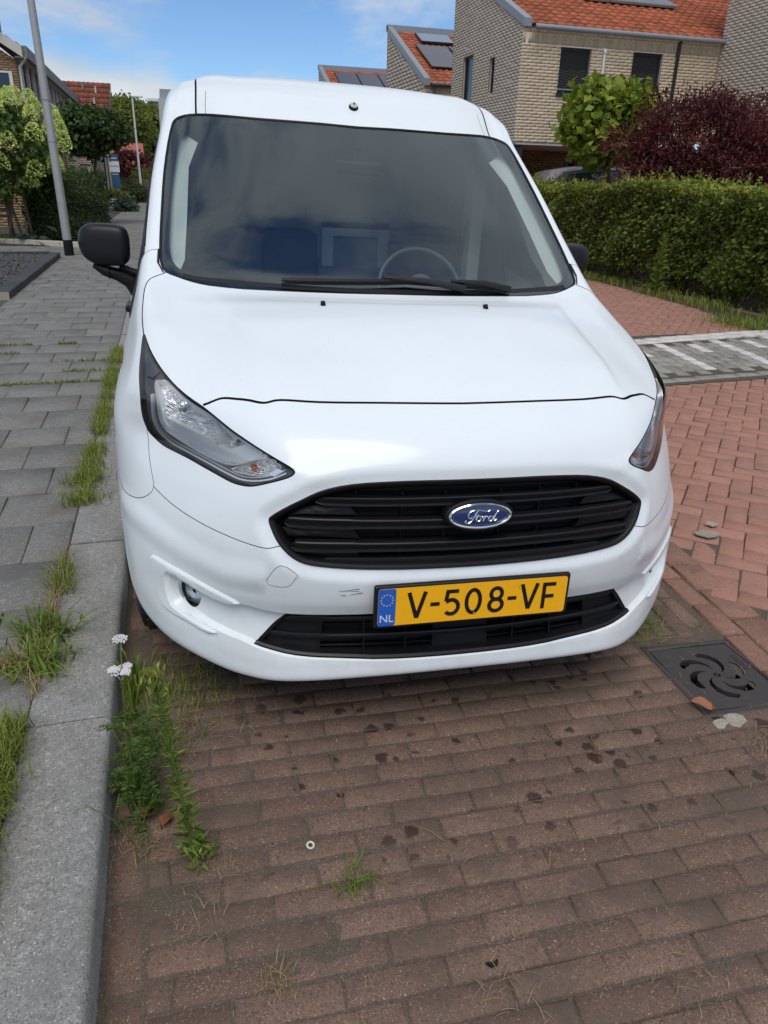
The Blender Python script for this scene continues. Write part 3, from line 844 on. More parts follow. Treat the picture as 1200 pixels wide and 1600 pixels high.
# wispy tops of the maple
LPs = []
m = MB()
for k in range(46):
    ang = random.uniform(0, 2 * PI); rr = random.random() ** .5
    bx, by = rel.x + 2.0 * rr * math.cos(ang), rel.y + .95 * rr * math.sin(ang); bz = rel.z + 1.05 * math.sqrt(max(0, 1 - rr * rr)) 
    hh = random.uniform(.15, .42); lx, ly = random.gauss(0, .12), random.gauss(0, .1)
    m.tube([(bx, by, bz - .1), (bx + lx, by + ly, bz + hh)], [.006, .002], 4)
    for t in np.linspace(.1, 1, 26): LPs.append((bx + lx * t + random.gauss(0, .035), by + ly * t + random.gauss(0, .035), bz - .1 + (hh + .1) * t))
m.obj('twig', M['darkwood'], e)['kind'] = 'stuff'
LPs = np.array(LPs); link('twig_leaves', leafmesh(LPs, RNG.uniform(.06, .10, len(LPs)), up=.8, aspect=.3), M['lf_red'], e)['kind'] = 'stuff'

# left side: round green tree, far trees
tree('round_tree', (-1.9, 25.5, .13), (-1.72, 25.2, 2.62), (.78, .75, .58), M['lf_round'], 'round-headed dark green street tree on a thin trunk above the blue and white sign', 330, 24, .13, .05, .13, shell=.45, aspect=.75, up=.7)
far = [((-2.6, 62, 0), (-2.4, 62, 4.6), (2.0, 2, 2.0), 'lf_tree', 'feathery light green tree right of the red-roofed house'),
       ((-.9, 70, 0), (-.6, 70, 4.6), (2.0, 2, 2.3), 'lf_tree', 'broad yellow-green tree behind the thin lamp post beside the van'),
       ((1.6, 74, 0), (1.4, 74, 4.0), (2.1, 2, 2.4), 'lf_tree', 'yellow-green tree half hidden behind the roof edge of the van'),
       ((-2.0, 82, 0), (-2.0, 82, 6.4), (1.7, 2, 1.6), 'lf_tree', 'taller pale green tree top rising behind the other far trees')]
for b, c, r, mt, lb in far:
    tree('broadleaf_tree', b, c, r, M[mt], lb, 260, 26, .30, .14, .34, shell=.4, aspect=.55, group='far trees at the end of the street')
tree('purple_tree', (-1.5, 52, 0), (-1.45, 52, 2.0), (1.3, 1, .85), M['lf_red'], 'dark purple bush-like tree at the far end of the path', 90, 26, .2, .08, .2)
for i, (x, y, z, rx, rz, lb) in enumerate([(-1.35, 46, .6, .75, .75, 'round dark green shrub beside the far end of the path'), (-.75, 50, 1.0, .8, 1.0, 'green shrub overhanging the path near the van pillar'),
                                   (-1.9, 38, .5, .45, .38, 'low bright green shrub above the white planter wall'), (-1.45, 34, .3, .35, .3, 'low grey-green ground cover below the white planter wall'),
                                   (-3.2, 24.5, 1.3, .75, .55, 'dark shrub with arching leaves behind the clipped garden hedge'), (-2.15, 55, 1.7, 1.6, .5, 'yellow-green hedge top behind the wooden fence')]):
    e = empty('shrub', (x, y, .1), label=lb, cat='shrub', group='shrubs and low plants along the path')
    P, O, rn = clumps((0, 0, z - .1), (rx, rx, rz), 150, 20, .10, shell=.4)
    link('foliage', leafmesh(P, RNG.uniform(.06, .14, len(P)), out=O, rnd=rn), M[['lf_dark', 'lf_tree', 'lf_tree', 'lf_hosta', 'lf_dark', 'lf_tree'][i]], e)
    m = MB()
    for k in range(7): limb(m, (0, 0, 0), (rx * .5 * math.cos(k), rx * .5 * math.sin(k), z), .02, .006, 3, .03)
    m.obj('stem', M['bark'], e)
# antenna-like conifer twig top behind the van roof (bare crown)
e = empty('monkey_puzzle', (2.2, 66, 0), label='spiky dark treetop poking above the roof edge of the van', cat='tree')
m = MB(); limb(m, (0, 0, 0), (0, 0, 7.2), .12, .03)
for k in range(26):
    a = k * 2.4; z0 = 5.0 + k * .085; L = 1.1 - k * .03; m.tube([(0, 0, z0), (L * math.cos(a) * .6, L * math.sin(a) * .6, z0 - .05), (L * math.cos(a), L * math.sin(a), z0 + .18)], [.035, .03, .01], 4)
m.obj('trunk', M['darkwood'], e)

# ---- garden hedge, left
gh = empty('garden_hedge', (-2.2, 19, PZ), label='dark green clipped garden hedge behind the silver lamp post', cat='hedge')
n = 26000
t = RNG.random(n); side = RNG.random(n)
# footprint: corners (-2.75,18.6) (-1.95,17.7) (-1.62,25.5) (-2.9,26)
A, B, C_, D_ = map(np.array, ((-2.72, 18.3), (-1.98, 17.6), (-1.60, 25.5), (-2.7, 26.0)))
xy = np.where((side < .42)[:, None], A + (B - A) * t[:, None], np.where((side < .8)[:, None], B + (C_ - B) * (t ** 1.4)[:, None], A + (B - A) * RNG.random(n)[:, None] + (C_ - B) * t[:, None]))
zt = 1.42 + .04 * np.sin(xy[:, 0] * 9 + xy[:, 1] * 3)
z = np.where(side < .8, .15 + (zt - .15) * RNG.random(n), zt + RNG.normal(0, .03, n))
out_ = np.where((side < .42)[:, None], [-.2, -1, .2], np.where((side < .8)[:, None], [1, -.2, .2], [0, 0, 1.]))
P = np.stack([xy[:, 0], xy[:, 1], z], 1) + RNG.normal(0, .05, (n, 3)) + out_ * (.06 * np.sin(z * 9 + xy[:, :1].ravel() * 11))[:, None]
me = leafmesh(P, RNG.uniform(.05, .10, n), out=out_, up=.4, aspect=.5); me.transform(Matrix.Translation((2.2, -19, -PZ)))
link('foliage', me, M['lf_dark'], gh)['kind'] = 'stuff'
m = MB(); m.prism([(-2.62, 18.45), (-2.02, 17.85), (-1.72, 25.3), (-2.6, 25.8)], .1, 1.3, 'XY'); m.obj('dark_core', M['darkwood'], gh).data.transform(Matrix.Translation((2.2, -19, -PZ)))  # dark block added inside the leaves to stop see-through

# ---- hydrangea standard with flower heads
hy = empty('hydrangea_tree', (-2.98, 17.9, PZ), label='panicle hydrangea tree with pale lime flower heads on staked stems', cat='tree')
cen = Vector((-.05, -.5, 1.78))
m = MB(); limb(m, (0, 0, 0), cen, .035, .02); m.obj('trunk', M['bark'], hy)
for k, (sx, sy, tx) in enumerate([(-.12, -.1, .14), (.16, -.05, -.05), (.33, .1, .25)]):
    m = MB(); m.tube([(sx, sy, 0), (tx, sy * .5 - .1, 1.12)], .028, 8); m.obj('stake', M['wood'], hy)
P, O, rn = clumps(cen, (1.18, .75, .82), 300, 13, .11, shell=.5)
link('crown', leafmesh(P, RNG.uniform(.09, .17, len(P)), out=O, up=.4, rnd=rn, droop=.3, aspect=.6), M['lf_hyd'], hy)
dirs = fib(105); dirs = dirs[(dirs[:, 1] < .45)]
FP, FO = [], []
hm = MB()
for i, d in enumerate(dirs):
    if random.random() < .25 or (d[2] < -.6 and random.random() < .7): continue
    c = np.array(cen) + d * np.array([1.22, .80, .86]) * random.uniform(.98, 1.12)
    n_ = 210; L = random.uniform(.19, .27)
    u = RNG.random(n_); th = RNG.random(n_) * 2 * PI; rad = L * .55 * np.sqrt(1 - u ** 1.5) + .01
    FP.append(np.stack([c[0] + rad * np.cos(th), c[1] + rad * np.sin(th), c[2] + u * L * 1.1], 1))
    FO.append(np.stack([np.cos(th), np.sin(th), u * 1.2], 1))
FP = np.concatenate(FP); FO = np.concatenate(FO)
link('flower_heads', leafmesh(FP, RNG.uniform(.03, .045, len(FP)), out=FO * 2, up=.2, aspect=1.0), M['fl_hyd'], hy)['kind'] = 'stuff'
# hosta and pink flowers, low plants
ho = empty('hosta', (-2.45, 17.35, PZ), label='hosta with broad blue-green leaves at the corner of the garden hedge', cat='plant')
for k in range(26):
    a = random.uniform(0, 2 * PI); h = random.uniform(.05, .38); r = random.uniform(.05, .3); L = random.uniform(.16, .24); wv = L * .38
    c = Vector((r * math.cos(a) * 1.0, r * math.sin(a) * .7, h)); dr = Vector((math.cos(a), math.sin(a), -.35)).normalized(); sd_ = Vector((-math.sin(a), math.cos(a), 0))
    m = MB(); V = [c]; prof = [(.15, .7), (.4, 1), (.7, .7), (1, 0)]
    V += [c + dr * L * t_ + sd_ * wv * w_ - Vector((0, 0, .02 * t_)) for t_, w_ in prof] + [c + dr * L * t_ - sd_ * wv * w_ - Vector((0, 0, .02 * t_)) for t_, w_ in prof[:3]] + [c + dr * L * t_ - Vector((0, 0, .035)) for t_ in (.15, .4, .7)]
    m.add(V, [(0, 1, 8), (1, 2, 9, 8), (2, 3, 10, 9), (3, 4, 10), (0, 8, 5), (8, 9, 6, 5), (9, 10, 7, 6), (10, 4, 7)])
    m.obj('leaf', M['lf_hosta'], ho, smooth=True)
pk = empty('pink_hydrangea', (-2.72, 19.8, PZ), label='pink flowering shrub between the stakes and the garden hedge', cat='shrub')
P, O, rn = clumps((0, 0, .7), (.14, .2, .28), 14, 26, .05, shell=.5)
link('flower_heads', leafmesh(P, .035, out=O, aspect=1), M['pink'], pk)['kind'] = 'stuff'
P, O, rn = clumps((0, 0, .5), (.2, .2, .35), 20, 20, .07, shell=.5)
link('foliage', leafmesh(P, .08, out=O), M['lf_dark'], pk)['kind'] = 'stuff'
n = 1500
grasstuft('garden_ground_cover', np.stack([RNG.uniform(-4.2, -2.5, n), RNG.uniform(17.4, 18.4, n), np.full(n, .14)], 1), M['weed'], (.04, .16), .008, 1)

# garden chair
gc = empty('garden_chair', (-3.55, 19.6, PZ), (0, 0, .3), label='dark wooden garden chair beside the hydrangea stakes', cat='chair')
for (x, y, h) in ((-.22, -.2, .62), (.22, -.2, .62), (-.22, .2, .9), (.22, .2, .9)):
    MB().bb(x - .022, x + .022, y - .022, y + .022, 0, h).obj('leg', M['darkwood'], gc)
MB().bb(-.25, .25, -.24, .22, .42, .45).obj('seat', M['darkwood'], gc)
for x in (-.22, .22): MB().bb(x - .03, x + .03, -.26, .2, .62, .65).obj('armrest', M['darkwood'], gc)
for k in range(3): MB().bb(-.2, .2, .19, .21, .52 + .13 * k, .59 + .13 * k).obj('back_slat', M['darkwood'], gc)

# ================================================================== BUILDINGS
def brickwall(parent, name, o, u, W, z0, z1, mat, mort, nrm, holes=(), bl=.205, bh=.0625, j=.011, proud=.003, top=None, soldier=None):
    """o corner, u horizontal unit vector, nrm outward. holes: (s0,s1,za,zb). top: function s->z limit"""
    o = Vector(o); u = Vector(u); nrm = Vector(nrm)
    V, Fq, R_ = [], [], []
    r = 0; z = z0
    while z < z1 - .02:
        zt = z + bh - j
        s = -(bl / 2 if r % 2 else 0)
        sold = soldier and soldier[0] <= z < soldier[1]
        if sold: zt = z + bl - j; 
        stp = bh if sold else bl
        if sold: s = 0
        while s < W:
            a, b = max(s, 0) + j / 2, min(s + stp, W) - j / 2
            segs = [(a, b)]
            for h in holes:
                if zt > h[2] and z < h[3]:
                    ns = []
                    for (p, q) in segs:
                        if q <= h[0] or p >= h[1]: ns.append((p, q)); continue
                        if p < h[0] - .03: ns.append((p, h[0]))
                        if q > h[1] + .03: ns.append((h[1], q))
                    segs = ns
            for (p, q) in segs:
                if q - p < .02: continue
                zz = zt
                if top and top((p + q) / 2) < zt: continue
                bse = o + nrm * (proud + random.gauss(0, .0012))
                i = len(V)
                for (d, dp) in ((0, 0), (0, -.02)):
                    for (ss, hz) in ((p, z), (q, z), (q, zz), (p, zz)):
                        w_ = bse + u * ss + nrm * dp; V.append((w_.x, w_.y, hz))
                Fq += [(i, i + 1, i + 2, i + 3), (i, i + 4, i + 5, i + 1), (i + 1, i + 5, i + 6, i + 2), (i + 2, i + 6, i + 7, i + 3), (i + 3, i + 7, i + 4, i)]
                R_ += [random.random()] * 5
            s += stp
        z += (bl if sold else bh); r += 1
    ob = link(name, npmesh(V, Fq, rnd=R_), mat, parent); ob['kind'] = 'stuff'
    # mortar wall with holes
    outer = [(0, z0), (W, z0)]
    if top:
        k = 12; outer += [(W * (1 - i / k), min(z1, top(W * (1 - i / k)))) for i in range(k + 1)]
    else: outer += [(W, z1), (0, z1)]
    hl = [[(h[0], h[2]), (h[1], h[2]), (h[1], h[3]), (h[0], h[3])] for h in holes]
    vs, fs = cdt2(outer, hl)
    fs = [f for f in fs if not any(inpoly((sum(vs[i][0] for i in f) / 3, sum(vs[i][1] for i in f) / 3), s) for s in hl) and inpoly((sum(vs[i][0] for i in f) / 3, sum(vs[i][1] for i in f) / 3), outer)]
    me = bpy.data.meshes.new('wall'); me.from_pydata([tuple(o + u * a)[:2] + (b,) for a, b in vs], [], fs)
    link('wall', me, mort, parent)
    for h in holes:   # reveals
        m = MB()
        for (s0, s1, za, zb_) in ((h[0], h[0], h[2], h[3]), (h[1], h[1], h[2], h[3])):
            p0 = o + u * s0; p1 = p0 - nrm * .12
            m.add([(p0.x, p0.y, za), (p1.x, p1.y, za), (p1.x, p1.y, zb_), (p0.x, p0.y, zb_)], [(0, 1, 2, 3)])
        for zz in (h[2], h[3]):
            p0 = o + u * h[0]; p1 = o + u * h[1]; p2 = p1 - nrm * .12; p3 = p0 - nrm * .12
            m.add([(p0.x, p0.y, zz), (p1.x, p1.y, zz), (p2.x, p2.y, zz), (p3.x, p3.y, zz)], [(0, 1, 2, 3)])
        m.obj('window_reveal', mort, parent)
def rooftiles(parent, o, u, v, nu, nv, mat, tw=.235, tl=.30):
    """o bottom-left, u along the eave, v up the slope"""
    o, u, v = Vector(o), Vector(u), Vector(v); nn = u.cross(v).normalized()
    V, Fq, R_ = [], [], []
    prof = [(0, .0), (.18, .022), (.38, .030), (.58, .014), (.78, .0), (1.0, .004)]
    for j in range(nv):
        for i in range(nu):
            b = len(V); lift = .004 * random.random()
            for (t, hh) in ((-.05, .016), (1.0, -.012)):
                for a, h in prof:
                    p = o + u * (tw * (i + a)) + v * (tl * (j + t)) + nn * (h + hh + lift); V.append(tuple(p))
            for a, h in prof:
                p = o + u * (tw * (i + a)) + v * (tl * (j - .05)) + nn * (h + .004 + lift - .012); V.append(tuple(p))
            for k in range(5): Fq.append((b + k, b + k + 1, b + 7 + k, b + 6 + k)); Fq.append((b + k, b + 12 + k, b + 13 + k, b + k + 1))
            R_ += [random.random()] * 10
    ob = link('roof_tiles', npmesh(V, Fq, rnd=R_), mat, parent); ob['kind'] = 'stuff'
def window(parent, o, u, nrm, s0, s1, z0, z1, blind=True, name='window', frame=None, glassm=None, mull=None):
    """anthracite window set in a reveal"""
    o, u, nrm = Vector(o), Vector(u), Vector(nrm); fm = frame or M['anthra']
    wn_ = empty(name, o + u * (s0 + s1) / 2); wn_.parent = parent; wn_.location = (0, 0, 0)
    def slab(n_, a, b, za, zb_, d0, d1, mt, par=wn_):
        p = [o + u * a - nrm * d0, o + u * b - nrm * d0, o + u * b - nrm * d1, o + u * a - nrm * d1]
        m = MB(); m.add([(q.x, q.y, za) for q in p] + [(q.x, q.y, zb_) for q in p], [(0, 1, 2, 3), (4, 7, 6, 5), (0, 4, 5, 1), (1, 5, 6, 2), (2, 6, 7, 3), (3, 7, 4, 0)])
        return m.obj(n_, mt, par)
    t = .055
    for (a, b, za, zb_) in ((s0, s0 + t, z0, z1), (s1 - t, s1, z0, z1), (s0 + t, s1 - t, z0, z0 + t), (s0 + t, s1 - t, z1 - t, z1)): slab('frame', a, b, za, zb_, .06, .11, fm)
    if mull: slab('mullion', (s0 + s1) / 2 - .02, (s0 + s1) / 2 + .02, z0 + t, z1 - t, .062, .11, fm)
    slab('pane', s0 + t, s1 - t, z0 + t, z1 - t, .085, .09, glassm or M['darkglass'])
    if blind:
        m = MB(); n_ = 8; zb0, zb1 = z0 + t + .06, z0 + (z1 - z0) * .56
        for k in range(n_):
            za = zb0 + (zb1 - zb0) * k / n_; zc = zb0 + (zb1 - zb0) * (k + 1) / n_
            for q in range(12):
                a = s0 + t + (s1 - s0 - 2 * t) * q / 12; b = s0 + t + (s1 - s0 - 2 * t) * (q + 1) / 12
                wv = lambda s: .018 * math.sin(s * 21)
                P = [o + u * a - nrm * .080, o + u * b - nrm * .080]
                m.add([(P[0].x, P[0].y, za + wv(a)), (P[1].x, P[1].y, za + wv(b)), (P[1].x + nrm.x * .006, P[1].y + nrm.y * .006, zc - .028 + wv(b)), (P[0].x + nrm.x * .006, P[0].y + nrm.y * .006, zc - .028 + wv(a))], [(0, 1, 2, 3)])
        m.obj('pleated_blind', M['blindm'], wn_)
        slab('rail', s0, s1, z0 + .09, z0 + .115, .0, .02, M['zinc'])
        slab('sill', s0 - .02, s1 + .02, z0 - .05, z0 + .001, -.02, .11, M['anthra'])
    return wn_
M['blindm'] = plain('blind_fabric', (.06, .065, .07), .7)

# ---- house 1 (tan brick, right)
HX, HY = 7.87, 17.5; HXR = 12.88
h1 = empty('tan_brick_house', (0, 0, 0), label='tan brick house with orange tiled roof and two dark upper windows behind the hedge', cat='house')
W1 = HXR - HX
brickwall(h1, 'brickwork', (HX, HY, 0), (1, 0, 0), W1, 2.37, 4.62, M['bk_tan'], M['mortar'], (0, -1, 0),
          holes=[(.93, 1.69, 3.36, 4.28), (2.75, 3.52, 3.42, 4.29), (1.53, W1, 2.30, 2.50)], soldier=(4.30, 4.33))
window(h1, (HX, HY, 0), (1, 0, 0), (0, -1, 0), .93, 1.69, 3.36, 4.28)
window(h1, (HX, HY, 0), (1, 0, 0), (0, -1, 0), 2.75, 3.52, 3.42, 4.29)
sl_ = math.atan((5.37 - 4.63) / (19.2 - 17.5)); TAN = math.tan(sl_)
gt = lambda s: 4.66 + s * TAN
brickwall(h1, 'brickwork', (HX, HY, 0), (0, 1, 0), 4.45, 2.37, 8.2, M['bk_greyshade'], M['mortarg'], (-1, 0, 0), holes=[(1.50, 1.80, 3.47, 4.22), (2.92, 3.60, 2.40, 4.45)], top=gt)
for (s0, s1, za, zb_) in ((1.50, 1.80, 3.47, 4.22), (2.92, 3.60, 2.40, 4.45)):
    window(h1, (HX, HY, 0), (0, 1, 0), (-1, 0, 0), s0, s1, za, zb_, blind=False)
m = MB(); cs = math.cos(sl_)
m.add([(HX - .02, HY - .05, 4.60), (HX + .16, HY - .05, 4.60), (HX + .16, HY + 4.47, 4.60 + 4.52 * TAN), (HX - .02, HY + 4.47, 4.60 + 4.52 * TAN),
       (HX - .02, HY - .05, 4.76), (HX + .16, HY - .05, 4.76), (HX + .16, HY + 4.47, 4.76 + 4.52 * TAN), (HX - .02, HY + 4.47, 4.76 + 4.52 * TAN)],
      [(0, 1, 2, 3), (4, 7, 6, 5), (0, 4, 5, 1), (1, 5, 6, 2), (2, 6, 7, 3), (3, 7, 4, 0)])
m.obj('verge_flashing', M['zinc'], h1)
vv = Vector((0, math.cos(sl_), math.sin(sl_)))
m = MB(); m.add([(HX + .15, HY - .04, 4.62), (HXR + 5, HY - .04, 4.62), (HXR + 5, HY + 4.45, 4.62 + 4.45 * TAN), (HX + .15, HY + 4.45, 4.62 + 4.45 * TAN)], [(0, 1, 2, 3)]); m.obj('roof_deck', M['darkwood'], h1)
rooftiles(h1, (HX + .16, HY - .06, 4.655), (1, 0, 0), vv, 42, 16, M['rooftile'])
m = MB()
for a in range(9):
    pass
m.lathe([(.055, 0), (.055, W1 - .22)], (HX + .2, HY - .13, 4.60), 'X', 14); m.obj('gutter', M['zinc'], h1, smooth=True)
m = MB(); m.tube([(11.75, HY - .12, 4.60), (11.75, HY - .05, 4.50), (11.75, HY - .05, 1.4)], .038, 10)
for z_ in (4.3, 3.5, 2.8): m.lathe([(.045, 0), (.045, .03)], (11.75, HY - .05, z_), 'Z', 10)
m.obj('downpipe', plain('black_pipe', (.03, .03, .035), .4), h1, smooth=True)
m = MB(); m.tube([(9.87, HY - .035, 4.27), (9.87, HY - .035, 2.6)], .033, 10); m.tube([(9.87, HY + .02, 4.27), (9.87, HY - .05, 4.27), (9.87, HY - .05, 4.22)], .036, 10)
m.obj('vent_pipe', M['whitepaint'], h1, smooth=True)
m = MB(); m.bb(HX + .05, HXR, HY + .02, HY + 2.6, 2.32, 2.37); m.obj('overhang_soffit', M['whitepaint'], h1)
# canopy box at the right end of the overhang
MB().bb(9.42, 11.2, HY - .35, HY + .02, 2.33, 2.60).obj('canopy', M['fascia'], h1)
MB().bb(9.40, 11.2, HY - .30, HY + .02, 2.60, 2.78).obj('canopy_flashing', M['zinc'], h1)
brickwall(h1, 'brickwork', (HX + .1, 20.0, 0), (1, 0, 0), 6.0, .1, 2.33, M['bk_yel'], M['mortard'], (0, -1, 0), holes=[(2.52, 2.82, 1.3, 2.22), (3.2, 3.9, .1, 2.3)])
window(h1, (HX + .1, 20.0, 0), (1, 0, 0), (0, -1, 0), 2.52, 2.82, 1.3, 2.22, blind=False)
MB().bb(HX + 3.3, HX + 4.0, 20.04, 20.08, .1, 2.3).obj('front_door', M['anthra'], h1)
brickwall(h1, 'brickwork', (HX + 4.15, HY + .02, 0), (1, 0, 0), .9, .1, 2.33, M['bk_tan'], M['mortar'], (0, -1, 0))
MB().bb(HX + 4.3, HX + 4.48, HY - .08, HY - .005, 1.75, 2.05).obj('letter_box', M['cream'], h1)
MB().bb(HX + .2, HX + .24, HY + .05, HY + 2.4, .1, 2.33).obj('side_panel', M['anthra'], h1)
# skylights / solar panels on the roof
def panel_on_roof(parent, x0, y0, dx, L, mat, frm, name, base=4.655, yb=HY - .06, th=.05, v=vv):
    e = empty(name); e.parent = parent
    def pt(x, t, h): 
        n_ = Vector((0, -math.sin(math.atan2(v.z, v.y)), math.cos(math.atan2(v.z, v.y)))); p = Vector((x, yb, base)) + v * t + n_ * h; return tuple(p)
    def slab(nm, a, b, t0, t1, h0, h1_, mt):
        m = MB(); m.add([pt(a, t0, h0), pt(b, t0, h0), pt(b, t1, h0), pt(a, t1, h0), pt(a, t0, h1_), pt(b, t0, h1_), pt(b, t1, h1_), pt(a, t1, h1_)], [(0, 1, 2, 3), (4, 7, 6, 5), (0, 4, 5, 1), (1, 5, 6, 2), (2, 6, 7, 3), (3, 7, 4, 0)]); m.obj(nm, mt, e)
    slab('frame', x0, x0 + dx, y0, y0 + L, .06, .06 + th, frm); slab('pane', x0 + .03, x0 + dx - .03, y0 + .03, y0 + L - .03, .06 + th + .001, .06 + th + .004, mat)
for k in range(4): panel_on_roof(h1, 10.35 + 1.02 * k * .62, 2.22, .61, 1.6, M['pv'], M['zinc'], 'solar_panel')

# ---- wall of the next house at the right edge
h2 = empty('grey_brick_house', (0, 0, 0), label='grey brick gable wall cut off by the right edge of the picture', cat='house')
brickwall(h2, 'brickwork', (HXR, HY + .0, 0), (0, -1, 0), 8.5, .1, 8.2, M['bk_greyshade'], M['mortarg'], (-1, 0, 0), bl=.21, bh=.0625)
MB().bb(HXR + .01, HXR + 6, HY - 8.5, HY - .01, .1, 8.15).obj('rear_wall', M['mortarg'], h2)

# ---- houses 3, 4 further along
def simple_house(x0, y0, x1, gut, name, lab, depth=5.5, panels=(), sky=None):
    h = empty(name, (0, 0, 0), label=lab, cat='house')
    tn = (6.84 - 4.6) / 4.9; sl = math.atan(tn); v = Vector((0, math.cos(sl), math.sin(sl)))
    m = MB(); D = depth
    brickwall(h, 'brickwork', (x0, y0, 0), (1, 0, 0), x1 - x0, 2.2, gut, M['bk_tan'], M['mortar'], (0, -1, 0), holes=[(.9, 1.6, gut - 1.2, gut - .32)], bl=.41, bh=.125)
    window(h, (x0, y0, 0), (1, 0, 0), (0, -1, 0), .9, 1.6, gut - 1.2, gut - .32, blind=False)
    brickwall(h, 'brickwork', (x0, y0, 0), (0, 1, 0), D, 2.2, 9, M['bk_greyshade'], M['mortarg'], (-1, 0, 0), top=lambda s: gut + s * tn, bl=.41, bh=.125)
    m.add([(x0 - .03, y0 - .1, gut - .05), (x0 + .18, y0 - .1, gut - .05), (x0 + .18, y0 + D, gut - .05 + (D + .1) * tn), (x0 - .03, y0 + D, gut - .05 + (D + .1) * tn),
           (x0 - .03, y0 - .1, gut + .17), (x0 + .18, y0 - .1, gut + .17), (x0 + .18, y0 + D, gut + .17 + (D + .1) * tn), (x0 - .03, y0 + D, gut + .17 + (D + .1) * tn)],
          [(0, 1, 2, 3), (4, 7, 6, 5), (0, 4, 5, 1), (1, 5, 6, 2), (2, 6, 7, 3), (3, 7, 4, 0)])
    zt = gut + (D + .1) * tn
    m.bb(x0 - .03, x1, y0 + D - .12, y0 + D + .1, zt - .05, zt + .17)
    m.obj('verge_flashing', M['zinc'], h)
    rooftiles(h, (x0 + .18, y0 - .08, gut + .02), (1, 0, 0), v, int((x1 - x0) / .235), int(math.hypot(D, D * tn) / .30), M['rooftile'])
    MB().add([(x0 + .1, y0, gut - .02), (x1, y0, gut - .02), (x1, y0 + D, gut - .02 + D * tn), (x0 + .1, y0 + D, gut - .02 + D * tn)], [(0, 1, 2, 3)]) 
    m = MB(); m.add([(x0 + .1, y0, gut - .02), (x1, y0, gut - .02), (x1, y0 + D, gut - .02 + D * tn), (x0 + .1, y0 + D, gut - .02 + D * tn)], [(0, 1, 2, 3)]); m.obj('roof_deck', M['darkwood'], h)
    m = MB(); m.lathe([(.06, 0), (.06, x1 - x0 - .2)], (x0 + .2, y0 - .14, gut - .02), 'X', 12); m.tube([(x0 + .35, y0 - .1, gut), (x0 + .35, y0 - .06, 2.2)], .04, 8); m.obj('gutter', plain('dark_gutter', (.05, .055, .06), .4), h, smooth=True)
    MB().bb(x0 + .02, x1, y0 + .3, y0 + D, .0, 2.2).obj('ground_floor_wall', M['mortarg'], h)
    for (a, t, dx, L) in panels: panel_on_roof(h, x0 + a, t, dx, L, M['pv'], M['anthra'], 'solar_panel', gut + .02, y0 - .08, v=v)
    if sky: panel_on_roof(h, x0 + sky[0], sky[1], sky[2], sky[3], plain('skylight_glass', (.10, .16, .26), .08, spec=.8), M['anthra'], 'skylight', gut + .02, y0 - .08, v=v, th=.08)
    return h
simple_house(9.12, 28.2, 16.5, 4.6, 'roof_house', 'house with orange roof, skylight and two solar panels left of the tan house', 4.95,
             panels=[(.62, 1.35, 1.25, 2.3), (1.95, 1.35, 1.25, 2.3)], sky=(.95, 4.0, 1.35, .95))
simple_house(8.75, 41.2, 15.5, 4.9, 'far_roof_house', 'farthest orange-roofed house with dark solar panels just above the van roof', 4.4,
             panels=[(.7 + 1.2 * k, 1.2, 1.15, 3.0) for k in range(4)])

# ---- row houses on the left
rh = empty('row_houses', (0, 0, 0), label='yellow-brown brick row houses with grey eaves and white window frames on the left', cat='house')
LX = -3.94; LY = 28.6
brickwall(rh, 'brickwork', (LX, LY, 0), (-1, 0, 0), 6.0, .1, 8.5, M['bk_yel'], M['mortard'], (0, -1, 0), bl=.21, bh=.066, top=lambda s: 4.62 + s * .62)
m = MB()
def strip(m, x0, z0, x1, z1, y0, y1, t):
    m.add([(x0, y0, z0), (x1, y0, z1), (x1, y0, z1 + t), (x0, y0, z0 + t), (x0, y1, z0), (x1, y1, z1), (x1, y1, z1 + t), (x0, y1, z0 + t)], [(0, 1, 2, 3), (4, 7, 6, 5), (0, 4, 5, 1), (1, 5, 6, 2), (2, 6, 7, 3), (3, 7, 4, 0)])
strip(m, -3.62, 4.62, -9.5, 4.62 + 5.9 * .62, LY - .25, LY - .02, .30); m.obj('gable_board', M['cream'], rh)
m = MB(); m.bb(-3.70, -3.56, LY - .25, 50, 4.66, 4.98); m.obj('eave_fascia', M['fascia'], rh)
m = MB(); m.bb(-3.95, -3.70, LY - .02, 50, 4.68, 4.72); m.obj('soffit', M['cream'], rh)
rooftiles(rh, (-3.66, 50, 4.98), (0, -1, 0), Vector((-math.cos(.555), 0, math.sin(.555))), 90, 12, M['rooftile2'])
m = MB(); m.bb(-4.75, -4.25, LY - .35, LY + .25, 5.3, 6.1); m.obj('chimney_box', M['fascia'], rh)
brickwall(rh, 'brickwork', (LX, LY, 0), (0, 1, 0), 21.4, .1, 4.68, M['bk_yel'], M['mortard'], (1, 0, 0), bl=.21, bh=.066,
          holes=[(.5 + 1.34 * k, 1.5 + 1.34 * k, 3.3, 4.6) for k in range(15)])
shm = noisy('grey_brown_shutter', (.13, .115, .10), (.18, .16, .14), 30, .8)
for k in range(15):
    window(rh, (LX, LY, 0), (0, 1, 0), (1, 0, 0), .5 + 1.34 * k, 1.5 + 1.34 * k, 3.3, 4.6, blind=False, frame=M['whitepaint'], glassm=shm, mull=(k % 3 != 2))
    MB().bb(LX, LX + .09, LY + .42 + 1.34 * k, LY + .50 + 1.34 * k, 3.2, 4.68).obj('window_post', M['whitepaint'], rh)
for yy in (LY + .12, LY + 12.9):
    m = MB(); m.tube([(-3.66, yy, 4.68), (-3.72, yy, 4.62), (-3.88, yy, 4.45), (-3.88, yy, .2)], .045, 10); m.obj('downpipe', M['whitepaint'], rh, smooth=True)
m = MB(); m.bb(-5.2, -4.10, LY - .06, LY - .01, 3.0, 4.3); m.obj('window_frame', M['whitepaint'], rh)
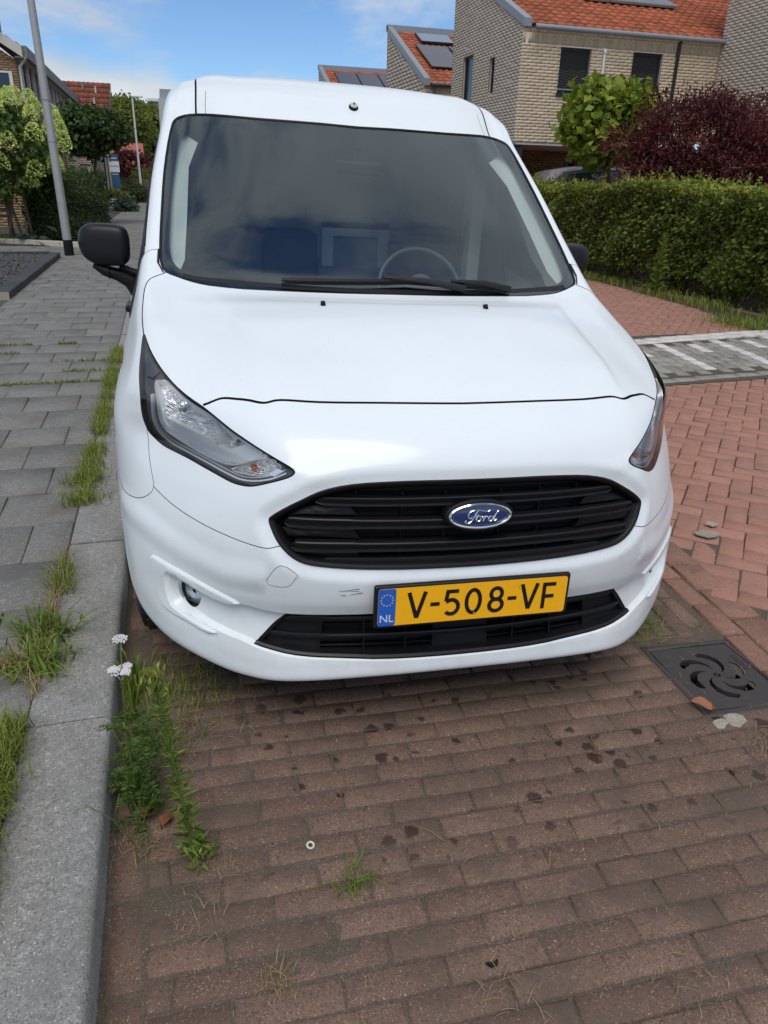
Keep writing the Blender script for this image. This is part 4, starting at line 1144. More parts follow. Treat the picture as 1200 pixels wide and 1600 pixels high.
m = MB(); m.bb(-5.1, -4.2, LY - .075, LY - .062, 3.05, 4.25); m.obj('pane', M['darkglass'], rh)
MB().bb(-4.02, -3.5, LY - .1, LY - .01, 3.42, 3.50).obj('window_sill', M['darkwood'], rh)
# low garden wall of brick behind the hedge, and shed corner
gw = empty('brick_wall', (0, 0, 0), label='low brown brick garden wall behind the hydrangea stakes', cat='wall')
brickwall(gw, 'brickwork', (-6.5, 23.0, 0), (1, 0, 0), 3.6, .1, 1.5, M['bk_yel'], M['mortard'], (0, -1, 0), bl=.21, bh=.066)
sh = empty('brick_shed', (0, 0, 0), label='flat brown brick shed between the row houses and the round tree', cat='shed')
brickwall(sh, 'brickwork', (-3.4, 34.0, 0), (1, 0, 0), 1.08, .1, 2.25, M['bk_greyshade'], M['mortard'], (0, -1, 0), bl=.21, bh=.066, holes=[(.45, .85, .1, 1.8)])
MB().bb(-2.95, -2.55, 34.05, 34.08, .1, 1.8).obj('door', M['mortarg'], sh)
MB().bb(-3.45, -2.28, 33.95, 38, 2.25, 2.35).obj('roof', M['fascia'], sh)

# ---- red roofed house farther on the left
rr_ = empty('red_roofed_house', (0, 0, 0), label='house with steep brown-red tiled roof and roof vents beyond the row houses', cat='house')
rooftiles(rr_, (-5.4, 44.5, 3.55), (1, 0, 0), Vector((.13, .55, .80)).normalized(), 13, 9, M['rooftile2'])
MB().bb(-5.6, -2.5, 44.6, 49, .1, 3.6).obj('wall', M['mortarg'], rr_)
m = MB(); m.add([(-2.35, 44.5, 3.5), (-2.35, 49, 3.5), (-2.0, 46.2, 5.7)], [(0, 1, 2)]); m.obj('gable', M['fascia'], rr_)
for (x, z_) in ((-3.35, 5.45), (-2.75, 5.3), (-2.85, 4.75)):
    yb_ = 44.5 + (z_ - 3.55) * .69 - .05
    m = MB(); m.lathe([(.05, -.05), (.05, .22), (.07, .24), (.0, .27)], (x, yb_, z_), 'Z', 10); m.obj('roof_vent', M['cream'] if z_ < 5.4 else M['zinc'], rr_, smooth=True)
ca = empty('carport', (0, 0, 0), label='small dark blue flat canopy at the end of the row houses', cat='canopy')
m = MB(); m.bb(-3.5, -2.45, 42.5, 44.2, 3.98, 4.30); m.obj('roof', M['pv'], ca)
for x in (-3.4, -2.55): MB().bb(x - .04, x + .04, 42.6, 42.7, .1, 3.98).obj('post', M['anthra'], ca)
# grey flat building and small red house, fence, planter
gb = empty('office_building', (0, 0, 0), label='pale grey flat-roofed building above the far trees beside the van', cat='building')
MB().bb(-.2, 12, 92, 104, 0, 8.6).obj('wall', M['zinc'], gb); MB().bb(-.5, 12.3, 91.6, 104.4, 8.6, 8.85).obj('roof_edge', M['whitepaint'], gb)
MB().bb(.8, 11, 93, 103, 8.85, 9.9).obj('roof_box', M['zinc'], gb)
for k in range(6): MB().bb(.4 + 1.9 * k, 1.7 + 1.9 * k, 91.96, 91.99, 6.6, 7.9).obj('window', M['darkglass'], gb)
sh2 = empty('small_red_house', (0, 0, 0), label='small house with bright red roof seen between the round tree and the lamp post', cat='house')
MB().bb(-3.1, -1.0, 58, 62, 0, 1.6).obj('wall', M['mortarg'], sh2)
m = MB(); m.add([(-3.2, 57.8, 1.55), (-.9, 57.8, 1.55), (-.9, 59.6, 3.5), (-3.2, 59.6, 3.5)], [(0, 1, 2, 3)]); m.obj('roof', plain('red_roof', (.36, .10, .07), .8), sh2)
fe = empty('wooden_fence', (0, 0, 0), label='grey-brown wooden plank fence at the far end of the path', cat='fence')
for k in range(22): MB().bb(-2.35 + .085 * k, -2.27 + .085 * k, 48.5, 48.53, .1, 1.25 + .01 * (k % 3)).obj('plank', M['wood'], fe)
for x in (-2.36, -1.5, -.5): MB().bb(x - .05, x + .05, 48.54, 48.62, .1, 1.3).obj('post', M['wood'], fe)
pw = empty('planter_wall', (-1.95, 37, .1), label='low white planter wall beside the path beyond the garden hedge', cat='planter')
MB().bb(-.55, .35, 0, .15, 0, .42).obj('wall', M['whitepaint'], pw); MB().bb(-.55, -.40, .15, 2.2, 0, .42).obj('wall', M['whitepaint'], pw); MB().bb(.2, .35, .15, 2.2, 0, .42).obj('wall', M['whitepaint'], pw)

# ---- sign board
sg = empty('sign_board', (-1.90, 38.6, .30), (0, 0, .06), label='narrow upright sign board, blue above and below a white name panel', cat='sign')
blue = plain('sign_blue', (.03, .10, .20), .4); white = plain('sign_white', (.62, .66, .68), .4)
MB().bb(-.17, .17, -.04, .04, .0, 1.28).obj('lower_panel', blue, sg)
MB().bb(-.21, .21, -.05, .05, 1.28, 1.72).obj('name_panel', white, sg)
MB().bb(-.18, .18, -.04, .04, 1.72, 2.0).obj('upper_panel', blue, sg)
MB().tube([(-.27, .05, 0), (-.27, .05, 1.9)], .035, 8).obj('post', M['wood'], sg, smooth=True)
def text(s, size, mat, parent, loc, rot, name='lettering', ext=.0015, align='CENTER'):
    c = bpy.data.curves.new('t', 'FONT'); c.body = s; c.size = size; c.align_x = align; c.align_y = 'CENTER'; c.extrude = ext; c.resolution_u = 3
    o = bpy.data.objects.new('t', c); COL.objects.link(o)
    me = bpy.data.meshes.new_from_object(o.evaluated_get(bpy.context.evaluated_depsgraph_get()))
    bpy.data.objects.remove(o); me.materials.clear(); ob = link(name, me, mat, parent); ob.location = loc; ob.rotation_euler = rot; return ob
text('SCHAKEL', .095, plain('sign_ink', (.03, .05, .09), .5), sg, (0, -.054, 1.52), (PI / 2, 0, 0))
MB().bb(-.13, .13, -.046, -.041, 1.83, 1.87).obj('light_strip', white, sg)
MB().bb(-.13, .13, -.046, -.041, 1.18, 1.205).obj('light_strip', white, sg)

# ---- lamp posts
def lamp(name, loc, h, r0, r1, label, lean=(0, 0), head=True, mat='alu'):
    e = empty(name, loc, label=label, cat='lamp post')
    m = MB(); m.tube([(0, 0, 0), (lean[0] * .25, lean[1] * .25, h * .25), (lean[0], lean[1], h)], [r0, r0 * .93, r1], 20); m.obj('pole', M[mat], e, smooth=True)
    m = MB(); m.lathe([(r0 * 1.08, 0), (r0 * 1.08, .26), (r0 * .9, .262)], n=20); m.obj('base_sleeve', M['plasticd'], e, smooth=True)
    for z_ in (1.80, 2.42):
        if z_ < h and mat == 'alu': m = MB(); t = z_ / h; m.lathe([(r0 * .96, 0), (r0 * .985, .006), (r0 * .96, .018)], (lean[0] * t, lean[1] * t, z_), n=20); m.obj('collar', M['zinc'], e, smooth=True)
    if head:
        m = MB(); m.box((lean[0] + .25, lean[1], h + .03), (.62, .17, .08)); o = m.obj('lamp_head', M['whitepaint'], e); bevel(o, .03, 2)
    return e
lamp('lamp_post', (-1.66, 14.95, PZ), 6.4, .075, .047, 'tall silver lamp post with dark foot beside the gravel bed', lean=(-.08, 0))
_a = lamp('street_lamp', (-1.05, 48, .1), 5.25, .07, .04, 'thin pale street lamp left of the van beyond the sign board', mat='whitepaint')
_b = lamp('street_lamp', (-.72, 72, .1), 4.75, .07, .045, 'smallest and farthest street lamp just beside the van roof', mat='whitepaint')
_a['group'] = _b['group'] = 'distant street lamps'
# ---- parked car beyond, roof only visible above the hedge
pc = empty('parked_car', (8.72, 15.7, .33), (0, 0, -.12), label='silver-grey parked car with only its roof and side windows above the hedge', cat='car')
prof = [(-1.9, .35), (-1.95, .75), (-1.7, .95), (-1.25, 1.02), (-.75, 1.42), (-.3, 1.50), (.5, 1.50), (1.15, 1.38), (1.75, 1.0), (1.95, .9), (1.98, .4)]
carp = Mat('silver_car_paint', (.36, .36, .40), .3, metal=.35, coat=.8).m
V, Fq = [], []; n = len(prof)
secs = [(-.86, .9), (-.80, 1.0), (-.3, 1.02), (.3, 1.02), (.80, 1.0), (.86, .9)]
for (yy, k) in secs:
    for x, z in prof:
        top_ = max(0, z - .95); V.append((x * (1 if abs(yy) < .5 else .985), yy * (1 - .28 * top_), .35 + (z - .35) * (1.0 if abs(yy) < .82 else .975) + (.02 if abs(yy) < .4 else 0)))
for s_ in range(5):
    for i in range(n - 1): Fq.append((s_ * n + i, s_ * n + i + 1, (s_ + 1) * n + i + 1, (s_ + 1) * n + i))
m = MB(); m.add(V, Fq + [tuple(range(n)), tuple(range(5 * n, 6 * n))[::-1]]); m.obj('body', carp, pc, smooth=True)
for sgn in (-1, 1):
    for nm, pl in (('side_window', [(-.72, 1.04), (-.62, 1.36), (.12, 1.44), (.12, 1.04)]), ('side_window', [(.2, 1.04), (.2, 1.44), (.9, 1.34), (1.25, 1.04)])):
        yv = lambda z: sgn * (.862 * (1 - .28 * (z - .95)) + .004)
        m = MB(); m.add([(x, yv(z) , z) for x, z in pl], [(0, 1, 2, 3)]); m.obj(nm, plain('car_glass', (.05, .07, .075), .05, spec=.9), pc)
for x in (-1.25, 1.25):
    for yy in (-.78, .78):
        m = MB(); m.lathe([(.0, -.1), (.3, -.1), (.32, -.06), (.32, .06), (.3, .1), (0, .1)], (x, yy, .32), 'Y', 20); m.obj('wheel', M['rubber'], pc, smooth=True)
m = MB(); m.tube([(-.55, 0, 1.50), (-.85, 0, 1.72)], .006, 5); m.obj('antenna', M['plastic'], pc)

# ================================================================== SMALL PLANTS IN THE FOREGROUND
# grass growing in the joint between kerb and tiles
def band(ya, yb, xc, wd, n): 
    y = RNG.uniform(ya, yb, n); return np.stack([xc + RNG.normal(0, wd, n), y, np.full(n, PZ - .004)], 1)
g1 = np.concatenate([band(1.08, 1.74, -.490, .018, 2600), band(1.05, 1.5, -.535, .03, 1900)])
grasstuft('kerb_grass', g1, M['grass'], (.03, .085), .0016, .8)
_g = np.concatenate([band(3.25, 6.5, -.445, .024, 4600), band(3.2, 3.55, -.455, .045, 900)])
_g = _g[(np.sin(_g[:, 1] * 7.3) + np.sin(_g[:, 1] * 17.7 + 1) + RNG.normal(0, .9, len(_g))) > -.35]
grasstuft('kerb_grass', _g, M['grass'], (.025, .08), .0018, 1.1)
grasstuft('dry_grass', _g[::9] + [0, .01, 0], M['drygrass'], (.02, .07), .0014, 1.2)
P = np.concatenate([[(-.47 + RNG.normal(0, .045), y_ + RNG.normal(0, .035), PZ) for _ in range(110)] for y_ in (2.0, 2.19)])
grasstuft('crab_grass', P, M['weed'], (.05, .13), .0040, 1.15, flat=1)
grasstuft('crab_grass', np.concatenate([band(2.42, 2.62, -.455, .02, 200), band(1.97, 2.22, -.47, .035, 150)]), M['grass'], (.03, .08), .0016, 1.3)
grasstuft('dry_grass', np.concatenate([band(1.85, 2.75, -.46, .010, 500), np.stack([RNG.uniform(-.62, -.5, 250), RNG.normal(2.02, .012, 250), np.full(250, PZ)], 1)]), M['drygrass'], (.015, .07), .0012, 1.3)
J = []
for (xa, xb, y_, n_) in ((-1.25, -.46, 5.50, 330), (-1.6, -1.15, 6.85, 160), (-1.45, -1.2, 6.5, 90), (-.95, -.8, 7.0, 90), (-.85, -.46, 6.16, 90), (-.8, -.46, 5.8, 80)):
    y_ = 2.36 + round((y_ - 2.36) / P_) * P_; J.append(np.stack([RNG.uniform(xa, xb, n_), RNG.normal(y_, .012, n_), np.full(n_, PZ - .003)], 1))
grasstuft('joint_moss', np.concatenate(J), M['grass'], (.012, .035), .003, 1.2)
# small tufts and straw lying on the bricks
def spot(x, y, n_, sp): return np.stack([RNG.normal(x, sp, n_), RNG.normal(y, sp, n_), np.full(n_, 0)], 1)
def onbay(P): P[:, 2] = -.031 * (P[:, 0] - .675) - .001; return P
grasstuft('brick_tuft', onbay(np.concatenate([spot(.286, 1.16, 70, .022), spot(1.55, 2.02, 240, .06), spot(-.1, 1.95, 500, .10), spot(-.15, 1.7, 150, .06)])), M['weed'], (.02, .07), .0013, 1.3, flat=1)
grasstuft('straw', onbay(np.concatenate([spot(.082, .972, 60, .018), spot(1.562, 1.36, 60, .03), spot(.534, .858, 50, .03), spot(.9, .757, 60, .05), spot(-.06, 1.12, 40, .03), spot(.0, 1.25, 30, .03), spot(-.18, 1.36, 90, .04), spot(0.0, 1.85, 250, .09)])), M['drygrass'], (.012, .042), .0008, 1.35, flat=1)
n = 900
P = onbay(np.stack([RNG.uniform(-.2, 1.8, n), RNG.uniform(.7, 1.9, n), np.zeros(n)], 1))
grasstuft('straw', P, M['drygrass'], (.006, .02), .0008, 1.35, flat=1)
for (x, y, a, L, lb) in ((.5, 1.249, -.9, .075, 'single long dry straw lying on the bricks in front of the number plate'), (.56, 1.158, .3, .03, 'short dry straw lying on the bricks near the long one')):
    m = MB(); z_ = gz(x) + .003; m.tube([(x - L / 2 * math.cos(a), y - L / 2 * math.sin(a), z_), (x, y + .004, z_ + .003), (x + L / 2 * math.cos(a), y + L / 2 * math.sin(a), z_)], .0009, 5)
    tag(m.obj('dry_straw', M['drygrass']), lb, 'straw')
# bits
m = MB(); m.lathe([(.0085, 0), (.0105, .003), (.0085, .005), (.006, .004), (.0055, .001)], (0, 0, 0), n=16)
o = m.obj('bottle_ring', plain('off_white_plastic', (.62, .60, .48), .5), smooth=True); o.location = (.207, 1.28, gz(.207) + .002); o.rotation_euler = (.25, .1, 0)
tag(o, 'small cream plastic ring lying on the bricks', 'plastic ring')
m = MB(); m.tube([(-.013, .004, .003), (-.005, -.003, .004), (.006, -.003, .004), (.013, .005, .003)], [.002, .0055, .005, .002], 7)
o = m.obj('black_scrap', M['plastic']); o.location = (.513, .908, gz(.5)); tag(o, 'small curved black scrap lying on the bricks near the bottom of the picture', 'litter')
def deadleaf(x, y, z_, L, a, lb, nm='fallen_leaf'):
    m = MB(); V = []
    for i in range(7):
        t = i / 6; w_ = L * .28 * math.sin(PI * t) ** .7
        for s_ in (-1, 0, 1): V.append((t * L - L / 2, s_ * w_, .012 * abs(s_) + .01 * math.sin(t * 5) + .004))
    m.add(V, [(3 * i + k, 3 * i + 3 + k, 3 * i + 4 + k, 3 * i + 1 + k) for i in range(6) for k in (0, 1)])
    o = m.obj(nm, M['deadleaf'], smooth=True); o.location = (x, y, z_); o.rotation_euler = (.1, -.1, a); tag(o, lb, 'leaf')
deadleaf(-.118, 1.425, gz(0) + .004, .05, 1.1, 'upright brown fallen leaf at the foot of the weeds by the kerb')
deadleaf(-.155, 1.455, gz(0) + .004, .06, .5, 'rust-brown fallen leaf under the feathery weeds by the kerb')
deadleaf(1.487, 1.535, gz(1.5) + .006, .075, -.7, 'orange-brown fallen leaf at the corner of the drain grate')
# yarrow with white flower heads by the kerb
def fern(mb_pts, base, d, L, nl=13):
    for t in np.linspace(.12, 1, nl):
        mb_pts[0].append(base + d * L * t + Vector((0, 0, .25 * L * t * (1 - t) * 2))); mb_pts[1].append((d, t, L))
ya = empty('yarrow', (-.185, 1.50, gz(-.18)), label='feathery yarrow weed with white flower heads growing against the kerb', cat='weed')
stems = [((0, 0, 0), (.0, .03, .16), (-.01, .035, .30)), ((.005, .0, 0), (.0, .035, .12), (-.012, .045, .245))]
zt = []
# flower heads at (px 188,1000) and (187,1048)
for k, (sx, top_, rad) in enumerate([(0, (.010, .02, .470), .017), (.004, (.0, .015, .390), .021)]):
    m = MB(); m.tube([(sx, 0, 0), (sx * .5 - .004, .015 * (1 - k), top_[2] * .5), top_], [.0022, .0018, .0013], 6); m.obj('stem', M['weed'], ya)
    hm = MB()
    cl = [(0, 0, 1)] if k == 0 else [(0, 0, 1), (.016, .012, .55), (.014, -.012, .55), (-.014, .004, .6)]
    for (ox, oy, sc) in cl:
        hm.tube([(top_[0], top_[1], top_[2] - .03), (top_[0] + ox, top_[1] + oy, top_[2])], .001, 4)
        for q in range(34):
            a = q * 2.4; r = rad * sc * math.sqrt(q / 34); c = (top_[0] + ox + r * math.cos(a), top_[1] + oy + r * math.sin(a), top_[2] + .004 - r * .25 + random.gauss(0, .001))
            hm.lathe([(0, -.003), (.0026, -.001), (.0026, .001), (0, .002)], c, 'Z', 6)
    hm.obj('flower_head', M['yarrow'], ya)
P_l, D_l, S_l = [], [], []
for f_ in range(60):
    a = random.uniform(0, 2 * PI); h0 = random.choice([0, 0, .02, .06, .12, .18, .24]); L = random.uniform(.07, .14) * (1 - h0 * 1.6)
    d = Vector((math.cos(a), math.sin(a), random.uniform(.1, .9))).normalized(); b0 = Vector((random.gauss(.012, .014), random.gauss(0, .035), h0))
    sd_ = Vector((-math.sin(a), math.cos(a), 0))
    for t in np.linspace(.15, 1, 15):
        c = b0 + d * L * t - Vector((0, 0, L * .35 * t * t))
        for s_ in (-1, 1):
            P_l.append(c); D_l.append(sd_ * s_ + d * .6 + Vector((0, 0, .1))); S_l.append(.017 * math.sin(PI * min(1, t * .85 + .15)) + .004)
P_l = np.array(P_l); D_l = np.array(D_l)
link('leaves', leafmesh(P_l, np.array(S_l), dirs=D_l, aspect=.28, up=1), M['lf_hyd'], ya)['kind'] = 'stuff'
# fleabane with narrow leaves
fb = empty('fleabane', (-.055, 1.30, gz(-.05)), label='upright light green weed with narrow leaves leaning over the bricks by the kerb', cat='weed')
top_ = Vector((-.050, .12, .43)); m = MB(); pts = [Vector((0, 0, 0)), Vector((-.012, .03, .12)), Vector((-.032, .075, .28)), top_]
m.tube(pts, [.0035, .0032, .0026, .0015], 7); m.obj('stem', M['weed'], fb, smooth=True)
P_l, D_l, S_l = [], [], []
for k in range(170):
    t = (k / 170) ** .8; seg = t * 3; i = min(2, int(seg)); c = pts[i].lerp(pts[i + 1], seg - i); a = k * 2.4
    P_l.append(c); D_l.append((math.cos(a), math.sin(a), .35 + 1.0 * t)); S_l.append(random.uniform(.038, .058) * (1 - .6 * t) + .005)
link('leaves', leafmesh(np.array(P_l), np.array(S_l), dirs=np.array(D_l), aspect=.17, up=1), M['weed'], fb)['kind'] = 'stuff'
tu = leafmesh(np.array([[random.gauss(0, .010) - .05, random.gauss(0, .010) + .12, .385 + random.random() * .055] for _ in range(110)]), .022, up=.5, aspect=.3, dirs=np.tile([0, 0, 1.], (110, 1)))
link('growing_tip', tu, M['lf_hedgey'], fb)['kind'] = 'stuff'
lw_ = []
for k in range(60): lw_.append((random.gauss(.0, .022), random.gauss(0, .02), random.uniform(.0, .05)))
link('lower_leaves', leafmesh(np.array(lw_), RNG.uniform(.015, .03, 60), up=1, aspect=.4), M['weed'], fb)['kind'] = 'stuff'
P = spot(-.19, 1.58, 80, .0); P[:, 0] += RNG.normal(0, .012, 80); P[:, 1] += RNG.normal(0, .08, 80)
grasstuft('kerb_foot_grass', onbay(P), M['lf_hyd'], (.06, .14), .0022, .9)
P = spot(-.2, 1.95, 60, .0); P[:, 0] += RNG.normal(0, .01, 60); P[:, 1] += RNG.normal(0, .04, 60)
grasstuft('kerb_foot_grass', onbay(P), M['weed'], (.06, .14), .0035, .5)
# ================================================================== THE VAN
ROWS=[
# R0 underside
[(0,.16,.335),(.25,.165,.333),(.466,.19,.323),(.58,.24,.318),(.68,.31,.322),(.76,.40,.335),(.82,.50,.355),(.855,.55,.38),(.86,.60,.41)],
# R1 lip bottom
[(0,.02,.325),(.25,.027,.322),(.466,.056,.311),(.58,.11,.305),(.68,.185,.309),(.78,.29,.324),(.845,.40,.345),(.878,.49,.375),(.892,.555,.405)],
# R2 lip top
[(0,.004,.375),(.25,.012,.372),(.466,.043,.365),(.58,.098,.365),(.68,.17,.372),(.785,.275,.39),(.856,.39,.41),(.889,.49,.43),(.903,.565,.45)],
# R3
[(0,.030,.48),(.25,.037,.48),(.466,.068,.48),(.58,.122,.48),(.685,.19,.482),(.79,.295,.488),(.862,.40,.495),(.893,.505,.505),(.908,.59,.515)],
# R4
[(0,.012,.555),(.25,.018,.555),(.466,.052,.555),(.58,.108,.555),(.685,.18,.555),(.79,.29,.558),(.865,.41,.562),(.898,.53,.57),(.914,.625,.578)],
# R5
[(0,.004,.625),(.25,.012,.625),(.466,.043,.625),(.58,.102,.625),(.685,.185,.625),(.79,.305,.625),(.866,.43,.63),(.904,.57,.635),(.920,.68,.64)],
# R6
[(0,.0,.70),(.25,.01,.70),(.466,.042,.70),(.58,.11,.70),(.685,.208,.70),(.79,.342,.70),(.868,.48,.705),(.91,.64,.71),(.928,.80,.715)],
# R7
[(0,.006,.79),(.25,.017,.79),(.466,.06,.79),(.58,.14,.79),(.685,.25,.79),(.785,.385,.79),(.86,.505,.79),(.911,.665,.795),(.930,.86,.80)],
# R8
[(0,.028,.88),(.25,.042,.88),(.462,.095,.88),(.58,.19,.878),(.68,.30,.876),(.77,.42,.873),(.850,.535,.87),(.910,.67,.865),(.930,.90,.86)],
# R8b
[(0,.085,.962),(.25,.10,.962),(.462,.155,.957),(.58,.22,.95),(.668,.305,.945),(.76,.415,.937),(.842,.535,.928),(.904,.69,.912),(.925,.95,.895)],
# R9 seam
[(0,.20,1.027),(.25,.212,1.026),(.47,.252,1.019),(.57,.287,1.009),(.66,.34,1.0),(.752,.43,.995),(.832,.55,.985),(.892,.72,.952),(.917,1.0,.925)],
# R10
[(0,.38,1.092),(.25,.388,1.091),(.465,.412,1.083),(.567,.44,1.072),(.66,.485,1.057),(.748,.55,1.054),(.828,.635,1.038),(.880,.80,.99),(.911,1.06,.94)],
# R11
[(0,.60,1.148),(.25,.605,1.147),(.46,.625,1.138),(.56,.645,1.128),(.66,.675,1.12),(.752,.72,1.115),(.828,.80,1.10),(.875,.94,1.03),(.908,1.11,.97)],
# R12
[(0,.80,1.18),(.25,.807,1.18),(.455,.827,1.172),(.56,.845,1.165),(.66,.87,1.162),(.755,.90,1.163),(.832,.95,1.148),(.874,1.04,1.07),(.906,1.16,.99)],
# R13 glass base
[(0,1.0,1.2),(.245,1.008,1.203),(.45,1.03,1.209),(.56,1.048,1.214),(.665,1.072,1.22),(.756,1.108,1.232),(.832,1.14,1.222),(.872,1.19,1.11),(.904,1.24,1.0)],
# R14
[(0,1.235,1.398),(.243,1.245,1.40),(.45,1.27,1.404),(.56,1.295,1.404),(.66,1.32,1.40),(.738,1.352,1.393),(.811,1.37,1.378),(.845,1.45,1.25),(.903,1.48,1.04)],
# R15
[(0,1.468,1.582),(.24,1.48,1.585),(.45,1.515,1.586),(.56,1.545,1.582),(.655,1.575,1.575),(.723,1.60,1.565),(.790,1.615,1.55),(.822,1.70,1.40),(.90,1.72,1.08)],
# R16
[(0,1.70,1.754),(.237,1.715,1.757),(.45,1.757,1.760),(.56,1.797,1.760),(.645,1.85,1.762),(.705,1.84,1.748),(.760,1.85,1.705),(.805,1.93,1.50),(.895,1.95,1.09)],
# R17
[(0,1.90,1.885),(.24,1.91,1.886),(.44,1.945,1.882),(.55,1.975,1.877),(.635,2.0,1.882),(.69,1.99,1.858),(.745,1.98,1.79),(.80,2.06,1.53),(.895,2.08,1.09)],
# R18
[(0,2.30,1.932),(.25,2.30,1.930),(.45,2.30,1.922),(.56,2.30,1.92),(.635,2.30,1.912),(.69,2.30,1.893),(.745,2.30,1.815),(.80,2.30,1.53),(.895,2.30,1.09)],
# R19
[(0,3.2,1.935),(.25,3.2,1.933),(.45,3.2,1.925),(.56,3.2,1.915),(.635,3.2,1.90),(.69,3.2,1.875),(.742,3.2,1.81),(.80,3.2,1.53),(.895,3.2,1.09)],
# R20
[(0,4.2,1.92),(.25,4.2,1.918),(.45,4.2,1.91),(.56,4.2,1.90),(.63,4.2,1.885),(.685,4.2,1.86),(.737,4.2,1.80),(.795,4.2,1.53),(.89,4.2,1.09)],
]
G=np.array(ROWS,float)
G[1:4,4:7,1]+=.007
G[4:6,4:7,1]+=.012
G[18:20,0:4,2]+=.02
G[17,0:4,2]+=.006
def _cr(P, t):
    n = len(P); t = np.clip(t, 0, n - 1 - 1e-9); i = np.floor(t).astype(int); f = t - i
    sh = (-1,) + (1,) * (P.ndim - 1)
    g = lambda k: P[np.clip(k, 0, n - 1)]
    p1, p2 = g(i), g(i + 1)
    p0 = np.where((i - 1 < 0).reshape(sh), 2 * p1 - p2, g(i - 1)); p3 = np.where((i + 2 > n - 1).reshape(sh), 2 * p2 - p1, g(i + 2))
    f = f.reshape(sh)
    return .5 * ((2 * p1) + (-p0 + p2) * f + (2 * p0 - 5 * p1 + 4 * p2 - p3) * f * f + (-p0 + 3 * p1 - 3 * p2 + p3) * f ** 3)
GX = np.concatenate([G[:, :0:-1] * np.array([-1, 1, 1]), G], 1)
VMAX = len(G) - 1
def ev(uv):
    uv = np.atleast_2d(np.asarray(uv, float)); u, v = uv[:, 0], uv[:, 1]
    R = _cr(GX, v); n = len(u); t = np.clip(u + 8, 0, 16 - 1e-9); i = np.floor(t).astype(int); f = (t - i)[:, None]; a = np.arange(n)
    g = lambda k: R[a, np.clip(k, 0, 16)]
    p1, p2 = g(i), g(i + 1)
    p0 = np.where((i - 1 < 0)[:, None], 2 * p1 - p2, g(i - 1)); p3 = np.where((i + 2 > 16)[:, None], 2 * p2 - p1, g(i + 2))
    return .5 * ((2 * p1) + (-p0 + p2) * f + (2 * p0 - 5 * p1 + 4 * p2 - p3) * f * f + (-p0 + 3 * p1 - 3 * p2 + p3) * f ** 3)
def jac(uv):
    uv = np.atleast_2d(np.asarray(uv, float)); e = .01
    Ju = (ev(uv + [e, 0]) - ev(uv - [e, 0])) / (2 * e); Jv = (ev(uv + [0, e]) - ev(uv - [0, e])) / (2 * e)
    n = np.cross(Ju, Jv); n /= np.linalg.norm(n, axis=1)[:, None] + 1e-12
    return Ju, Jv, n
def nrm(uv): return jac(uv)[2]
def offs(uv, dist, closed=True):
    """offset a polyline on the surface by dist metres, to the left of travel"""
    uv = np.asarray(uv, float); P = ev(uv); n = len(uv)
    if closed: T = np.roll(P, -1, 0) - np.roll(P, 1, 0)
    else: T = np.gradient(P, axis=0)
    T /= np.linalg.norm(T, axis=1)[:, None] + 1e-12
    Ju, Jv, N = jac(uv); Sd = np.cross(N, T)
    a = (Ju * Ju).sum(1); b = (Ju * Jv).sum(1); c = (Jv * Jv).sum(1); p = (Ju * Sd).sum(1); q = (Jv * Sd).sum(1); dt = a * c - b * b + 1e-12
    return uv + dist * np.stack([(c * p - b * q) / dt, (a * q - b * p) / dt], 1)
def smooth_line(pts, closed=True, per=5, sharp=()):
    """Catmull-Rom through points, keeping listed corners sharp"""
    P = np.asarray(pts, float); n = len(P); out = []
    rng = range(n if closed else n - 1)
    for i in rng:
        p1, p2 = P[i], P[(i + 1) % n]; p0 = P[(i - 1) % n] if (closed or i > 0) else 2 * p1 - p2; p3 = P[(i + 2) % n] if (closed or i + 2 < n) else 2 * p2 - p1
        if i in sharp: p0 = 2 * p1 - p2
        if (i + 1) % n in sharp: p3 = 2 * p2 - p1
        for k in range(per):
            f = k / per; out.append(.5 * ((2 * p1) + (-p0 + p2) * f + (2 * p0 - 5 * p1 + 4 * p2 - p3) * f * f + (-p0 + 3 * p1 - 3 * p2 + p3) * f ** 3))
    if not closed: out.append(P[-1])
    return np.array(out)
def ccw(uv):
    uv = np.asarray(uv); a = uv[:, 0] @ np.roll(uv[:, 1], -1) - np.roll(uv[:, 0], -1) @ uv[:, 1]
    return uv if a > 0 else uv[::-1]
def pip(P, poly):
    P = np.asarray(P); x, y = P[:, 0], P[:, 1]; c = np.zeros(len(P), bool); poly = np.asarray(poly).tolist(); n = len(poly)
    for i in range(n):
        x1, y1 = poly[i]; x2, y2 = poly[(i + 1) % n]
        if y1 == y2: continue
        c ^= ((y1 > y) != (y2 > y)) & (x < (x2 - x1) / (y2 - y1) * (y - y1) + x1)
    return c
def segdist(P, A, B):
    """min distance of points P (n,k) to segments A->B (m,k), plus nothing else"""
    d = np.full(len(P), 1e9)
    for a, b in zip(A, B):
        ab = b - a; L = (ab @ ab) + 1e-12; t = np.clip(((P - a) @ ab) / L, 0, 1); q = a + t[:, None] * ab; d = np.minimum(d, np.linalg.norm(P - q, axis=1))
    return d
def mirror(uv): return np.asarray(uv)[::-1] * [-1, 1]
def sym(half):
    """closed outline from a half outline running u=0 -> ... -> u=0"""
    h = np.asarray(half, float); m = h[::-1] * [-1, 1]
    m = m[1:] if abs(h[-1][0]) < 1e-6 else m
    m = m[:-1] if abs(h[0][0]) < 1e-6 else m
    return np.concatenate([h, m])

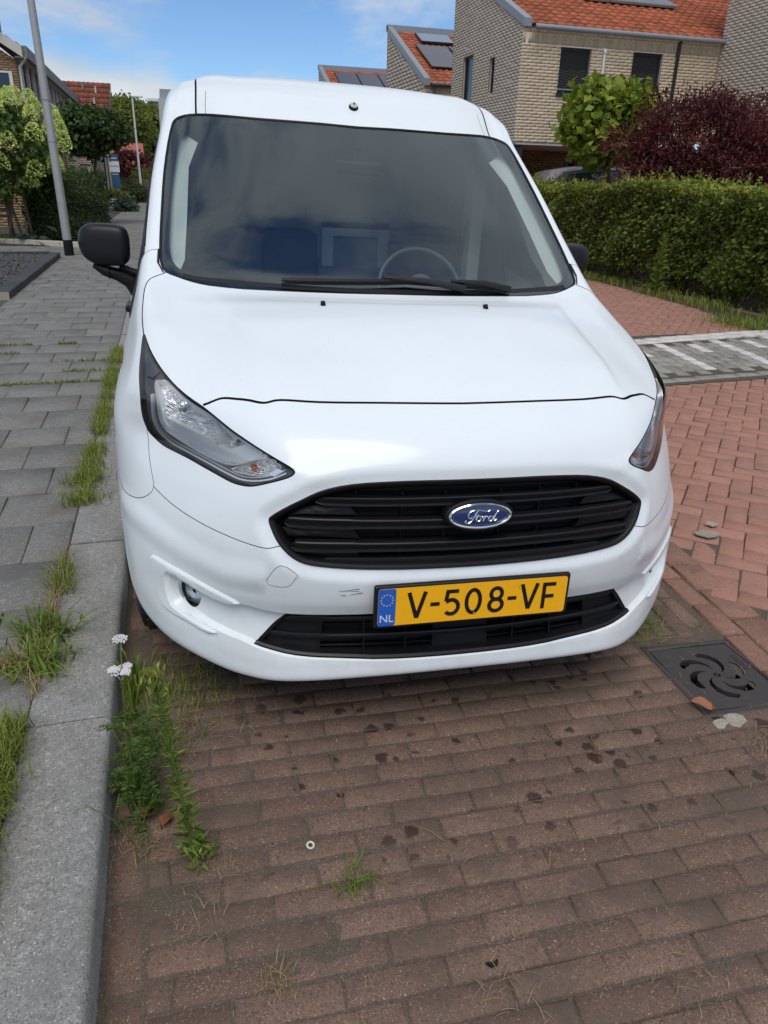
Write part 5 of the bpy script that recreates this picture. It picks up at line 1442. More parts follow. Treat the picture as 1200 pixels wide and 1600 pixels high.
# ---- outlines, in surface coordinates (measured on the vehicle)
hl_raw = [(5.843, 11.87), (5.563, 11.38), (5.209, 10.86), (4.821, 10.46), (4.395, 10.135), (3.989, 9.862), (3.549, 9.474), (3.114, 9.113), (2.766, 8.842), (2.455, 8.609), (2.192, 8.413), (2.0, 8.25), (1.935, 8.14), (1.96, 8.03), (2.08, 7.91), (2.342, 7.74), (2.70, 7.55), (2.965, 7.49), (3.2, 7.50), (3.52, 7.58), (3.86, 7.66), (4.228, 7.74), (4.646, 7.79), (4.93, 7.83), (5.22, 7.96), (5.5, 8.2), (5.709, 8.77), (5.863, 9.63), (5.985, 10.54), (5.96, 11.3)]
HL = ccw(smooth_line(hl_raw, True, 3))
refl_raw = [(5.46, 10.40), (5.30, 10.52), (5.06, 10.52), (4.66, 10.20), (4.27, 9.88), (3.94, 9.65), (3.50, 9.28), (3.09, 8.95), (2.76, 8.68), (2.42, 8.48), (2.66, 8.294), (3.135, 7.99), (3.479, 7.93), (3.846, 7.98), (4.249, 8.083), (4.691, 8.22), (5.05, 8.40), (5.25, 8.859), (5.38, 9.649)]
REFL = ccw(smooth_line(refl_raw, True, 3))
turn_raw = [(2.386, 8.45), (2.16, 8.26), (2.309, 8.0), (2.648, 7.84), (3.011, 7.79), (3.239, 7.84), (2.662, 8.22)]
TURN = ccw(smooth_line(turn_raw, True, 2))
gr_half = [(0, 8.03), (.4, 8.03), (.75, 8.02), (1.15, 7.96), (1.43, 7.85), (1.66, 7.68), (1.88, 7.43), (2.15, 7.15), (2.37, 6.92), (2.44, 6.80), (2.41, 6.62), (2.29, 6.28), (2.15, 6.0), (1.99, 5.72), (1.82, 5.52), (1.62, 5.42), (1.35, 5.34), (1.0, 5.28), (.5, 5.24), (0, 5.22)]
GRILLE = ccw(smooth_line(sym(gr_half), True, 2))
lg_half = [(0, 3.30), (.6, 3.31), (1.2, 3.33), (1.7, 3.35), (2.02, 3.29), (2.18, 3.10), (2.46, 2.78), (2.78, 2.45), (2.74, 2.40), (2.3, 2.345), (1.75, 2.25), (1.35, 2.19), (.8, 2.08), (0, 2.03)]
LOWER = ccw(smooth_line(sym(lg_half), True, 3))
gl_half = [(0, 13.95), (.7, 13.93), (1.3, 13.91), (2.45, 13.87), (3.5, 13.88), (4.05, 13.92), (4.6, 13.965), (4.98, 14.02), (5.2, 14.18), (5.3, 14.42), (5.37, 14.8), (5.40, 15.3), (5.40, 15.9), (5.33, 16.45), (5.18, 16.82), (5.0, 16.93), (4.6, 16.97), (4, 17.0), (3, 16.99), (1.7, 16.96), (.6, 16.97), (0, 16.96)]
GLASS = ccw(smooth_line(sym(gl_half), True, 2))
frit_half = [(0, 14.16), (1.3, 14.13), (2.45, 14.10), (3.5, 14.10), (4.2, 14.14), (4.6, 14.22), (4.86, 14.40), (4.97, 14.75), (5.0, 15.2), (4.96, 15.75), (4.80, 16.3), (4.55, 16.62), (4.1, 16.78), (3.3, 16.84), (2.2, 16.83), (1.75, 16.78), (1.3, 16.58), (.8, 16.52), (0, 16.52)]
FRIT = ccw(smooth_line(sym(frit_half), True, 2))
fog_c = (4.38, 3.16)
tow = ccw(smooth_line([(2.178, 5.505), (1.925, 5.2), (1.945, 5.044), (2.063, 4.68), (2.38, 4.68), (2.439, 4.804), (2.397, 5.003)], True, 3))
win_side = ccw(smooth_line([(6.42, 15.05), (7.55, 14.62), (7.72, 14.8), (7.72, 17.75), (7.6, 17.9), (6.62, 17.9), (6.5, 17.7), (6.40, 16.5), (6.36, 15.6)], True, 3))
hseam = smooth_line([(0, 10.0), (.85, 10.02), (1.5, 10.03), (1.99, 10.08), (2.3, 10.01), (2.7, 10.09), (3.05, 10.13), (3.5, 10.14), (3.98, 9.90)], False, 4)
bseam = smooth_line([(5.124, 6.60), (4.549, 6.363), (3.992, 6.217), (3.44, 6.121), (2.912, 6.039), (2.45, 6.03), (2.2, 6.12)], False, 4)
fseam = smooth_line([(5.52, 8.24), (5.42, 7.8), (5.342, 7.419), (5.17, 6.867), (5.124, 6.60), (5.24, 6.35), (5.6, 6.03), (6.0, 5.85), (6.6, 5.75), (8, 5.7)], False, 4)
sseam = smooth_line([(5.84, 11.8), (5.90, 12.2), (5.91, 12.7), (5.83, 13.43), (5.67, 13.75), (5.34, 13.90), (4.97, 14.02)], False, 4)
pseam = smooth_line([(5.28, 14.45), (5.7, 14.42), (6, 14.40), (6.5, 14.35), (7.2, 14.25), (8, 14.2)], False, 3)
dseam = smooth_line([(3.70, 16.99), (3.72, 17.3), (3.75, 18), (3.75, 19), (3.75, VMAX)], False, 5)
dseam2 = smooth_line([(3.28, 16.99), (3.28, 17.6)], False, 4)
door_t = smooth_line([(6.0, 14.55), (6.10, 15.0), (6.14, 15.8), (6.16, 16.6), (6.22, 17.2), (6.40, 17.75), (6.8, 18.1), (7.4, 18.22), (8, 18.25)], False, 4)
step_line = [(0, 3.38), (1.765, 3.37), (2.217, 3.39), (2.73, 3.456), (3.101, 3.501)]
recess_half = [(0, 3.40), (1.2, 3.40), (1.765, 3.40), (2.217, 3.415), (2.73, 3.47), (3.02, 3.50), (3.20, 3.40), (3.47, 3.33), (3.97, 3.45), (4.32, 3.608), (4.756, 3.732), (4.80, 3.6), (4.788, 3.311), (4.74, 2.82), (4.628, 2.66), (4.311, 2.59), (3.962, 2.53), (3.5, 2.47), (3.1, 2.43), (2.74, 2.36), (2.3, 2.30), (1.75, 2.21), (1.35, 2.15), (.8, 2.03), (0, 1.98)]
RECESS = ccw(smooth_line(sym(recess_half), True, 2))
blade = ccw(np.array([(5.24, 4.20), (5.07, 4.25), (4.48, 4.16), (3.96, 3.99), (3.43, 3.77), (3.06, 3.52), (3.24, 3.34), (3.47, 3.32), (3.97, 3.45), (4.32, 3.608), (4.80, 3.76), (4.83, 3.311), (4.77, 2.75), (4.628, 2.62), (4.311, 2.55), (3.962, 2.49), (3.6, 2.46), (3.9, 2.30), (4.4, 2.36), (4.93, 2.38), (5.14, 2.58), (5.26, 3.08), (5.33, 3.98)]))
blade = ccw(smooth_line(blade, True, 2))
def closed_seg3(poly): P = ev(poly); return P, np.roll(P, -1, 0)
SS_ = lambda x: x * x * (3 - 2 * x)
_g3 = closed_seg3(GRILLE); _r3 = closed_seg3(RECESS); _b3 = closed_seg3(blade); _l3 = closed_seg3(LOWER)
def disp(uv):
    uv = np.atleast_2d(np.asarray(uv, float)); d = np.zeros(len(uv)); A = uv.copy(); A[:, 0] = np.abs(A[:, 0])
    m = (A[:, 1] < 9.2) & (A[:, 0] < 3.2)
    if m.any():
        q = segdist(ev(A[m]), *_g3); t = np.clip(1 - q / .034, 0, 1); d[m] += -.013 * SS_(t)
    m = (A[:, 1] < 5.2)
    if m.any():
        P = ev(A[m]); ins = pip(A[m], RECESS); q = segdist(P, *_r3); s_ = np.where(ins, q, 0); d[m] += -.015 * SS_(np.clip(s_ / .011, 0, 1))
        ins = pip(A[m], blade); q = segdist(P, *_b3); s_ = np.where(ins, q, 0); d[m] += .0062 * SS_(np.clip(s_ / .008, 0, 1))
        f3 = ev([fog_c])[0]; q = np.linalg.norm(P - f3, axis=1); d[m] += np.where(pip(A[m], RECESS), -.006 * SS_(np.clip((.10 - q) / .055, 0, 1)), 0)
    # raised centre of the bonnet with a soft shoulder line
    m = (A[:, 1] > 10.05) & (A[:, 1] < 14)
    if m.any():
        ul = np.interp(A[m][:, 1], [10, 11, 12, 13, 14], [2.45, 2.75, 3.05, 3.4, 3.8]); t = np.clip((ul - A[m][:, 0]) / .28, 0, 1)
        fd = np.clip((A[m][:, 1] - 10.15) / .8, 0, 1) * np.clip((13.9 - A[m][:, 1]) / .8, 0, 1); d[m] += .006 * SS_(t) * fd
    # crease from the lamp tip to the grille, swage across the bumper
    m = (A[:, 1] > 7.2) & (A[:, 1] < 9) & (A[:, 0] < 2.6)
    if m.any():
        cl = np.array([(2.0, 8.16), (1.72, 7.95), (1.4, 8.02), (.8, 8.12), (0, 8.14)]); P = ev(A[m]); C3 = ev(cl); q = segdist(P, C3[:-1], C3[1:]); d[m] += .003 * SS_(np.clip(1 - q / .03, 0, 1))
    m = (A[:, 1] > 4) & (A[:, 1] < 8) & (A[:, 0] > 2.5)
    if m.any():
        cl = np.array([(6.6, 5.35), (5.4, 5.3), (4.4, 5.0), (3.4, 4.75), (2.6, 4.9)]); P = ev(A[m]); C3 = ev(cl); q = segdist(P, C3[:-1], C3[1:]); d[m] += .007 * SS_(np.clip(1 - q / .055, 0, 1))
    return d
def lift(uv, depth=0.0):
    uv = np.atleast_2d(np.asarray(uv, float)); N = nrm(uv)
    return ev(uv) + N * (disp(uv) - depth)[:, None]
def rimmed(vs2, tris, name, mat, parent, depth=0.0, rim=.010, depthf=None, smooth=True, flip=False):
    uv = np.asarray(vs2); used = sorted({i for t in tris for i in t}); mp_ = {a: b for b, a in enumerate(used)}
    uvu = uv[used]; N = nrm(uvu); dd = disp(uvu) - (depth if depthf is None else depthf(uvu))
    P = ev(uvu) + N * dd[:, None]
    # edge adjacency
    cnt = {}
    T = []
    for t in tris:
        a, b, c = (mp_[i] for i in t)
        if (uvu[b][0] - uvu[a][0]) * (uvu[c][1] - uvu[a][1]) - (uvu[c][0] - uvu[a][0]) * (uvu[b][1] - uvu[a][1]) < 0: b, c = c, b
        T.append((a, b, c))
        for e in ((a, b), (b, c), (c, a)): cnt[e] = cnt.get(e, 0) + 1
    bd = [e for e in cnt if (e[1], e[0]) not in cnt]
    V = [tuple(p) for p in P]; Fq = list(T)
    if rim > 0:
        bi = {}
        for a, b in bd:
            for k in (a, b):
                if k not in bi: bi[k] = (len(V), len(V) + 1); V.append(tuple(P[k])); V.append(tuple(P[k] - N[k] * rim))
            Fq.append((bi[b][0], bi[a][0], bi[a][1], bi[b][1]))
    me = bpy.data.meshes.new(name); me.from_pydata(V, [], Fq)
    if rim == .010: me.materials.append(mat); me.materials.append(M['gap']); me.polygons.foreach_set('material_index', [0] * len(T) + [1] * (len(Fq) - len(T)))  # rims of painted panels coloured black, standing in for shade in the gaps
    me.polygons.foreach_set('use_smooth', [smooth] * len(Fq)); me.set_sharp_from_angle(angle=math.radians(34)) if smooth else None; me.update()
    return link(name, me, mat, parent)
def patch(outer, holes, name, mat, parent, depth=0.0, step=.1, rim=0.0, depthf=None, vstep=None):
    outer = np.asarray(outer); holes = [np.asarray(h) for h in holes]; vstep = vstep or step
    us = np.arange(outer[:, 0].min(), outer[:, 0].max(), step); vs_ = np.arange(outer[:, 1].min(), outer[:, 1].max(), vstep)
    g = np.array([(u + .0013, v + .0007) for u in us for v in vs_])
    ok = pip(g, outer)
    for h in holes: ok &= ~pip(g, h)
    g = g[ok]
    for lp in [outer] + holes:
        if len(g): g = g[segdist(g, lp, np.roll(lp, -1, 0)) > step * .3]
    pts = [Vector(p) for p in g]; es = []
    for lp in [outer] + holes:
        b = len(pts); pts += [Vector(p) for p in lp]; es += [(b + i, b + (i + 1) % len(lp)) for i in range(len(lp))]
    r = delaunay_2d_cdt(pts, es, [], 0, 1e-7); V2 = np.array([tuple(v) for v in r[0]]); T = np.array([tuple(f) for f in r[2]])
    c = V2[T].mean(1); ok = pip(c, outer)
    for h in holes: ok &= ~pip(c, h)
    return rimmed(V2, [tuple(t) for t in T[ok]], name, mat, parent, depth, rim, depthf)
def ring(poly, prof, name, mat, parent, closed=True):
    """sweep a (side offset, height) profile along an outline on the surface"""
    rows = []
    for s_, h in prof:
        q = offs(poly, s_, closed); q0 = np.asarray(poly); rows.append(ev(q) + nrm(q0) * (h + disp(q0))[:, None])
    n = len(poly); k = len(prof); V = np.concatenate(rows)
    Fq = []
    for j in range(k - 1):
        for i in range(n if closed else n - 1): Fq.append((j * n + i, (j + 1) * n + i, (j + 1) * n + (i + 1) % n, j * n + (i + 1) % n))
    me = bpy.data.meshes.new(name); me.from_pydata([tuple(v) for v in V], [], Fq)
    bm = bmesh.new(); bm.from_mesh(me); bmesh.ops.recalc_face_normals(bm, faces=bm.faces); bm.to_mesh(me); bm.free()
    me.polygons.foreach_set('use_smooth', [True] * len(me.polygons)); me.set_sharp_from_angle(angle=math.radians(40))
    return link(name, me, mat, parent)

VAN = empty('white_van', (0.6755129, 1.5729013, -.10), (0, .0308976, -.0291131), label='white panel van parked against the kerb with yellow number plate V-508-VF', cat='van')

# ---- body skin: triangulate the whole half surface once, cut it into panels along the gaps
GAPW = .0022
seams = {'h': (hseam, .0042), 'b': (bseam, .0011), 'f': (fseam, .0011), 's': (sseam, GAPW), 'p': (pseam, .0012), 'd': (dseam, .0042), 'd2': (dseam2, .001), 'dt': (door_t, .003), 't': (None, 0)}
pts, es = [], []
gu = np.arange(0, 8.001, .11); gv = np.concatenate([np.arange(0, 17.5, .11), np.arange(17.5, VMAX + .001, .25)])
g = np.array([(u, v) for u in gu for v in gv])
loops = [HL, [p for p in GRILLE if p[0] >= -1e-9], LOWER, GLASS, tow, win_side]
def half_chain(poly, step=1):
    p = np.asarray(poly); m = p[:, 0] >= -1e-6
    # rotate so the chain starts at the first point after a negative one
    k = 0
    for i in range(len(p)):
        if m[i] and not m[i - 1]: k = i
    p = np.roll(p, -k, 0); m = np.roll(m, -k); p = p[m].copy(); p[:, 0] = p[:, 0].clip(0); 
    p[np.abs(p[:, 0]) < .02, 0] = 0; return p
chains = [(HL, True), (tow, True), (win_side, True)]
for q in (GRILLE, LOWER, GLASS): chains.append((half_chain(q), False))
fogr = .060
th_ = np.linspace(0, 2 * PI, 28, endpoint=False)
Ju, Jv, Nn = jac([fog_c]); 
FOG = ccw(np.array([np.array(fog_c) + [(.037 * math.cos(a)) / np.linalg.norm(Ju[0]), (.037 * math.sin(a)) / np.linalg.norm(Jv[0])] for a in th_]))
chains.append((FOG, True))
tow_o = offs(tow, -.0014); chains.append((tow_o, True))
strips = []
for k, (ln, wd) in seams.items():
    if ln is None: continue
    a, b = offs(ln, wd, False), offs(ln, -wd, False)
    a[:, 0] = a[:, 0].clip(0, 8); b[:, 0] = b[:, 0].clip(0, 8)
    loop = np.concatenate([a, b[::-1]]); strips.append(loop); chains.append((loop, True))
for base_, offl in ((RECESS, (0, .0055, .011)), (blade, (.0, .004, .008))):
    for o_ in offl:
        q = offs(base_, o_) if o_ else base_
        if base_ is RECESS: chains.append((half_chain(q), False))
        else: chains.append((q, True))
keep = np.ones(len(g), bool)
for lp, cl in chains:
    B = np.roll(lp, -1, 0) if cl else lp[1:]; A = lp if cl else lp[:-1]
    bb0, bb1 = lp.min(0) - .1, lp.max(0) + .1
    m = np.all((g > bb0) & (g < bb1), 1) & keep
    if m.any():
        idx = np.nonzero(m)[0]; keep[idx[segdist(g[idx], A, B) < .028]] = False
keep |= (g[:, 0] == 0) & False
g = g[keep]
pts = [Vector(p) for p in g]
for lp, cl in chains:
    b = len(pts); pts += [Vector(p) for p in lp]; n = len(lp); es += [(b + i, b + (i + 1) % n) for i in range(n if cl else n - 1)]
# boundary
nb = 80
for (x0, y0), (x1, y1) in (((0, 0), (0, VMAX)), ((8, 0), (8, VMAX)), ((0, 0), (8, 0)), ((0, VMAX), (8, VMAX))):
    b = len(pts); pts += [Vector((x0 + (x1 - x0) * i / nb, y0 + (y1 - y0) * i / nb)) for i in range(nb + 1)]; es += [(b + i, b + i + 1) for i in range(nb)]
r = delaunay_2d_cdt(pts, es, [], 0, 1e-6)
V2 = np.array([tuple(v) for v in r[0]]); T = np.array([tuple(f) for f in r[2]]); C2 = V2[T].mean(1)
inside = np.ones(len(T), bool)
for poly in (HL, GRILLE, LOWER, GLASS, win_side, FOG): inside &= ~pip(C2, poly)
for lp in strips: inside &= ~pip(C2, lp)
intow = pip(C2, tow); inside &= ~(pip(C2, tow_o) & ~intow)
e1 = V2[T[:, 1]] - V2[T[:, 0]]; e2 = V2[T[:, 2]] - V2[T[:, 0]]; inside &= np.abs(e1[:, 0] * e2[:, 1] - e1[:, 1] * e2[:, 0]) > 1e-9
T = T[inside]; C2 = C2[inside]
# connected components
par = np.arange(len(T)); 
def find(a):
    while par[a] != a: par[a] = par[par[a]]; a = par[a]
    return a
ed = {}
for i, t in enumerate(T):
    for a, b in ((0, 1), (1, 2), (2, 0)):
        e = (min(t[a], t[b]), max(t[a], t[b]))
        if e in ed: par[find(i)] = find(ed[e])
        else: ed[e] = i
root = np.array([find(i) for i in range(len(T))])
names_seed = [('bonnet', (1, 12)), ('front_bumper', (1, 4.5)), ('nose_panel', (1, 9)), ('nose_panel', (3.6, 6.9)), ('front_wing', (6.8, 9)), ('windscreen_pillar', (5.75, 15.5)), ('roof', (1, 18.5)), ('roof', (3.5, 17.3)), ('front_door', (7.85, 16)), ('towing_eye_cover', (2.2, 5.0))]
comps = {}
for i, rt in enumerate(root): comps.setdefault(rt, []).append(i)
named = {}
for nm, sd in names_seed:
    d = ((C2 - sd) ** 2).sum(1); rt = root[d.argmin()]
    if rt not in named: named[rt] = nm
def two_sided(tris, nm):
    """mirror a half panel; weld it when it touches the centre line"""
    used = sorted({i for t in tris for i in t}); mid = any(abs(V2[i][0]) < 1e-6 for i in used)
    if mid and nm != 'front_wing':
        VV = list(map(tuple, V2)); mp_ = {}
        for i in used:
            if abs(V2[i][0]) < 1e-6: mp_[i] = i
            else: mp_[i] = len(VV); VV.append((-V2[i][0], V2[i][1]))
        rimmed(np.array(VV), list(tris) + [(mp_[a], mp_[c], mp_[b]) for a, b, c in tris], nm, M['paint'], VAN)
    else:
        rimmed(V2, tris, nm, M['paint'], VAN)
        if nm != 'towing_eye_cover': rimmed(V2 * [-1, 1], tris, nm, M['paint'], VAN)
info = []
for rt, ids in comps.items():
    if len(ids) < 6: continue
    c = C2[ids].mean(0); nm = named.get(rt, 'body_panel'); info.append((nm, len(ids), c.round(2).tolist()))
    mir_tow = nm == 'towing_eye_cover'
    tr = [tuple(T[i]) for i in ids]
    if mir_tow: rimmed(V2 * [-1, 1], tr, nm, M['paint'], VAN)
    else: two_sided(tr, nm)
print('panels', info)
# the mirrored tow cover hole on the other side is closed by plain bumper skin
patch(offs(tow, -.0045), [], 'bumper_infill', M['paint'], VAN, depth=-.0003, step=.08)
# black shell added behind the panels, painting the shade inside the gaps
def shell(u0, u1, v0, v1, d, nm, mat, nu=60, nv=60, holes=()):
    us = np.linspace(u0, u1, nu + 1); vs_ = np.linspace(v0, v1, nv + 1); uv = np.array([(u, v) for v in vs_ for u in us]); P = lift(uv, d)
    I, J_ = [q.ravel() for q in np.meshgrid(np.arange(nu), np.arange(nv))]
    c = np.stack([(us[I] + us[I + 1]) / 2, (vs_[J_] + vs_[J_ + 1]) / 2], 1); ok = np.ones(len(c), bool)
    for h, ab in holes: ok &= ~pip(np.abs(c) if ab else c, h)
    a = (J_ * (nu + 1) + I)[ok]; Fq = np.stack([a, a + 1, a + nu + 2, a + nu + 1], 1)
    return link(nm, npmesh(P, Fq, smooth=True), mat, VAN)
big_hl = offs(HL, -.008)
shell(-7.9, 7.9, .05, 13.98, .0115, 'gap_backing', M['gap'], 120, 150, holes=[(offs(HL, .004), True), (offs(GRILLE, .004), False), (offs(LOWER, .004), False), (FOG, True)])
shell(3.0, 4.3, 16.95, VMAX, .010, 'roof_channel', M['gap'], 12, 40); shell(-4.3, -3.0, 16.95, VMAX, .010, 'roof_channel', M['gap'], 12, 40)
for s_ in (-1, 1): shell(5.25 * s_, 8.0 * s_, 13.95, 15.0, .012, 'pillar_inner', M['gap'], 14, 14, holes=[(win_side, True)])

# ---- lower sides, doors with shut lines, wheel arches
def col8(v): return ev(np.array([[8.0, v]]))[0]
AX = [(.95, .33), (3.61, .33)]
def side_x(y, z, top):
    t = np.clip((top[2] - z) / max(.01, top[2] - .28), 0, 1)
    k_ = min(1, max(0, top[2] - z) / .22); bul = .012 * k_ * math.sin(PI * min(1, t * 1.1)) - .05 * max(0, t - .72)
    x = top[0] + bul
    for ya, za in AX:
        r = math.hypot(y - ya, z - za); x += .007 * k_ * max(0, 1 - abs(r - .40) / .09)
    return x
vvs = np.concatenate([np.linspace(5.72, 14.2, 60), np.linspace(14.22, 18.25, 24), np.linspace(18.27, VMAX, 40)])
secs = [('wing_panel', 5.72, 14.2), ('front_door_lower', 14.22, 18.25), ('side_panel', 18.28, VMAX)]
for sgn in (-1, 1):
    for nm, va, vb in secs:
        vv_ = np.linspace(va, vb, 56); V, Fq = [], []; nz_ = 26
        for v in vv_:
            tp = col8(v); y = tp[1]
            zb_ = .29 + (.03 if y < .9 else 0)
            for ya, za in AX:
                if abs(y - ya) < .375: zb_ = max(zb_, za + math.sqrt(.375 ** 2 - (y - ya) ** 2))
            zb_ = min(zb_, tp[2] - .01)
            for k in range(nz_ + 1):
                z_ = tp[2] + (zb_ - tp[2]) * k / nz_
                x = side_x(y, z_, tp) if k else tp[0]
                V.append((sgn * x, y, z_))
            V.append((sgn * (x - .045), y, zb_ + .0))
        n = nz_ + 2
        for i in range(len(vv_) - 1):
            for k in range(n - 1): Fq.append((i * n + k, i * n + k + 1, (i + 1) * n + k + 1, (i + 1) * n + k)[::(1 if sgn < 0 else -1)])
        me = bpy.data.meshes.new(nm); me.from_pydata(V, [], Fq); me.polygons.foreach_set('use_smooth', [True] * len(Fq)); me.set_sharp_from_angle(angle=math.radians(40)); link(nm, me, M['paint'], VAN)
    # sail panel at the foot of the A pillar and window surround
    P_ = patch(ccw(np.array([(5.98, 14.42), (6.12, 15.0), (6.2, 15.6), (6.42, 15.1), (7.55, 14.66), (7.75, 14.42), (7.6, 14.22)]) * [sgn, 1]), [], 'mirror_sail', M['plastic'], VAN, depth=-.004, step=.2, rim=.004)
    ws_ = ccw(win_side * [sgn, 1])
    patch(ws_, [], 'side_window', M['sideglass'], VAN, depth=.006, step=.2)
    ring(ws_, [(-.012, .002), (-.010, .006), (.004, .005), (.008, -.004), (.010, -.03)], 'window_seal', M['plastic'], VAN)
    # door handle, rub strip
    m = MB(); m.box((sgn * .945, 2.05, .98), (.03, .17, .03)); bevel(m.obj('door_handle', M['plastic'], VAN), .01, 2)
# cargo area sides fill between roof edge and belt is part of the grid; rear end cap
yb = 4.24; prof = [ev(np.array([[u, VMAX]]))[0] for u in np.linspace(-8, 8, 33)]
V = [tuple(p) for p in prof] + [(.90, 4.22, .3), (-.90, 4.22, .3)]
m = MB(); n = len(V); m.add([(x, y + .0, z) for x, y, z in V] + [(x * .93, y + .16, .3 + (z - .3) * .98) for x, y, z in V], [(i, (i + 1) % n, n + (i + 1) % n, n + i) for i in range(n)] + [tuple(range(n, 2 * n))])
m.obj('rear_doors', M['paint'], VAN, smooth=True)
MB().bb(-.86, .86, 4.2, 4.46, .28, .5).obj('rear_bumper', M['plastic'], VAN)
for s_ in (-1, 1): MB().bb(s_ * .84 - .03, s_ * .84 + .03, 4.30, 4.41, .85, 1.25).obj('tail_lamp', plain('tail_lamp_red', (.3, .01, .01), .2), VAN)
MB().bb(-.8, .8, .45, 4.2, .28, .34).obj('underbody', M['gap'], VAN)
m = MB(); m.bb(-.88, .88, .2, 1.0, .345, .352); 
# ---- wheels
for ya, za in AX:
    for sgn in (-1, 1):
        we = empty('wheel', (sgn * .80, ya, za)); we.parent = VAN
        m = MB(); m.lathe([(.20, -.09), (.27, -.10), (.312, -.085), (.325, -.055), (.327, 0), (.325, .055), (.312, .085), (.27, .10), (.20, .09)], (0, 0, 0), 'X', 40)
        for k in range(60):
            a = k * PI / 30
            for xx in (-.055, -.018, .018, .055): m.box((xx, .327 * math.cos(a + xx * 3), .327 * math.sin(a + xx * 3)), (.028, .022, .006), rx=a + PI / 2 + xx * 3)
        m.obj('tyre', M['rubber'], we, smooth=True)
        m = MB(); m.lathe([(.0, .06 * sgn), (.06, .065 * sgn), (.08, .04 * sgn), (.17, .045 * sgn), (.195, .07 * sgn), (.20, .08 * sgn), (.20, -.08 * sgn)], (0, 0, 0), 'X', 32); m.obj('rim', M['silver'], we, smooth=True)
for ya, za in AX:
    for sgn in (-1, 1):
        m = MB(); pr_ = [(sgn * (.60 if k < 99 else .6), 0, 0) for k in range(1)]
        V = []; 
        for k in range(17):
            a = PI * k / 16
            for x in (sgn * .58, sgn * .89): V.append((x, ya + .385 * math.cos(a), za + .385 * math.sin(a)))
        m.add(V, [(2 * k, 2 * k + 1, 2 * k + 3, 2 * k + 2) for k in range(16)]); m.obj('wheel_arch_liner', M['gap'], VAN)

# ---- windscreen
patch(GLASS, [], 'windscreen', M['wind'], VAN, depth=.004, step=.22)
patch(GLASS, [FRIT], 'windscreen_border', M['blackgloss'], VAN, depth=.0075, step=.2)
ring(GLASS, [(-.002, -.001), (.002, .0012), (.007, -.001), (.009, -.004)], 'windscreen_seal', M['plasticd'], VAN)
# black foot trim where the pillar meets the bonnet
for s_ in (-1, 1):
    q = ccw(np.array([(5.30, 14.45), (5.36, 14.43), (5.34, 14.2), (5.10, 14.02), (5.02, 14.0), (5.24, 14.18)]) * [s_, 1]); patch(q, [], 'corner_trim', M['plastic'], VAN, depth=-.003, step=.1, rim=.003)
# wipers
def on(u, v, h): return tuple(lift([(u, v)], -h)[0])
for nm_, (pa, pb), (arm0, arm1) in (('a', ((-1.60, 14.055), (.25, 14.165)), ((-.1, 14.19), (1.1, 13.98))), ('b', ((.22, 14.17), (2.02, 14.0)), ((.9, 14.12), (1.95, 13.95)))):
    we = empty('wiper'); we.parent = VAN
    n_ = 14; uvp = [(pa[0] + (pb[0] - pa[0]) * k / n_, pa[1] + (pb[1] - pa[1]) * k / n_) for k in range(n_ + 1)]
    m = MB(); m.tube([on(u, v, .008) for u, v in uvp], .0045, 6); m.obj('wiper_blade', M['rubber'], we)
    m = MB(); m.tube([on(u, v + .012, .019) for u, v in uvp], [.004] + [.008] * (n_ - 1) + [.004], 8); m.obj('blade_holder', M['plastic'], we, smooth=True)
    m = MB(); m.tube([on(arm0[0], arm0[1], .028), on((arm0[0] + arm1[0]) / 2, (arm0[1] + arm1[1]) / 2 + .01, .034), on(arm1[0], arm1[1], .020)], [.008, .010, .013], 8); m.obj('wiper_arm', M['plastic'], we, smooth=True)
m = MB(); cw = [(u, 13.985) for u in np.linspace(-4.4, 4.4, 40)]
ring(np.array(cw), [(.0, -.022), (.002, -.002), (.020, .001), (.026, -.006)], 'cowl_grille', M['plastic'], VAN, closed=False)
# washer jets, antenna base
for s_ in (-1, 1):
    p = Vector(on(s_ * 1.1, 12.93, 0)); m = MB(); m.lathe([(.0085, -.002), (.0085, .003), (.0065, .010), (.004, .014), (0, .0145)], p, 'Z', 10); m.box((p.x, p.y + .006, p.z + .006), (.012, .014, .011)); m.obj('washer_jet', M['plasticd'], VAN, smooth=True)
p = Vector(on(0, 17.40, 0)); m = MB(); m.lathe([(.020, -.012), (.0195, .004), (.014, .010), (.0, .010)], (0, 0, 0), 'Z', 20)
o = m.obj('antenna_base', M['plasticd'], VAN, smooth=True); nn_ = Vector(nrm([(0, 17.4)])[0]); o.location = p; o.rotation_euler = nn_.to_track_quat('Z', 'Y').to_euler()
m = MB(); m.lathe([(.0155, .010), (.014, .013), (.006, .014), (.004, .017), (0, .0175)], (0, 0, 0), 'Z', 20); o2 = m.obj('antenna_socket', plain('pale_rubber', (.5, .5, .48), .5), VAN, smooth=True); o2.location = p + nn_ * .001; o2.rotation_euler = o.rotation_euler
m = MB(); m.lathe([(.004, .017), (.003, .020), (0, .020)], n=8); o3 = m.obj('antenna_pin', M['plasticd'], VAN); o3.location = p + nn_ * .001; o3.rotation_euler = o.rotation_euler

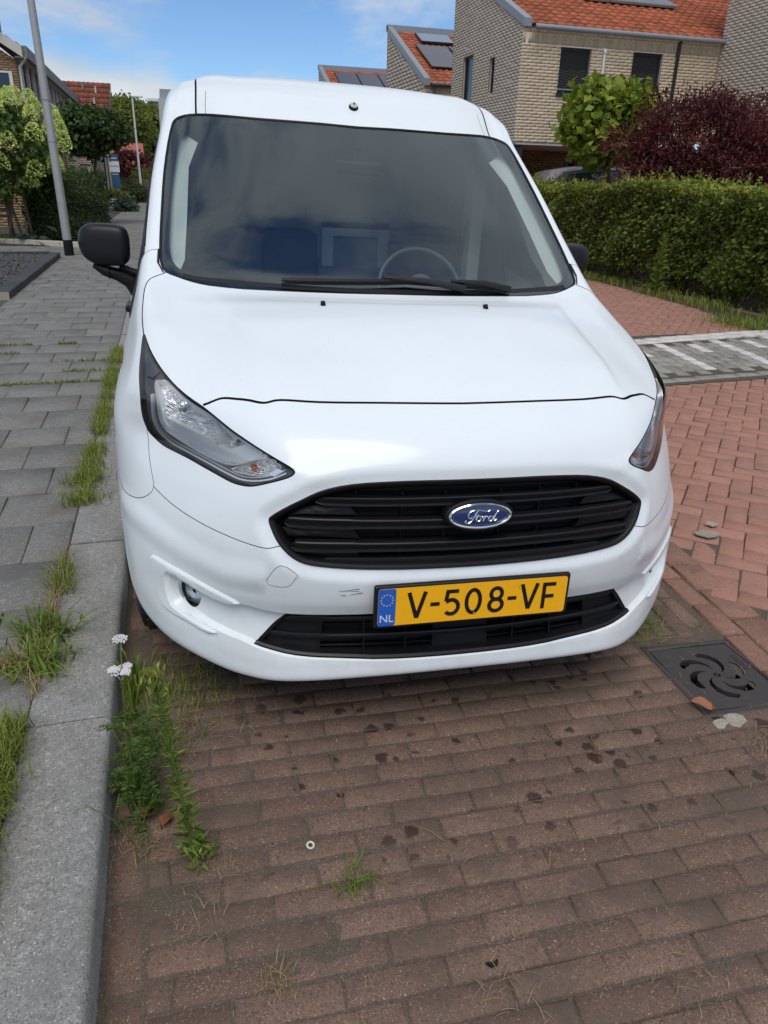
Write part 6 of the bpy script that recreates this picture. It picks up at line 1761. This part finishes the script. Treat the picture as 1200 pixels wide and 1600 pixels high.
# ---- main grille
gf = ring(GRILLE, [(0, -.004), (.001, .001), (.004, .003), (.010, .0005), (.0135, -.005), (.0145, -.05)], 'grille_frame', M['plasticd'], VAN)
inner = offs(GRILLE, .018)
patch(offs(GRILLE, .006), [], 'grille_back', M['plasticd'], VAN, depth=.062, step=.2)
def bar(vfun, umax, hh, dep, name, parent, mat, tipu=1.3, tipdrop=.0, th=.030, n=60, groove=True, tiph=1.0):
    us = np.linspace(-umax, umax, n + 1); V = []; prof = []
    for u in us:
        a = abs(u); wide = SS_(np.clip((a - tipu) / .12, 0, 1)); h = hh * (1 + (tiph - 1) * wide); v = vfun(a) 
        c = lift([(u, v)], dep + .0)[0]; N = nrm([(u, v)])[0]; up_ = np.array([0, -.12, 1.0])
        ep = min(1, (umax - a) / .10 + .25)
        pr_ = [(h, -.032), (h * .98, -.003), (h * .78, .0), (h * .45, -.0005), (h * .38, -.006), (-h * .30, -.006), (-h * .38, -.0005), (-h * .85, .0015), (-h, -.004), (-h * .9, -.032)] if groove else [(h, -.03), (h * .95, -.002), (h * .3, .001), (-h * .8, .0), (-h, -.004), (-h * .9, -.03)]
        V += [tuple(c + up_ * a_ * ep + N * b_) for a_, b_ in pr_]
    k = len(pr_); m = MB(); m.add(V, [(i * k + j, (i + 1) * k + j, (i + 1) * k + (j + 1) % k, i * k + (j + 1) % k) for i in range(n) for j in range(k)] + [tuple(range(k)), tuple(range(n * k, n * k + k))[::-1]])
    return m.obj(name, mat, parent, smooth=True)
gsl = empty('grille'); gsl.parent = VAN
def vs1(a): return 7.40 - .0 * a - .045 * SS_(np.clip((a - 1.25) / .15, 0, 1)) * 0 + .0
bar(lambda a: 7.41, 1.70, .0125, .016, 'slat', gsl, M['plastic'], 1.22, tiph=.95)
bar(lambda a: 6.76 + .02 * a, 2.13, .0135, .016, 'slat', gsl, M['plastic'], 1.22, tiph=1.15)
bar(lambda a: 6.06 + .03 * a, 2.03, .0135, .016, 'slat', gsl, M['plastic'], 1.18, tiph=1.15)
bar(lambda a: 5.50 + .03 * a, 1.62, .010, .020, 'slat', gsl, M['plastic'], 1.18, groove=False)
bar(lambda a: 7.82 - .02 * a, 1.25, .010, .034, 'slat', gsl, M['plasticd'], 1.18, groove=False)
for v0 in (7.12, 6.42, 5.80, 7.66):
    bar(lambda a: v0, 1.9 if v0 < 7.5 else 1.3, .006, .050, 'inner_slat', gsl, M['plasticd'], 1.18, groove=False)
for a_ in (1.25, .75, .3):
    for s_ in (-1, 1):
        m = MB(); m.add([tuple(lift([(s_ * a_, v_)], d_)[0] + np.array([dx, 0, 0])) for v_ in (5.45, 7.85) for d_ in (.034, .058) for dx in (-.002, .002)], [(0, 1, 3, 2), (4, 6, 7, 5), (0, 4, 5, 1), (2, 3, 7, 6), (0, 2, 6, 4), (1, 5, 7, 3)]); m.obj('grille_rib', M['plasticd'], gsl)
# corner blanking plates
for s_ in (-1, 1):
    for pl in ([(1.25, 7.05), (1.32, 7.28), (1.9, 7.26), (2.2, 6.98), (2.1, 6.95)], [(1.2, 6.33), (1.27, 6.6), (2.2, 6.62), (2.1, 6.40)], [(1.2, 5.6), (1.22, 5.85), (1.9, 5.95), (1.8, 5.72), (1.6, 5.6)]):
        patch(ccw(np.array(pl) * [s_, 1]), [], 'blanking_plate', M['plasticd'], gsl, depth=.030, step=.1, rim=.02)
# lower grille
ring(LOWER, [(0, -.012), (.0, -.004), (.004, -.001), (.010, -.005), (.013, -.05)], 'lower_grille_frame', M['plastic'], VAN)
patch(offs(LOWER, .004), [], 'lower_grille_back', M['plasticd'], VAN, depth=.055, step=.2)
gs2 = empty('lower_grille'); gs2.parent = VAN
bar(lambda a: 3.02 + .01 * a, 2.10, .0075, .006, 'slat', gs2, M['plastic'], 1.5, tiph=1.2, groove=False)
bar(lambda a: 2.60 + .03 * a, 2.45, .0075, .006, 'slat', gs2, M['plastic'], 1.5, tiph=1.2, groove=False)
bar(lambda a: 2.82 + .02 * a, 2.2, .004, .04, 'inner_slat', gs2, M['plasticd'], 9, groove=False)
bar(lambda a: 2.35 + .03 * a, 2.45, .004, .03, 'inner_slat', gs2, M['plasticd'], 9, groove=False)
for s_ in (-1, 1):
    patch(ccw(np.array([(1.62, 2.28), (1.56, 3.28), (1.95, 3.28), (2.4, 2.85), (2.7, 2.45), (2.3, 2.37)]) * [s_, 1]), [], 'blanking_plate', M['plasticd'], gs2, depth=.020, step=.1, rim=.02)
    for a_ in (1.1, .62): 
        m = MB(); m.add([tuple(lift([(s_ * a_, v_)], d_)[0] + np.array([dx, 0, 0])) for v_ in (2.15, 3.25) for d_ in (.02, .05) for dx in (-.002, .002)], [(0, 1, 3, 2), (4, 6, 7, 5), (0, 4, 5, 1), (2, 3, 7, 6), (0, 2, 6, 4), (1, 5, 7, 3)]); m.obj('grille_rib', M['plasticd'], gs2)
patch(ccw(np.array([(-.32, 2.2), (.32, 2.2), (.30, 3.26), (-.30, 3.26)])), [], 'radar_cover', M['plasticd'], gs2, depth=.022, step=.15, rim=.02)

# ---- badge
be = empty('badge', (0, 0, 0)); be.parent = VAN
c0 = Vector(lift([(0, 7.03)], -.002)[0]); bn = Vector((0, -1, .16)).normalized(); bx_, bz_ = Vector((1, 0, 0)), Vector((0, .16, 1)).normalized()
def ell(rx, rz, h, n=64): return [tuple(c0 + bx_ * rx * math.cos(2 * PI * k / n) + bz_ * rz * math.sin(2 * PI * k / n) + bn * h) for k in range(n)]
def ellmesh(rings_, name, mat, cap=True):
    m = MB(); n = 64; V = sum((ell(*q) for q in rings_), []); k = len(rings_)
    Fq = [(j * n + i, j * n + (i + 1) % n, (j + 1) * n + (i + 1) % n, (j + 1) * n + i) for j in range(k - 1) for i in range(n)] + ([tuple(range((k - 1) * n, k * n))] if cap else [])
    m.add(V, Fq); return m.obj(name, mat, be, smooth=True)
BRX, BRZ = .0845, .0345
ellmesh([(BRX + .007, BRZ + .007, -.03), (BRX + .007, BRZ + .007, .0), (BRX + .003, BRZ + .003, .004), (BRX, BRZ, .004)], 'badge_seat', M['plasticd'])
ellmesh([(BRX, BRZ, .003), (BRX - .001, BRZ - .001, .0085), (BRX - .004, BRZ - .004, .0105), (BRX - .0075, BRZ - .0075, .0095), (BRX - .0085, BRZ - .0085, .0075)], 'badge_ring', M['chrome'], False)
ellmesh([(BRX - .008, BRZ - .008, .0070), (BRX * .6, BRZ * .55, .0085), (.001, .001, .009)], 'badge_field', Mat('badge_blue', (.012, .03, .12), .15, coat=1).m)
ellmesh([(BRX - .0115, BRZ - .0105, .0078), (BRX - .0118, BRZ - .0108, .0088), (BRX - .0128, BRZ - .0118, .0088), (BRX - .0131, BRZ - .0121, .0078)], 'badge_line', M['chrome'], False)
strk = [[(303, 262), (292, 270), (300, 281), (325, 281), (350, 262), (372, 222), (392, 190), (402, 178)],
        [(345, 243), (326, 243), (317, 225), (325, 200), (348, 182), (385, 177), (425, 183), (465, 190), (490, 186), (500, 175)],
        [(338, 232), (362, 236), (388, 226), (408, 218)],
        [(408, 228), (390, 236), (382, 256), (394, 270), (412, 266), (424, 246), (416, 230), (408, 228), (424, 236), (440, 232)],
        [(440, 232), (450, 238), (443, 270)], [(446, 254), (458, 236), (472, 230), (482, 240)],
        [(520, 238), (502, 232), (486, 250), (490, 270), (508, 270), (524, 250), (545, 218), (566, 192), (556, 200), (532, 252), (534, 270), (550, 262), (558, 252)]]
lm = MB()
for st_ in strk:
    pl = smooth_line([((x - 421) / 265 * BRX, -(y - 228) / 112 * BRZ) for x, y in st_], False, 4)
    lm.tube([tuple(c0 + bx_ * a + bz_ * b + bn * (.0098)) for a, b in pl], .00175, 6)
lm.obj('badge_script', M['chrome'], be, smooth=True)

# ---- number plate
pe = empty('number_plate', (0.0, -.028, .5655), (math.radians(-2), 0, 0)); pe.parent = VAN
m = MB(); o = MB().bb(-.2675, .2675, .0, .016, -.0600, .0600).obj('plate_holder', M['plastic'], pe); bevel(o, .006, 3)
def rrect(x0, x1, z0, z1, r, n=5):
    P = []
    for (cx, cz, a0) in ((x1 - r, z1 - r, 0), (x0 + r, z1 - r, PI / 2), (x0 + r, z0 + r, PI), (x1 - r, z0 + r, 1.5 * PI)):
        P += [(cx + r * math.cos(a0 + PI / 2 * k / n), cz + r * math.sin(a0 + PI / 2 * k / n)) for k in range(n + 1)]
    return P
yel = Mat('plate_yellow', (.98, .47, .010), .35); yel.color(yel.mix(yel.math('MULTIPLY', yel.mr(yel.noise(60, 5, .7), .5, .75), .35), (.98, .48, .010), (.76, .35, .015)))
m = MB(); m.prism(rrect(-.258, .258, -.0525, .0525, .008), -.0012, .002); m.obj('plate', yel.m, pe)
m = MB(); m.prism([p for p in rrect(-.2578, -.2120, -.0523, .0523, .007)], -.0018, -.0010); m.obj('country_band', plain('plate_blue', (.02, .12, .50), .35), pe)
inkm = plain('plate_ink', (.008, .008, .008), .4); wht = plain('plate_white', (.7, .72, .72), .4); starm = plain('plate_star', (.75, .62, .05), .4)
text('NL', .030, wht, pe, (-.235, -.0021, -.032), (PI / 2, 0, 0), 'country_code', ext=.0002)
m = MB()
for k in range(12):
    a = 2 * PI * k / 12; cx, cz = -.235 + .0155 * math.cos(a), .021 + .0155 * math.sin(a)
    m.prism([(cx + (.0026 if q % 2 == 0 else .0011) * math.sin(PI * q / 5), cz + (.0026 if q % 2 == 0 else .0011) * math.cos(PI * q / 5)) for q in range(10)], -.0022, -.0016)
m.obj('star_ring', starm, pe)
HCH = .0385     # half character height
def ribbon(m, pts, w, y, closed=False):
    P = [Vector((a, b)) for a, b in pts]; n = len(P); L, R_ = [], []
    for i in range(n):
        a = P[i - 1] if (i > 0 or closed) else None; b = P[(i + 1) % n] if (i < n - 1 or closed) else None
        d1 = (P[i] - a).normalized() if a is not None else (b - P[i]).normalized(); d2 = (b - P[i]).normalized() if b is not None else d1
        t = (d1 + d2).normalized(); nn = Vector((-t.y, t.x)); k = w / 2 / max(.5, nn.dot(Vector((-d1.y, d1.x)))); L.append(P[i] + nn * k); R_.append(P[i] - nn * k)
    V = [(p.x, y, p.y) for p in L] + [(p.x, y, p.y) for p in R_] + [(p.x, y + .0006, p.y) for p in L] + [(p.x, y + .0006, p.y) for p in R_]
    Fq = []
    for i in range(n if closed else n - 1):
        j = (i + 1) % n; Fq += [(i, j, n + j, n + i), (i, 2 * n + i, 2 * n + j, j), (n + i, n + j, 3 * n + j, 3 * n + i)]
    m.add(V, Fq)
def arc(cx, cz, rx, rz, a0, a1, n=16): return [(cx + rx * math.cos(math.radians(a0 + (a1 - a0) * k / n)), cz + rz * math.sin(math.radians(a0 + (a1 - a0) * k / n))) for k in range(n + 1)]
h = HCH - .0055; W_ = .0105
chars = {
 'V': [([(-.022, HCH), (-.0, -h - .002)], 0), ([(.0215, HCH), (.0, -h - .002)], .0003)],
 '-': [([(-.0125, 0), (.0125, 0)], 0)],
 '5': [([(.017, h), (-.0125, h), (-.016, .006)], 0), ([(-.016, .004)] + arc(-.001, -.0115, .0185, .0205, 118, -140, 20), .0003)],
 '0': [(arc(0, 0, .0185, h, 0, 360, 32)[:-1], 0)],
 '8': [(arc(0, .0165, .0150, .0165, 0, 360, 26)[:-1], 0), (arc(0, -.0160, .0180, .0172, 0, 360, 26)[:-1], .0003)],
 'F': [([(-.0145, -HCH), (-.0145, HCH - .0001)], 0), ([(-.0145, h), (.018, h)], .0003), ([(-.0145, -.002), (.0145, -.002)], .0003)]}
for ch, fx in (('V', .208), ('-', .298), ('5', .383), ('0', .492), ('8', .610), ('-', .693), ('V', .783), ('F', .888)):
    m = MB(); cx = fx * .535 - .2675
    for st_, dy in chars[ch]:
        cl = ch in '08'; ribbon(m, [(a + cx, b) for a, b in st_], W_, -.0020 - dy, cl)
    o = m.obj('character', inkm, pe)
m = MB(); ribbon(m, [(a + .735 * .535 - .2675, b) for a, b in arc(0, .032, .0065, .0065, 0, 360, 20)[:-1]], .0009, -.0016, True); m.obj('embossed_mark', plain('mark_brown', (.45, .22, .02), .5), pe)
m = MB(); m.lathe([(.003, 0), (.0028, -.0012), (0, -.0015)], (.50 * .535 - .2675, -.0022, -.034), 'Y', 10); m.obj('rivet', M['zinc'], pe)
# scratches on the bumper left of the plate
m = MB()
for pl in ([(-1.42, 4.52), (-1.30, 4.56), (-1.19, 4.50)], [(-1.40, 4.35), (-1.34, 4.33)], [(-1.30, 4.36), (-1.17, 4.44), (-1.16, 4.47)], [(-1.28, 4.60), (-1.20, 4.62)]):
    m.tube([on(u, v, .0002) for u, v in pl], [.0004, .0011, .0004][:len(pl)], 4)
m.obj('scratch', M['plasticd'], VAN)

# ---- headlamps
amber = plain('amber_bulb', (.62, .12, .02), .25)
for s_ in (-1, 1):
    he = empty('headlight'); he.parent = VAN
    S2 = lambda q: ccw(np.asarray(q) * [s_, 1])
    hl = S2(HL); rf = S2(REFL); tn_ = S2(TURN)
    patch(offs(hl, .0028), [], 'lens', M['lens'], he, depth=-.0008, step=.12)
    ring(hl, [(0, -.012), (.0012, -.002), (.0032, .0008), (.0048, -.003)], 'lens_seal', M['plasticd'], he)
    patch(offs(hl, .0035), [rf, tn_], 'bezel', M['bezel'], he, depth=.016, step=.12, rim=.012)
    # chrome edge round the main reflector and the brow lines below it
    ring(rf, [(-.004, -.018), (-.003, -.011), (.0, -.010), (.002, -.014), (.004, -.03), (.006, -.05)], 'reflector_frame', M['silver'], he)
    ring(tn_, [(-.002, -.017), (-.0005, -.012), (.0015, -.014), (.003, -.035)], 'indicator_frame', M['silver'], he)
    low = np.array([(5.62, 9.9), (5.50, 8.9), (5.32, 8.33), (4.9, 8.02), (4.3, 7.90), (3.8, 7.80), (3.3, 7.68), (3.0, 7.64), (2.7, 7.70), (2.35, 7.86), (2.08, 8.08)]) * [s_, 1]
    low = smooth_line(low, False, 4)
    for sh_, wd_, mt in ((0, .0030, M['silver']), (.0085, .0012, M['silver'])):
        q = offs(low, -sh_ * s_, False); ring(q, [(-wd_, -.016), (-wd_ * .6, -.011), (wd_ * .6, -.011), (wd_, -.016)], 'trim_strip', mt, he, closed=False)
    # main bowl: depth grows towards the middle, fluted
    r3 = closed_seg3(rf); bc = ev([(4.55 * s_, 9.25)])[0]
    def dpt(uv):
        P = ev(uv); q = segdist(P, *r3); a = np.abs(np.asarray(uv)[:, 0]); d = .032 + .045 * SS_(np.clip(q / .045, 0, 1))
        return d + .0035 * np.sin(P[:, 2] * 330 + P[:, 0] * 120 * s_) * (a > 3.75) * (q > .02) + .005 * np.sin(P[:, 0] * 420) * np.sin(P[:, 2] * 300) * (a < 3.72) * (a > 3.0)
    patch(rf, [], 'reflector', M['fluted'], he, depthf=dpt, step=.045, vstep=.045)
    # step plate in front of the lower part of the bowl
    q = S2([(5.22, 8.86), (5.02, 8.42), (4.69, 8.25), (4.25, 8.11), (3.85, 8.01), (3.48, 7.96), (3.15, 8.02), (2.70, 8.30), (2.50, 8.46), (2.9, 8.78), (3.35, 8.35), (3.8, 8.38), (4.5, 8.56), (5.0, 8.75)])
    patch(q, [], 'reflector_shelf', Mat('satin_silver', (.66, .68, .70), .4, metal=.35).m, he, depth=.03, step=.1, rim=.02)
    # divider wall and bulbs
    m = MB(); m.add([tuple(lift([(s_ * a, v_)], d_)[0]) for a, v_ in ((3.80, 9.5), (3.76, 9.0), (3.66, 8.3)) for d_ in (.022, .10)], [(0, 1, 3, 2), (2, 3, 5, 4)]); m.obj('divider', M['silver'], he)
    for (a, v_, r_, dd) in ((4.84, 9.50, .017, .045), (3.3, 8.75, .012, .05)):
        c = Vector(lift([(a * s_, v_)], dd)[0]); m = MB(); m.lathe([(0, -.012), (r_ * .45, -.010), (r_ * .6, -.004), (r_ * .95, .0), (r_, .004), (r_ * .9, .012), (r_ * .5, .03)], c, 'Y', 20); m.obj('bulb', M['chrome'], he, smooth=True)
        m = MB(); m.lathe([(0, -.014), (r_ * .4, -.012), (r_ * .42, -.009)], c, 'Y', 16); m.obj('bulb_cap', plain('bulb_grey', (.12, .14, .17), .15), he, smooth=True)
    t3 = closed_seg3(tn_)
    patch(tn_, [], 'indicator_reflector', M['fluted'], he, depthf=lambda uv: .03 + .03 * np.clip(segdist(ev(uv), *t3) / .02, 0, 1) + .002 * np.sin(ev(uv)[:, 0] * 700), step=.04, vstep=.05)
    c = Vector(lift([(2.85 * s_, 8.02)], .035)[0]); m = MB(); m.lathe([(0, -.012), (.006, -.009), (.009, 0), (.007, .012), (0, .016)], c, 'Y', 14); m.obj('indicator_bulb', amber, he, smooth=True)
    q = S2([(2.12, 8.12), (2.30, 7.93), (2.42, 7.97), (2.24, 8.16)]); patch(q, [], 'marker_reflector', M['silver'], he, depth=.012, step=.05, rim=.003)
    # vertical fins in the dark upper corner
    patch(S2([(5.80, 11.5), (5.55, 11.1), (5.3, 10.8), (5.55, 10.55), (5.75, 10.6), (5.88, 11.2)]), [], 'corner_bezel', M['bezel'], he, depth=.010, step=.1, rim=.004)
# ---- fog lamps
for s_ in (-1, 1):
    fe_ = empty('fog_lamp'); fe_.parent = VAN; c = Vector(lift([(fog_c[0] * s_, fog_c[1] - .08)], .008)[0]); nn = (Vector(nrm([(fog_c[0] * s_, fog_c[1])])[0]) * .75 + Vector((0, -1, 0)) * .25).normalized(); q4 = nn.to_track_quat('Z', 'Y').to_euler()
    for nm, prof_, mt in (('housing', [(.0335, -.006), (.033, -.010), (.030, -.03), (0, -.04)], M['plasticd']), ('reflector', [(.034, -.004), (.03, -.014), (.02, -.024), (0, -.03)], M['silver']), ('bulb', [(.009, -.016), (.008, -.010), (0, -.008)], M['chrome']), ('lens', [(.0365, -.002), (.03, .003), (.018, .0055), (0, .007)], M['lens'])):
        m = MB(); m.lathe(prof_, n=28); o = m.obj(nm, mt, fe_, smooth=True); o.scale = (1.38, 1.38, 1.1); o.location = c; o.rotation_euler = q4

# ---- door mirrors
for s_ in (-1, 1):
    me_ = empty('door_mirror'); me_.parent = VAN
    bm = bmesh.new(); bmesh.ops.create_cube(bm, size=2); bmesh.ops.subdivide_edges(bm, edges=bm.edges, cuts=7, use_grid_fill=True)
    for v in bm.verts:
        x, y, z = v.co; f = lambda a, p: math.copysign(abs(a) ** p, a)
        L = (abs(x) ** 4.2 + abs(y) ** 3.0 + abs(z) ** 3.6) ** (1 / 3.9); x, y, z = x / L, y / L, z / L
        X = .097 * x; Z = .078 * z - (.020 * max(0, x) ** 2 if z < 0 else 0) * -1 * 1.4; Y = .055 * y - .015
        if z > 0: Z -= .012 * max(0, x) ** 3
        v.co = ((.995 + X) * s_, 1.68 + Y + .02 * x, 1.272 + Z)
    bmesh.ops.recalc_face_normals(bm, faces=bm.faces)
    mm = bpy.data.meshes.new('mirror_shell'); bm.to_mesh(mm); bm.free(); mm.polygons.foreach_set('use_smooth', [True] * len(mm.polygons)); link('mirror_shell', mm, M['plastic'], me_)
    m = MB(); m.tube([(s_ * 1.04, 1.665, 1.195), (s_ * 1.0, 1.66, 1.175), (s_ * .95, 1.66, 1.160), (s_ * .91, 1.67, 1.135), (s_ * .875, 1.68, 1.09)], [.012, .022, .025, .027, .034], 12); m.obj('mirror_arm', M['plastic'], me_, smooth=True)
    m = MB(); m.tube([(s_ * .95, 1.68, 1.185), (s_ * .90, 1.69, 1.165), (s_ * .865, 1.70, 1.155)], [.02, .02, .022], 10); m.obj('mirror_bracket', M['plastic'], me_, smooth=True)
    m = MB(); m.prism([(s_ * (.995 + .08 * a), 1.272 + .062 * b) for a, b in ((-1, -.7), (-.8, -1), (.8, -.8), (1, -.4), (1, .8), (.7, 1), (-.9, 1), (-1, .8))], 1.716, 1.718); m.obj('mirror_glass', M['chrome'], me_)
    m = MB(); m.box((s_ * .985, 1.636, 1.170), (.0015, .03, .05)); m.obj('arm_joint', M['gap'], me_)

# ---- cabin seen through the glass
trim = noisy('pale_pillar_trim', (.50, .55, .52), (.56, .61, .58), 20, .7)
dash = noisy('dashboard_plastic', (.085, .09, .092), (.11, .115, .12), 30, .6)
fabric = noisy('seat_fabric', (.06, .064, .07), (.09, .094, .10), 90, .9)
for s_ in (-1, 1):
    q = ccw(np.array([(5.15, 14.25), (4.62, 14.2), (4.42, 14.5), (4.42, 15.2), (4.3, 16.2), (3.9, 16.7), (4.6, 16.85), (5.1, 16.5), (5.3, 15.5), (5.25, 14.6)]) * [s_, 1])
    patch(q, [], 'pillar_trim', trim, VAN, depthf=lambda uv: .035 + .03 * (4.95 - np.abs(uv[:, 0])).clip(0), step=.15)
ch = []
for t in np.linspace(0, 1, 9):
    ch.append((t,))
V, Fq = [], []; nx = 20
rows_ = [(1.02, 1.155), (1.15, 1.165), (1.35, 1.165), (1.50, 1.150), (1.58, 1.10), (1.60, .9), (1.62, .5)]
for y, z in rows_:
    for k in range(nx + 1):
        x = -.74 + 1.48 * k / nx; hump_ = .035 * math.exp(-((x - .30) / .2) ** 2) * (1.2 < y < 1.59); V.append((x, y + .10 * (x / .74) ** 2 * (1.62 - y) / .6, z + hump_ - .01 * abs(x)))
for j in range(len(rows_) - 1):
    for k in range(nx): Fq.append((j * (nx + 1) + k, j * (nx + 1) + k + 1, (j + 1) * (nx + 1) + k + 1, (j + 1) * (nx + 1) + k))
m = MB(); m.add(V, Fq); m.obj('dashboard', dash, VAN, smooth=True)
MB().bb(-.78, .78, 1.0, 2.5, .45, .5).obj('cab_floor', M['gap'], VAN)
# bulkhead with window
m = MB()
m.bb(-.78, .0, 2.50, 2.52, .5, 1.86); m.bb(.36, .78, 2.50, 2.52, .5, 1.86); m.bb(0, .36, 2.50, 2.52, .5, 1.14); m.bb(0, .36, 2.50, 2.52, 1.36, 1.86)
m.obj('bulkhead', noisy('bulkhead_grey', (.33, .34, .34), (.40, .41, .41), 10, .8), VAN)
m = MB(); m.bb(.0, .36, 2.485, 2.50, 1.29, 1.33); m.bb(.0, .06, 2.486, 2.50, 1.14, 1.29); m.bb(.30, .36, 2.486, 2.50, 1.14, 1.29); m.obj('bulkhead_window_frame', plain('white_window_frame', (.78, .80, .79), .6), VAN)
MB().bb(.06, .30, 2.505, 2.51, 1.14, 1.29).obj('bulkhead_pane', plain('pale_bulkhead_glass', (.30, .34, .34), .4), VAN)
MB().bb(-.16, -.02, 2.47, 2.49, 1.18, 1.26).obj('bulkhead_tray', plain('pale_tray', (.70, .72, .71), .6), VAN)
m = MB(); m.bb(-.60, .60, 2.05, 2.5, 1.80, 1.815); m.obj('headliner', noisy('headliner', (.28, .30, .30), (.33, .35, .35), 10, .9), VAN)
shell(-4.6, 4.6, 17.0, 18.5, .05, 'headliner_front', trim, 30, 12)
for x in (-.53, .56, -.19):
    se = empty('seat'); se.parent = VAN
    w_ = .23 if abs(x) > .3 else .15
    m = MB(); m.box((x, 2.05, .78), (w_ * 2, .5, .16)); bevel(m.obj('seat_cushion', fabric, se), .05, 3)
    m = MB(); m.box((x, 2.34, 1.05), (w_ * 2, .14, .56), rx=-.18); bevel(m.obj('seat_back', fabric, se), .06, 3)
    m = MB(); m.box((x, 2.41, 1.44), (.24 if abs(x) > .3 else .2, .10, .17), rx=-.15); bevel(m.obj('headrest', fabric, se), .045, 3)
m = MB(); R_ = .185; cx, cy, cz = .30, 1.66, 1.13
tl_ = math.radians(62)
pts_ = [(cx + R_ * math.cos(a), cy + R_ * math.sin(a) * math.cos(tl_), cz + R_ * math.sin(a) * math.sin(tl_)) for a in np.linspace(0, 2 * PI, 37)]
m.tube(pts_, .012, 10, False); m.obj('steering_wheel', plain('wheel_rim', (.05, .055, .06), .4), VAN, smooth=True)
m = MB(); m.lathe([(0, -.04), (.06, -.03), (.07, .0), (.05, .03)], (cx, cy, cz), 'Y', 16); 
for a in (0, PI, -PI / 2): m.tube([(cx, cy, cz), (cx + R_ * math.cos(a), cy + R_ * math.sin(a) * math.cos(tl_), cz + R_ * math.sin(a) * math.sin(tl_))], .014, 6)
m.obj('steering_wheel_hub', dash, VAN, smooth=True)
for s_ in (-1, 1):   # door inner pillars and belts
    MB().bb(s_ * .70 - .03, s_ * .70 + .03, 2.10, 2.22, .5, 1.74).obj('centre_pillar_trim', trim if s_ > 0 else dash, VAN)
    m = MB(); m.tube([(s_ * .69, 2.12, 1.62), (s_ * .67, 2.2, 1.2), (s_ * .62, 2.25, .85)], .012, 6); m.obj('seat_belt', fabric, VAN)
    MB().bb(s_ * .84 - .02, s_ * .84 + .01, 1.5, 2.15, .5, 1.08).obj('door_lining', dash, VAN)
# cabin mirror above the screen
m = MB(); m.box((.0, 1.62, 1.60), (.20, .025, .055)); bevel(m.obj('cabin_mirror', M['plasticd'], VAN), .012, 2)
m = MB(); m.tube([(0, 1.66, 1.71), (0, 1.63, 1.62)], .01, 6); m.obj('cabin_mirror_stem', M['plasticd'], VAN)
# rain beads on the paint: tiny drops
V, Fq = [], []
nb_ = 900; U = RNG.uniform(-5.6, 5.6, nb_); Vv = np.where(RNG.random(nb_) < .6, RNG.normal(10.45, .3, nb_), RNG.uniform(4.5, 13.5, nb_)).clip(4.4, 13.8)
uvd = np.stack([U, Vv], 1); ok = ~pip(np.abs(uvd), HL) & ~pip(uvd, GRILLE); uvd = uvd[ok]; Pd = lift(uvd, 0); Nd = nrm(uvd)
dirs6 = fib(10)
for p, n_ in zip(Pd, Nd):
    r_ = random.uniform(.0006, .0016); b = len(V); up_ = np.array([.3, .2, 1.0]); t1 = np.cross(n_, up_); t1 /= np.linalg.norm(t1); t2 = np.cross(n_, t1)
    for k in range(6): V.append(p + r_ * (t1 * math.cos(k) * 1 + t2 * math.sin(k)))
    V.append(p + n_ * r_ * .5)
    Fq += [(b + k, b + (k + 1) % 6, b + 6) for k in range(6)]
o = link('water_drops', npmesh(np.array(V), np.array(Fq), smooth=True), glass('water', (.93, .94, .95), 1.33), VAN); o['kind'] = 'stuff'
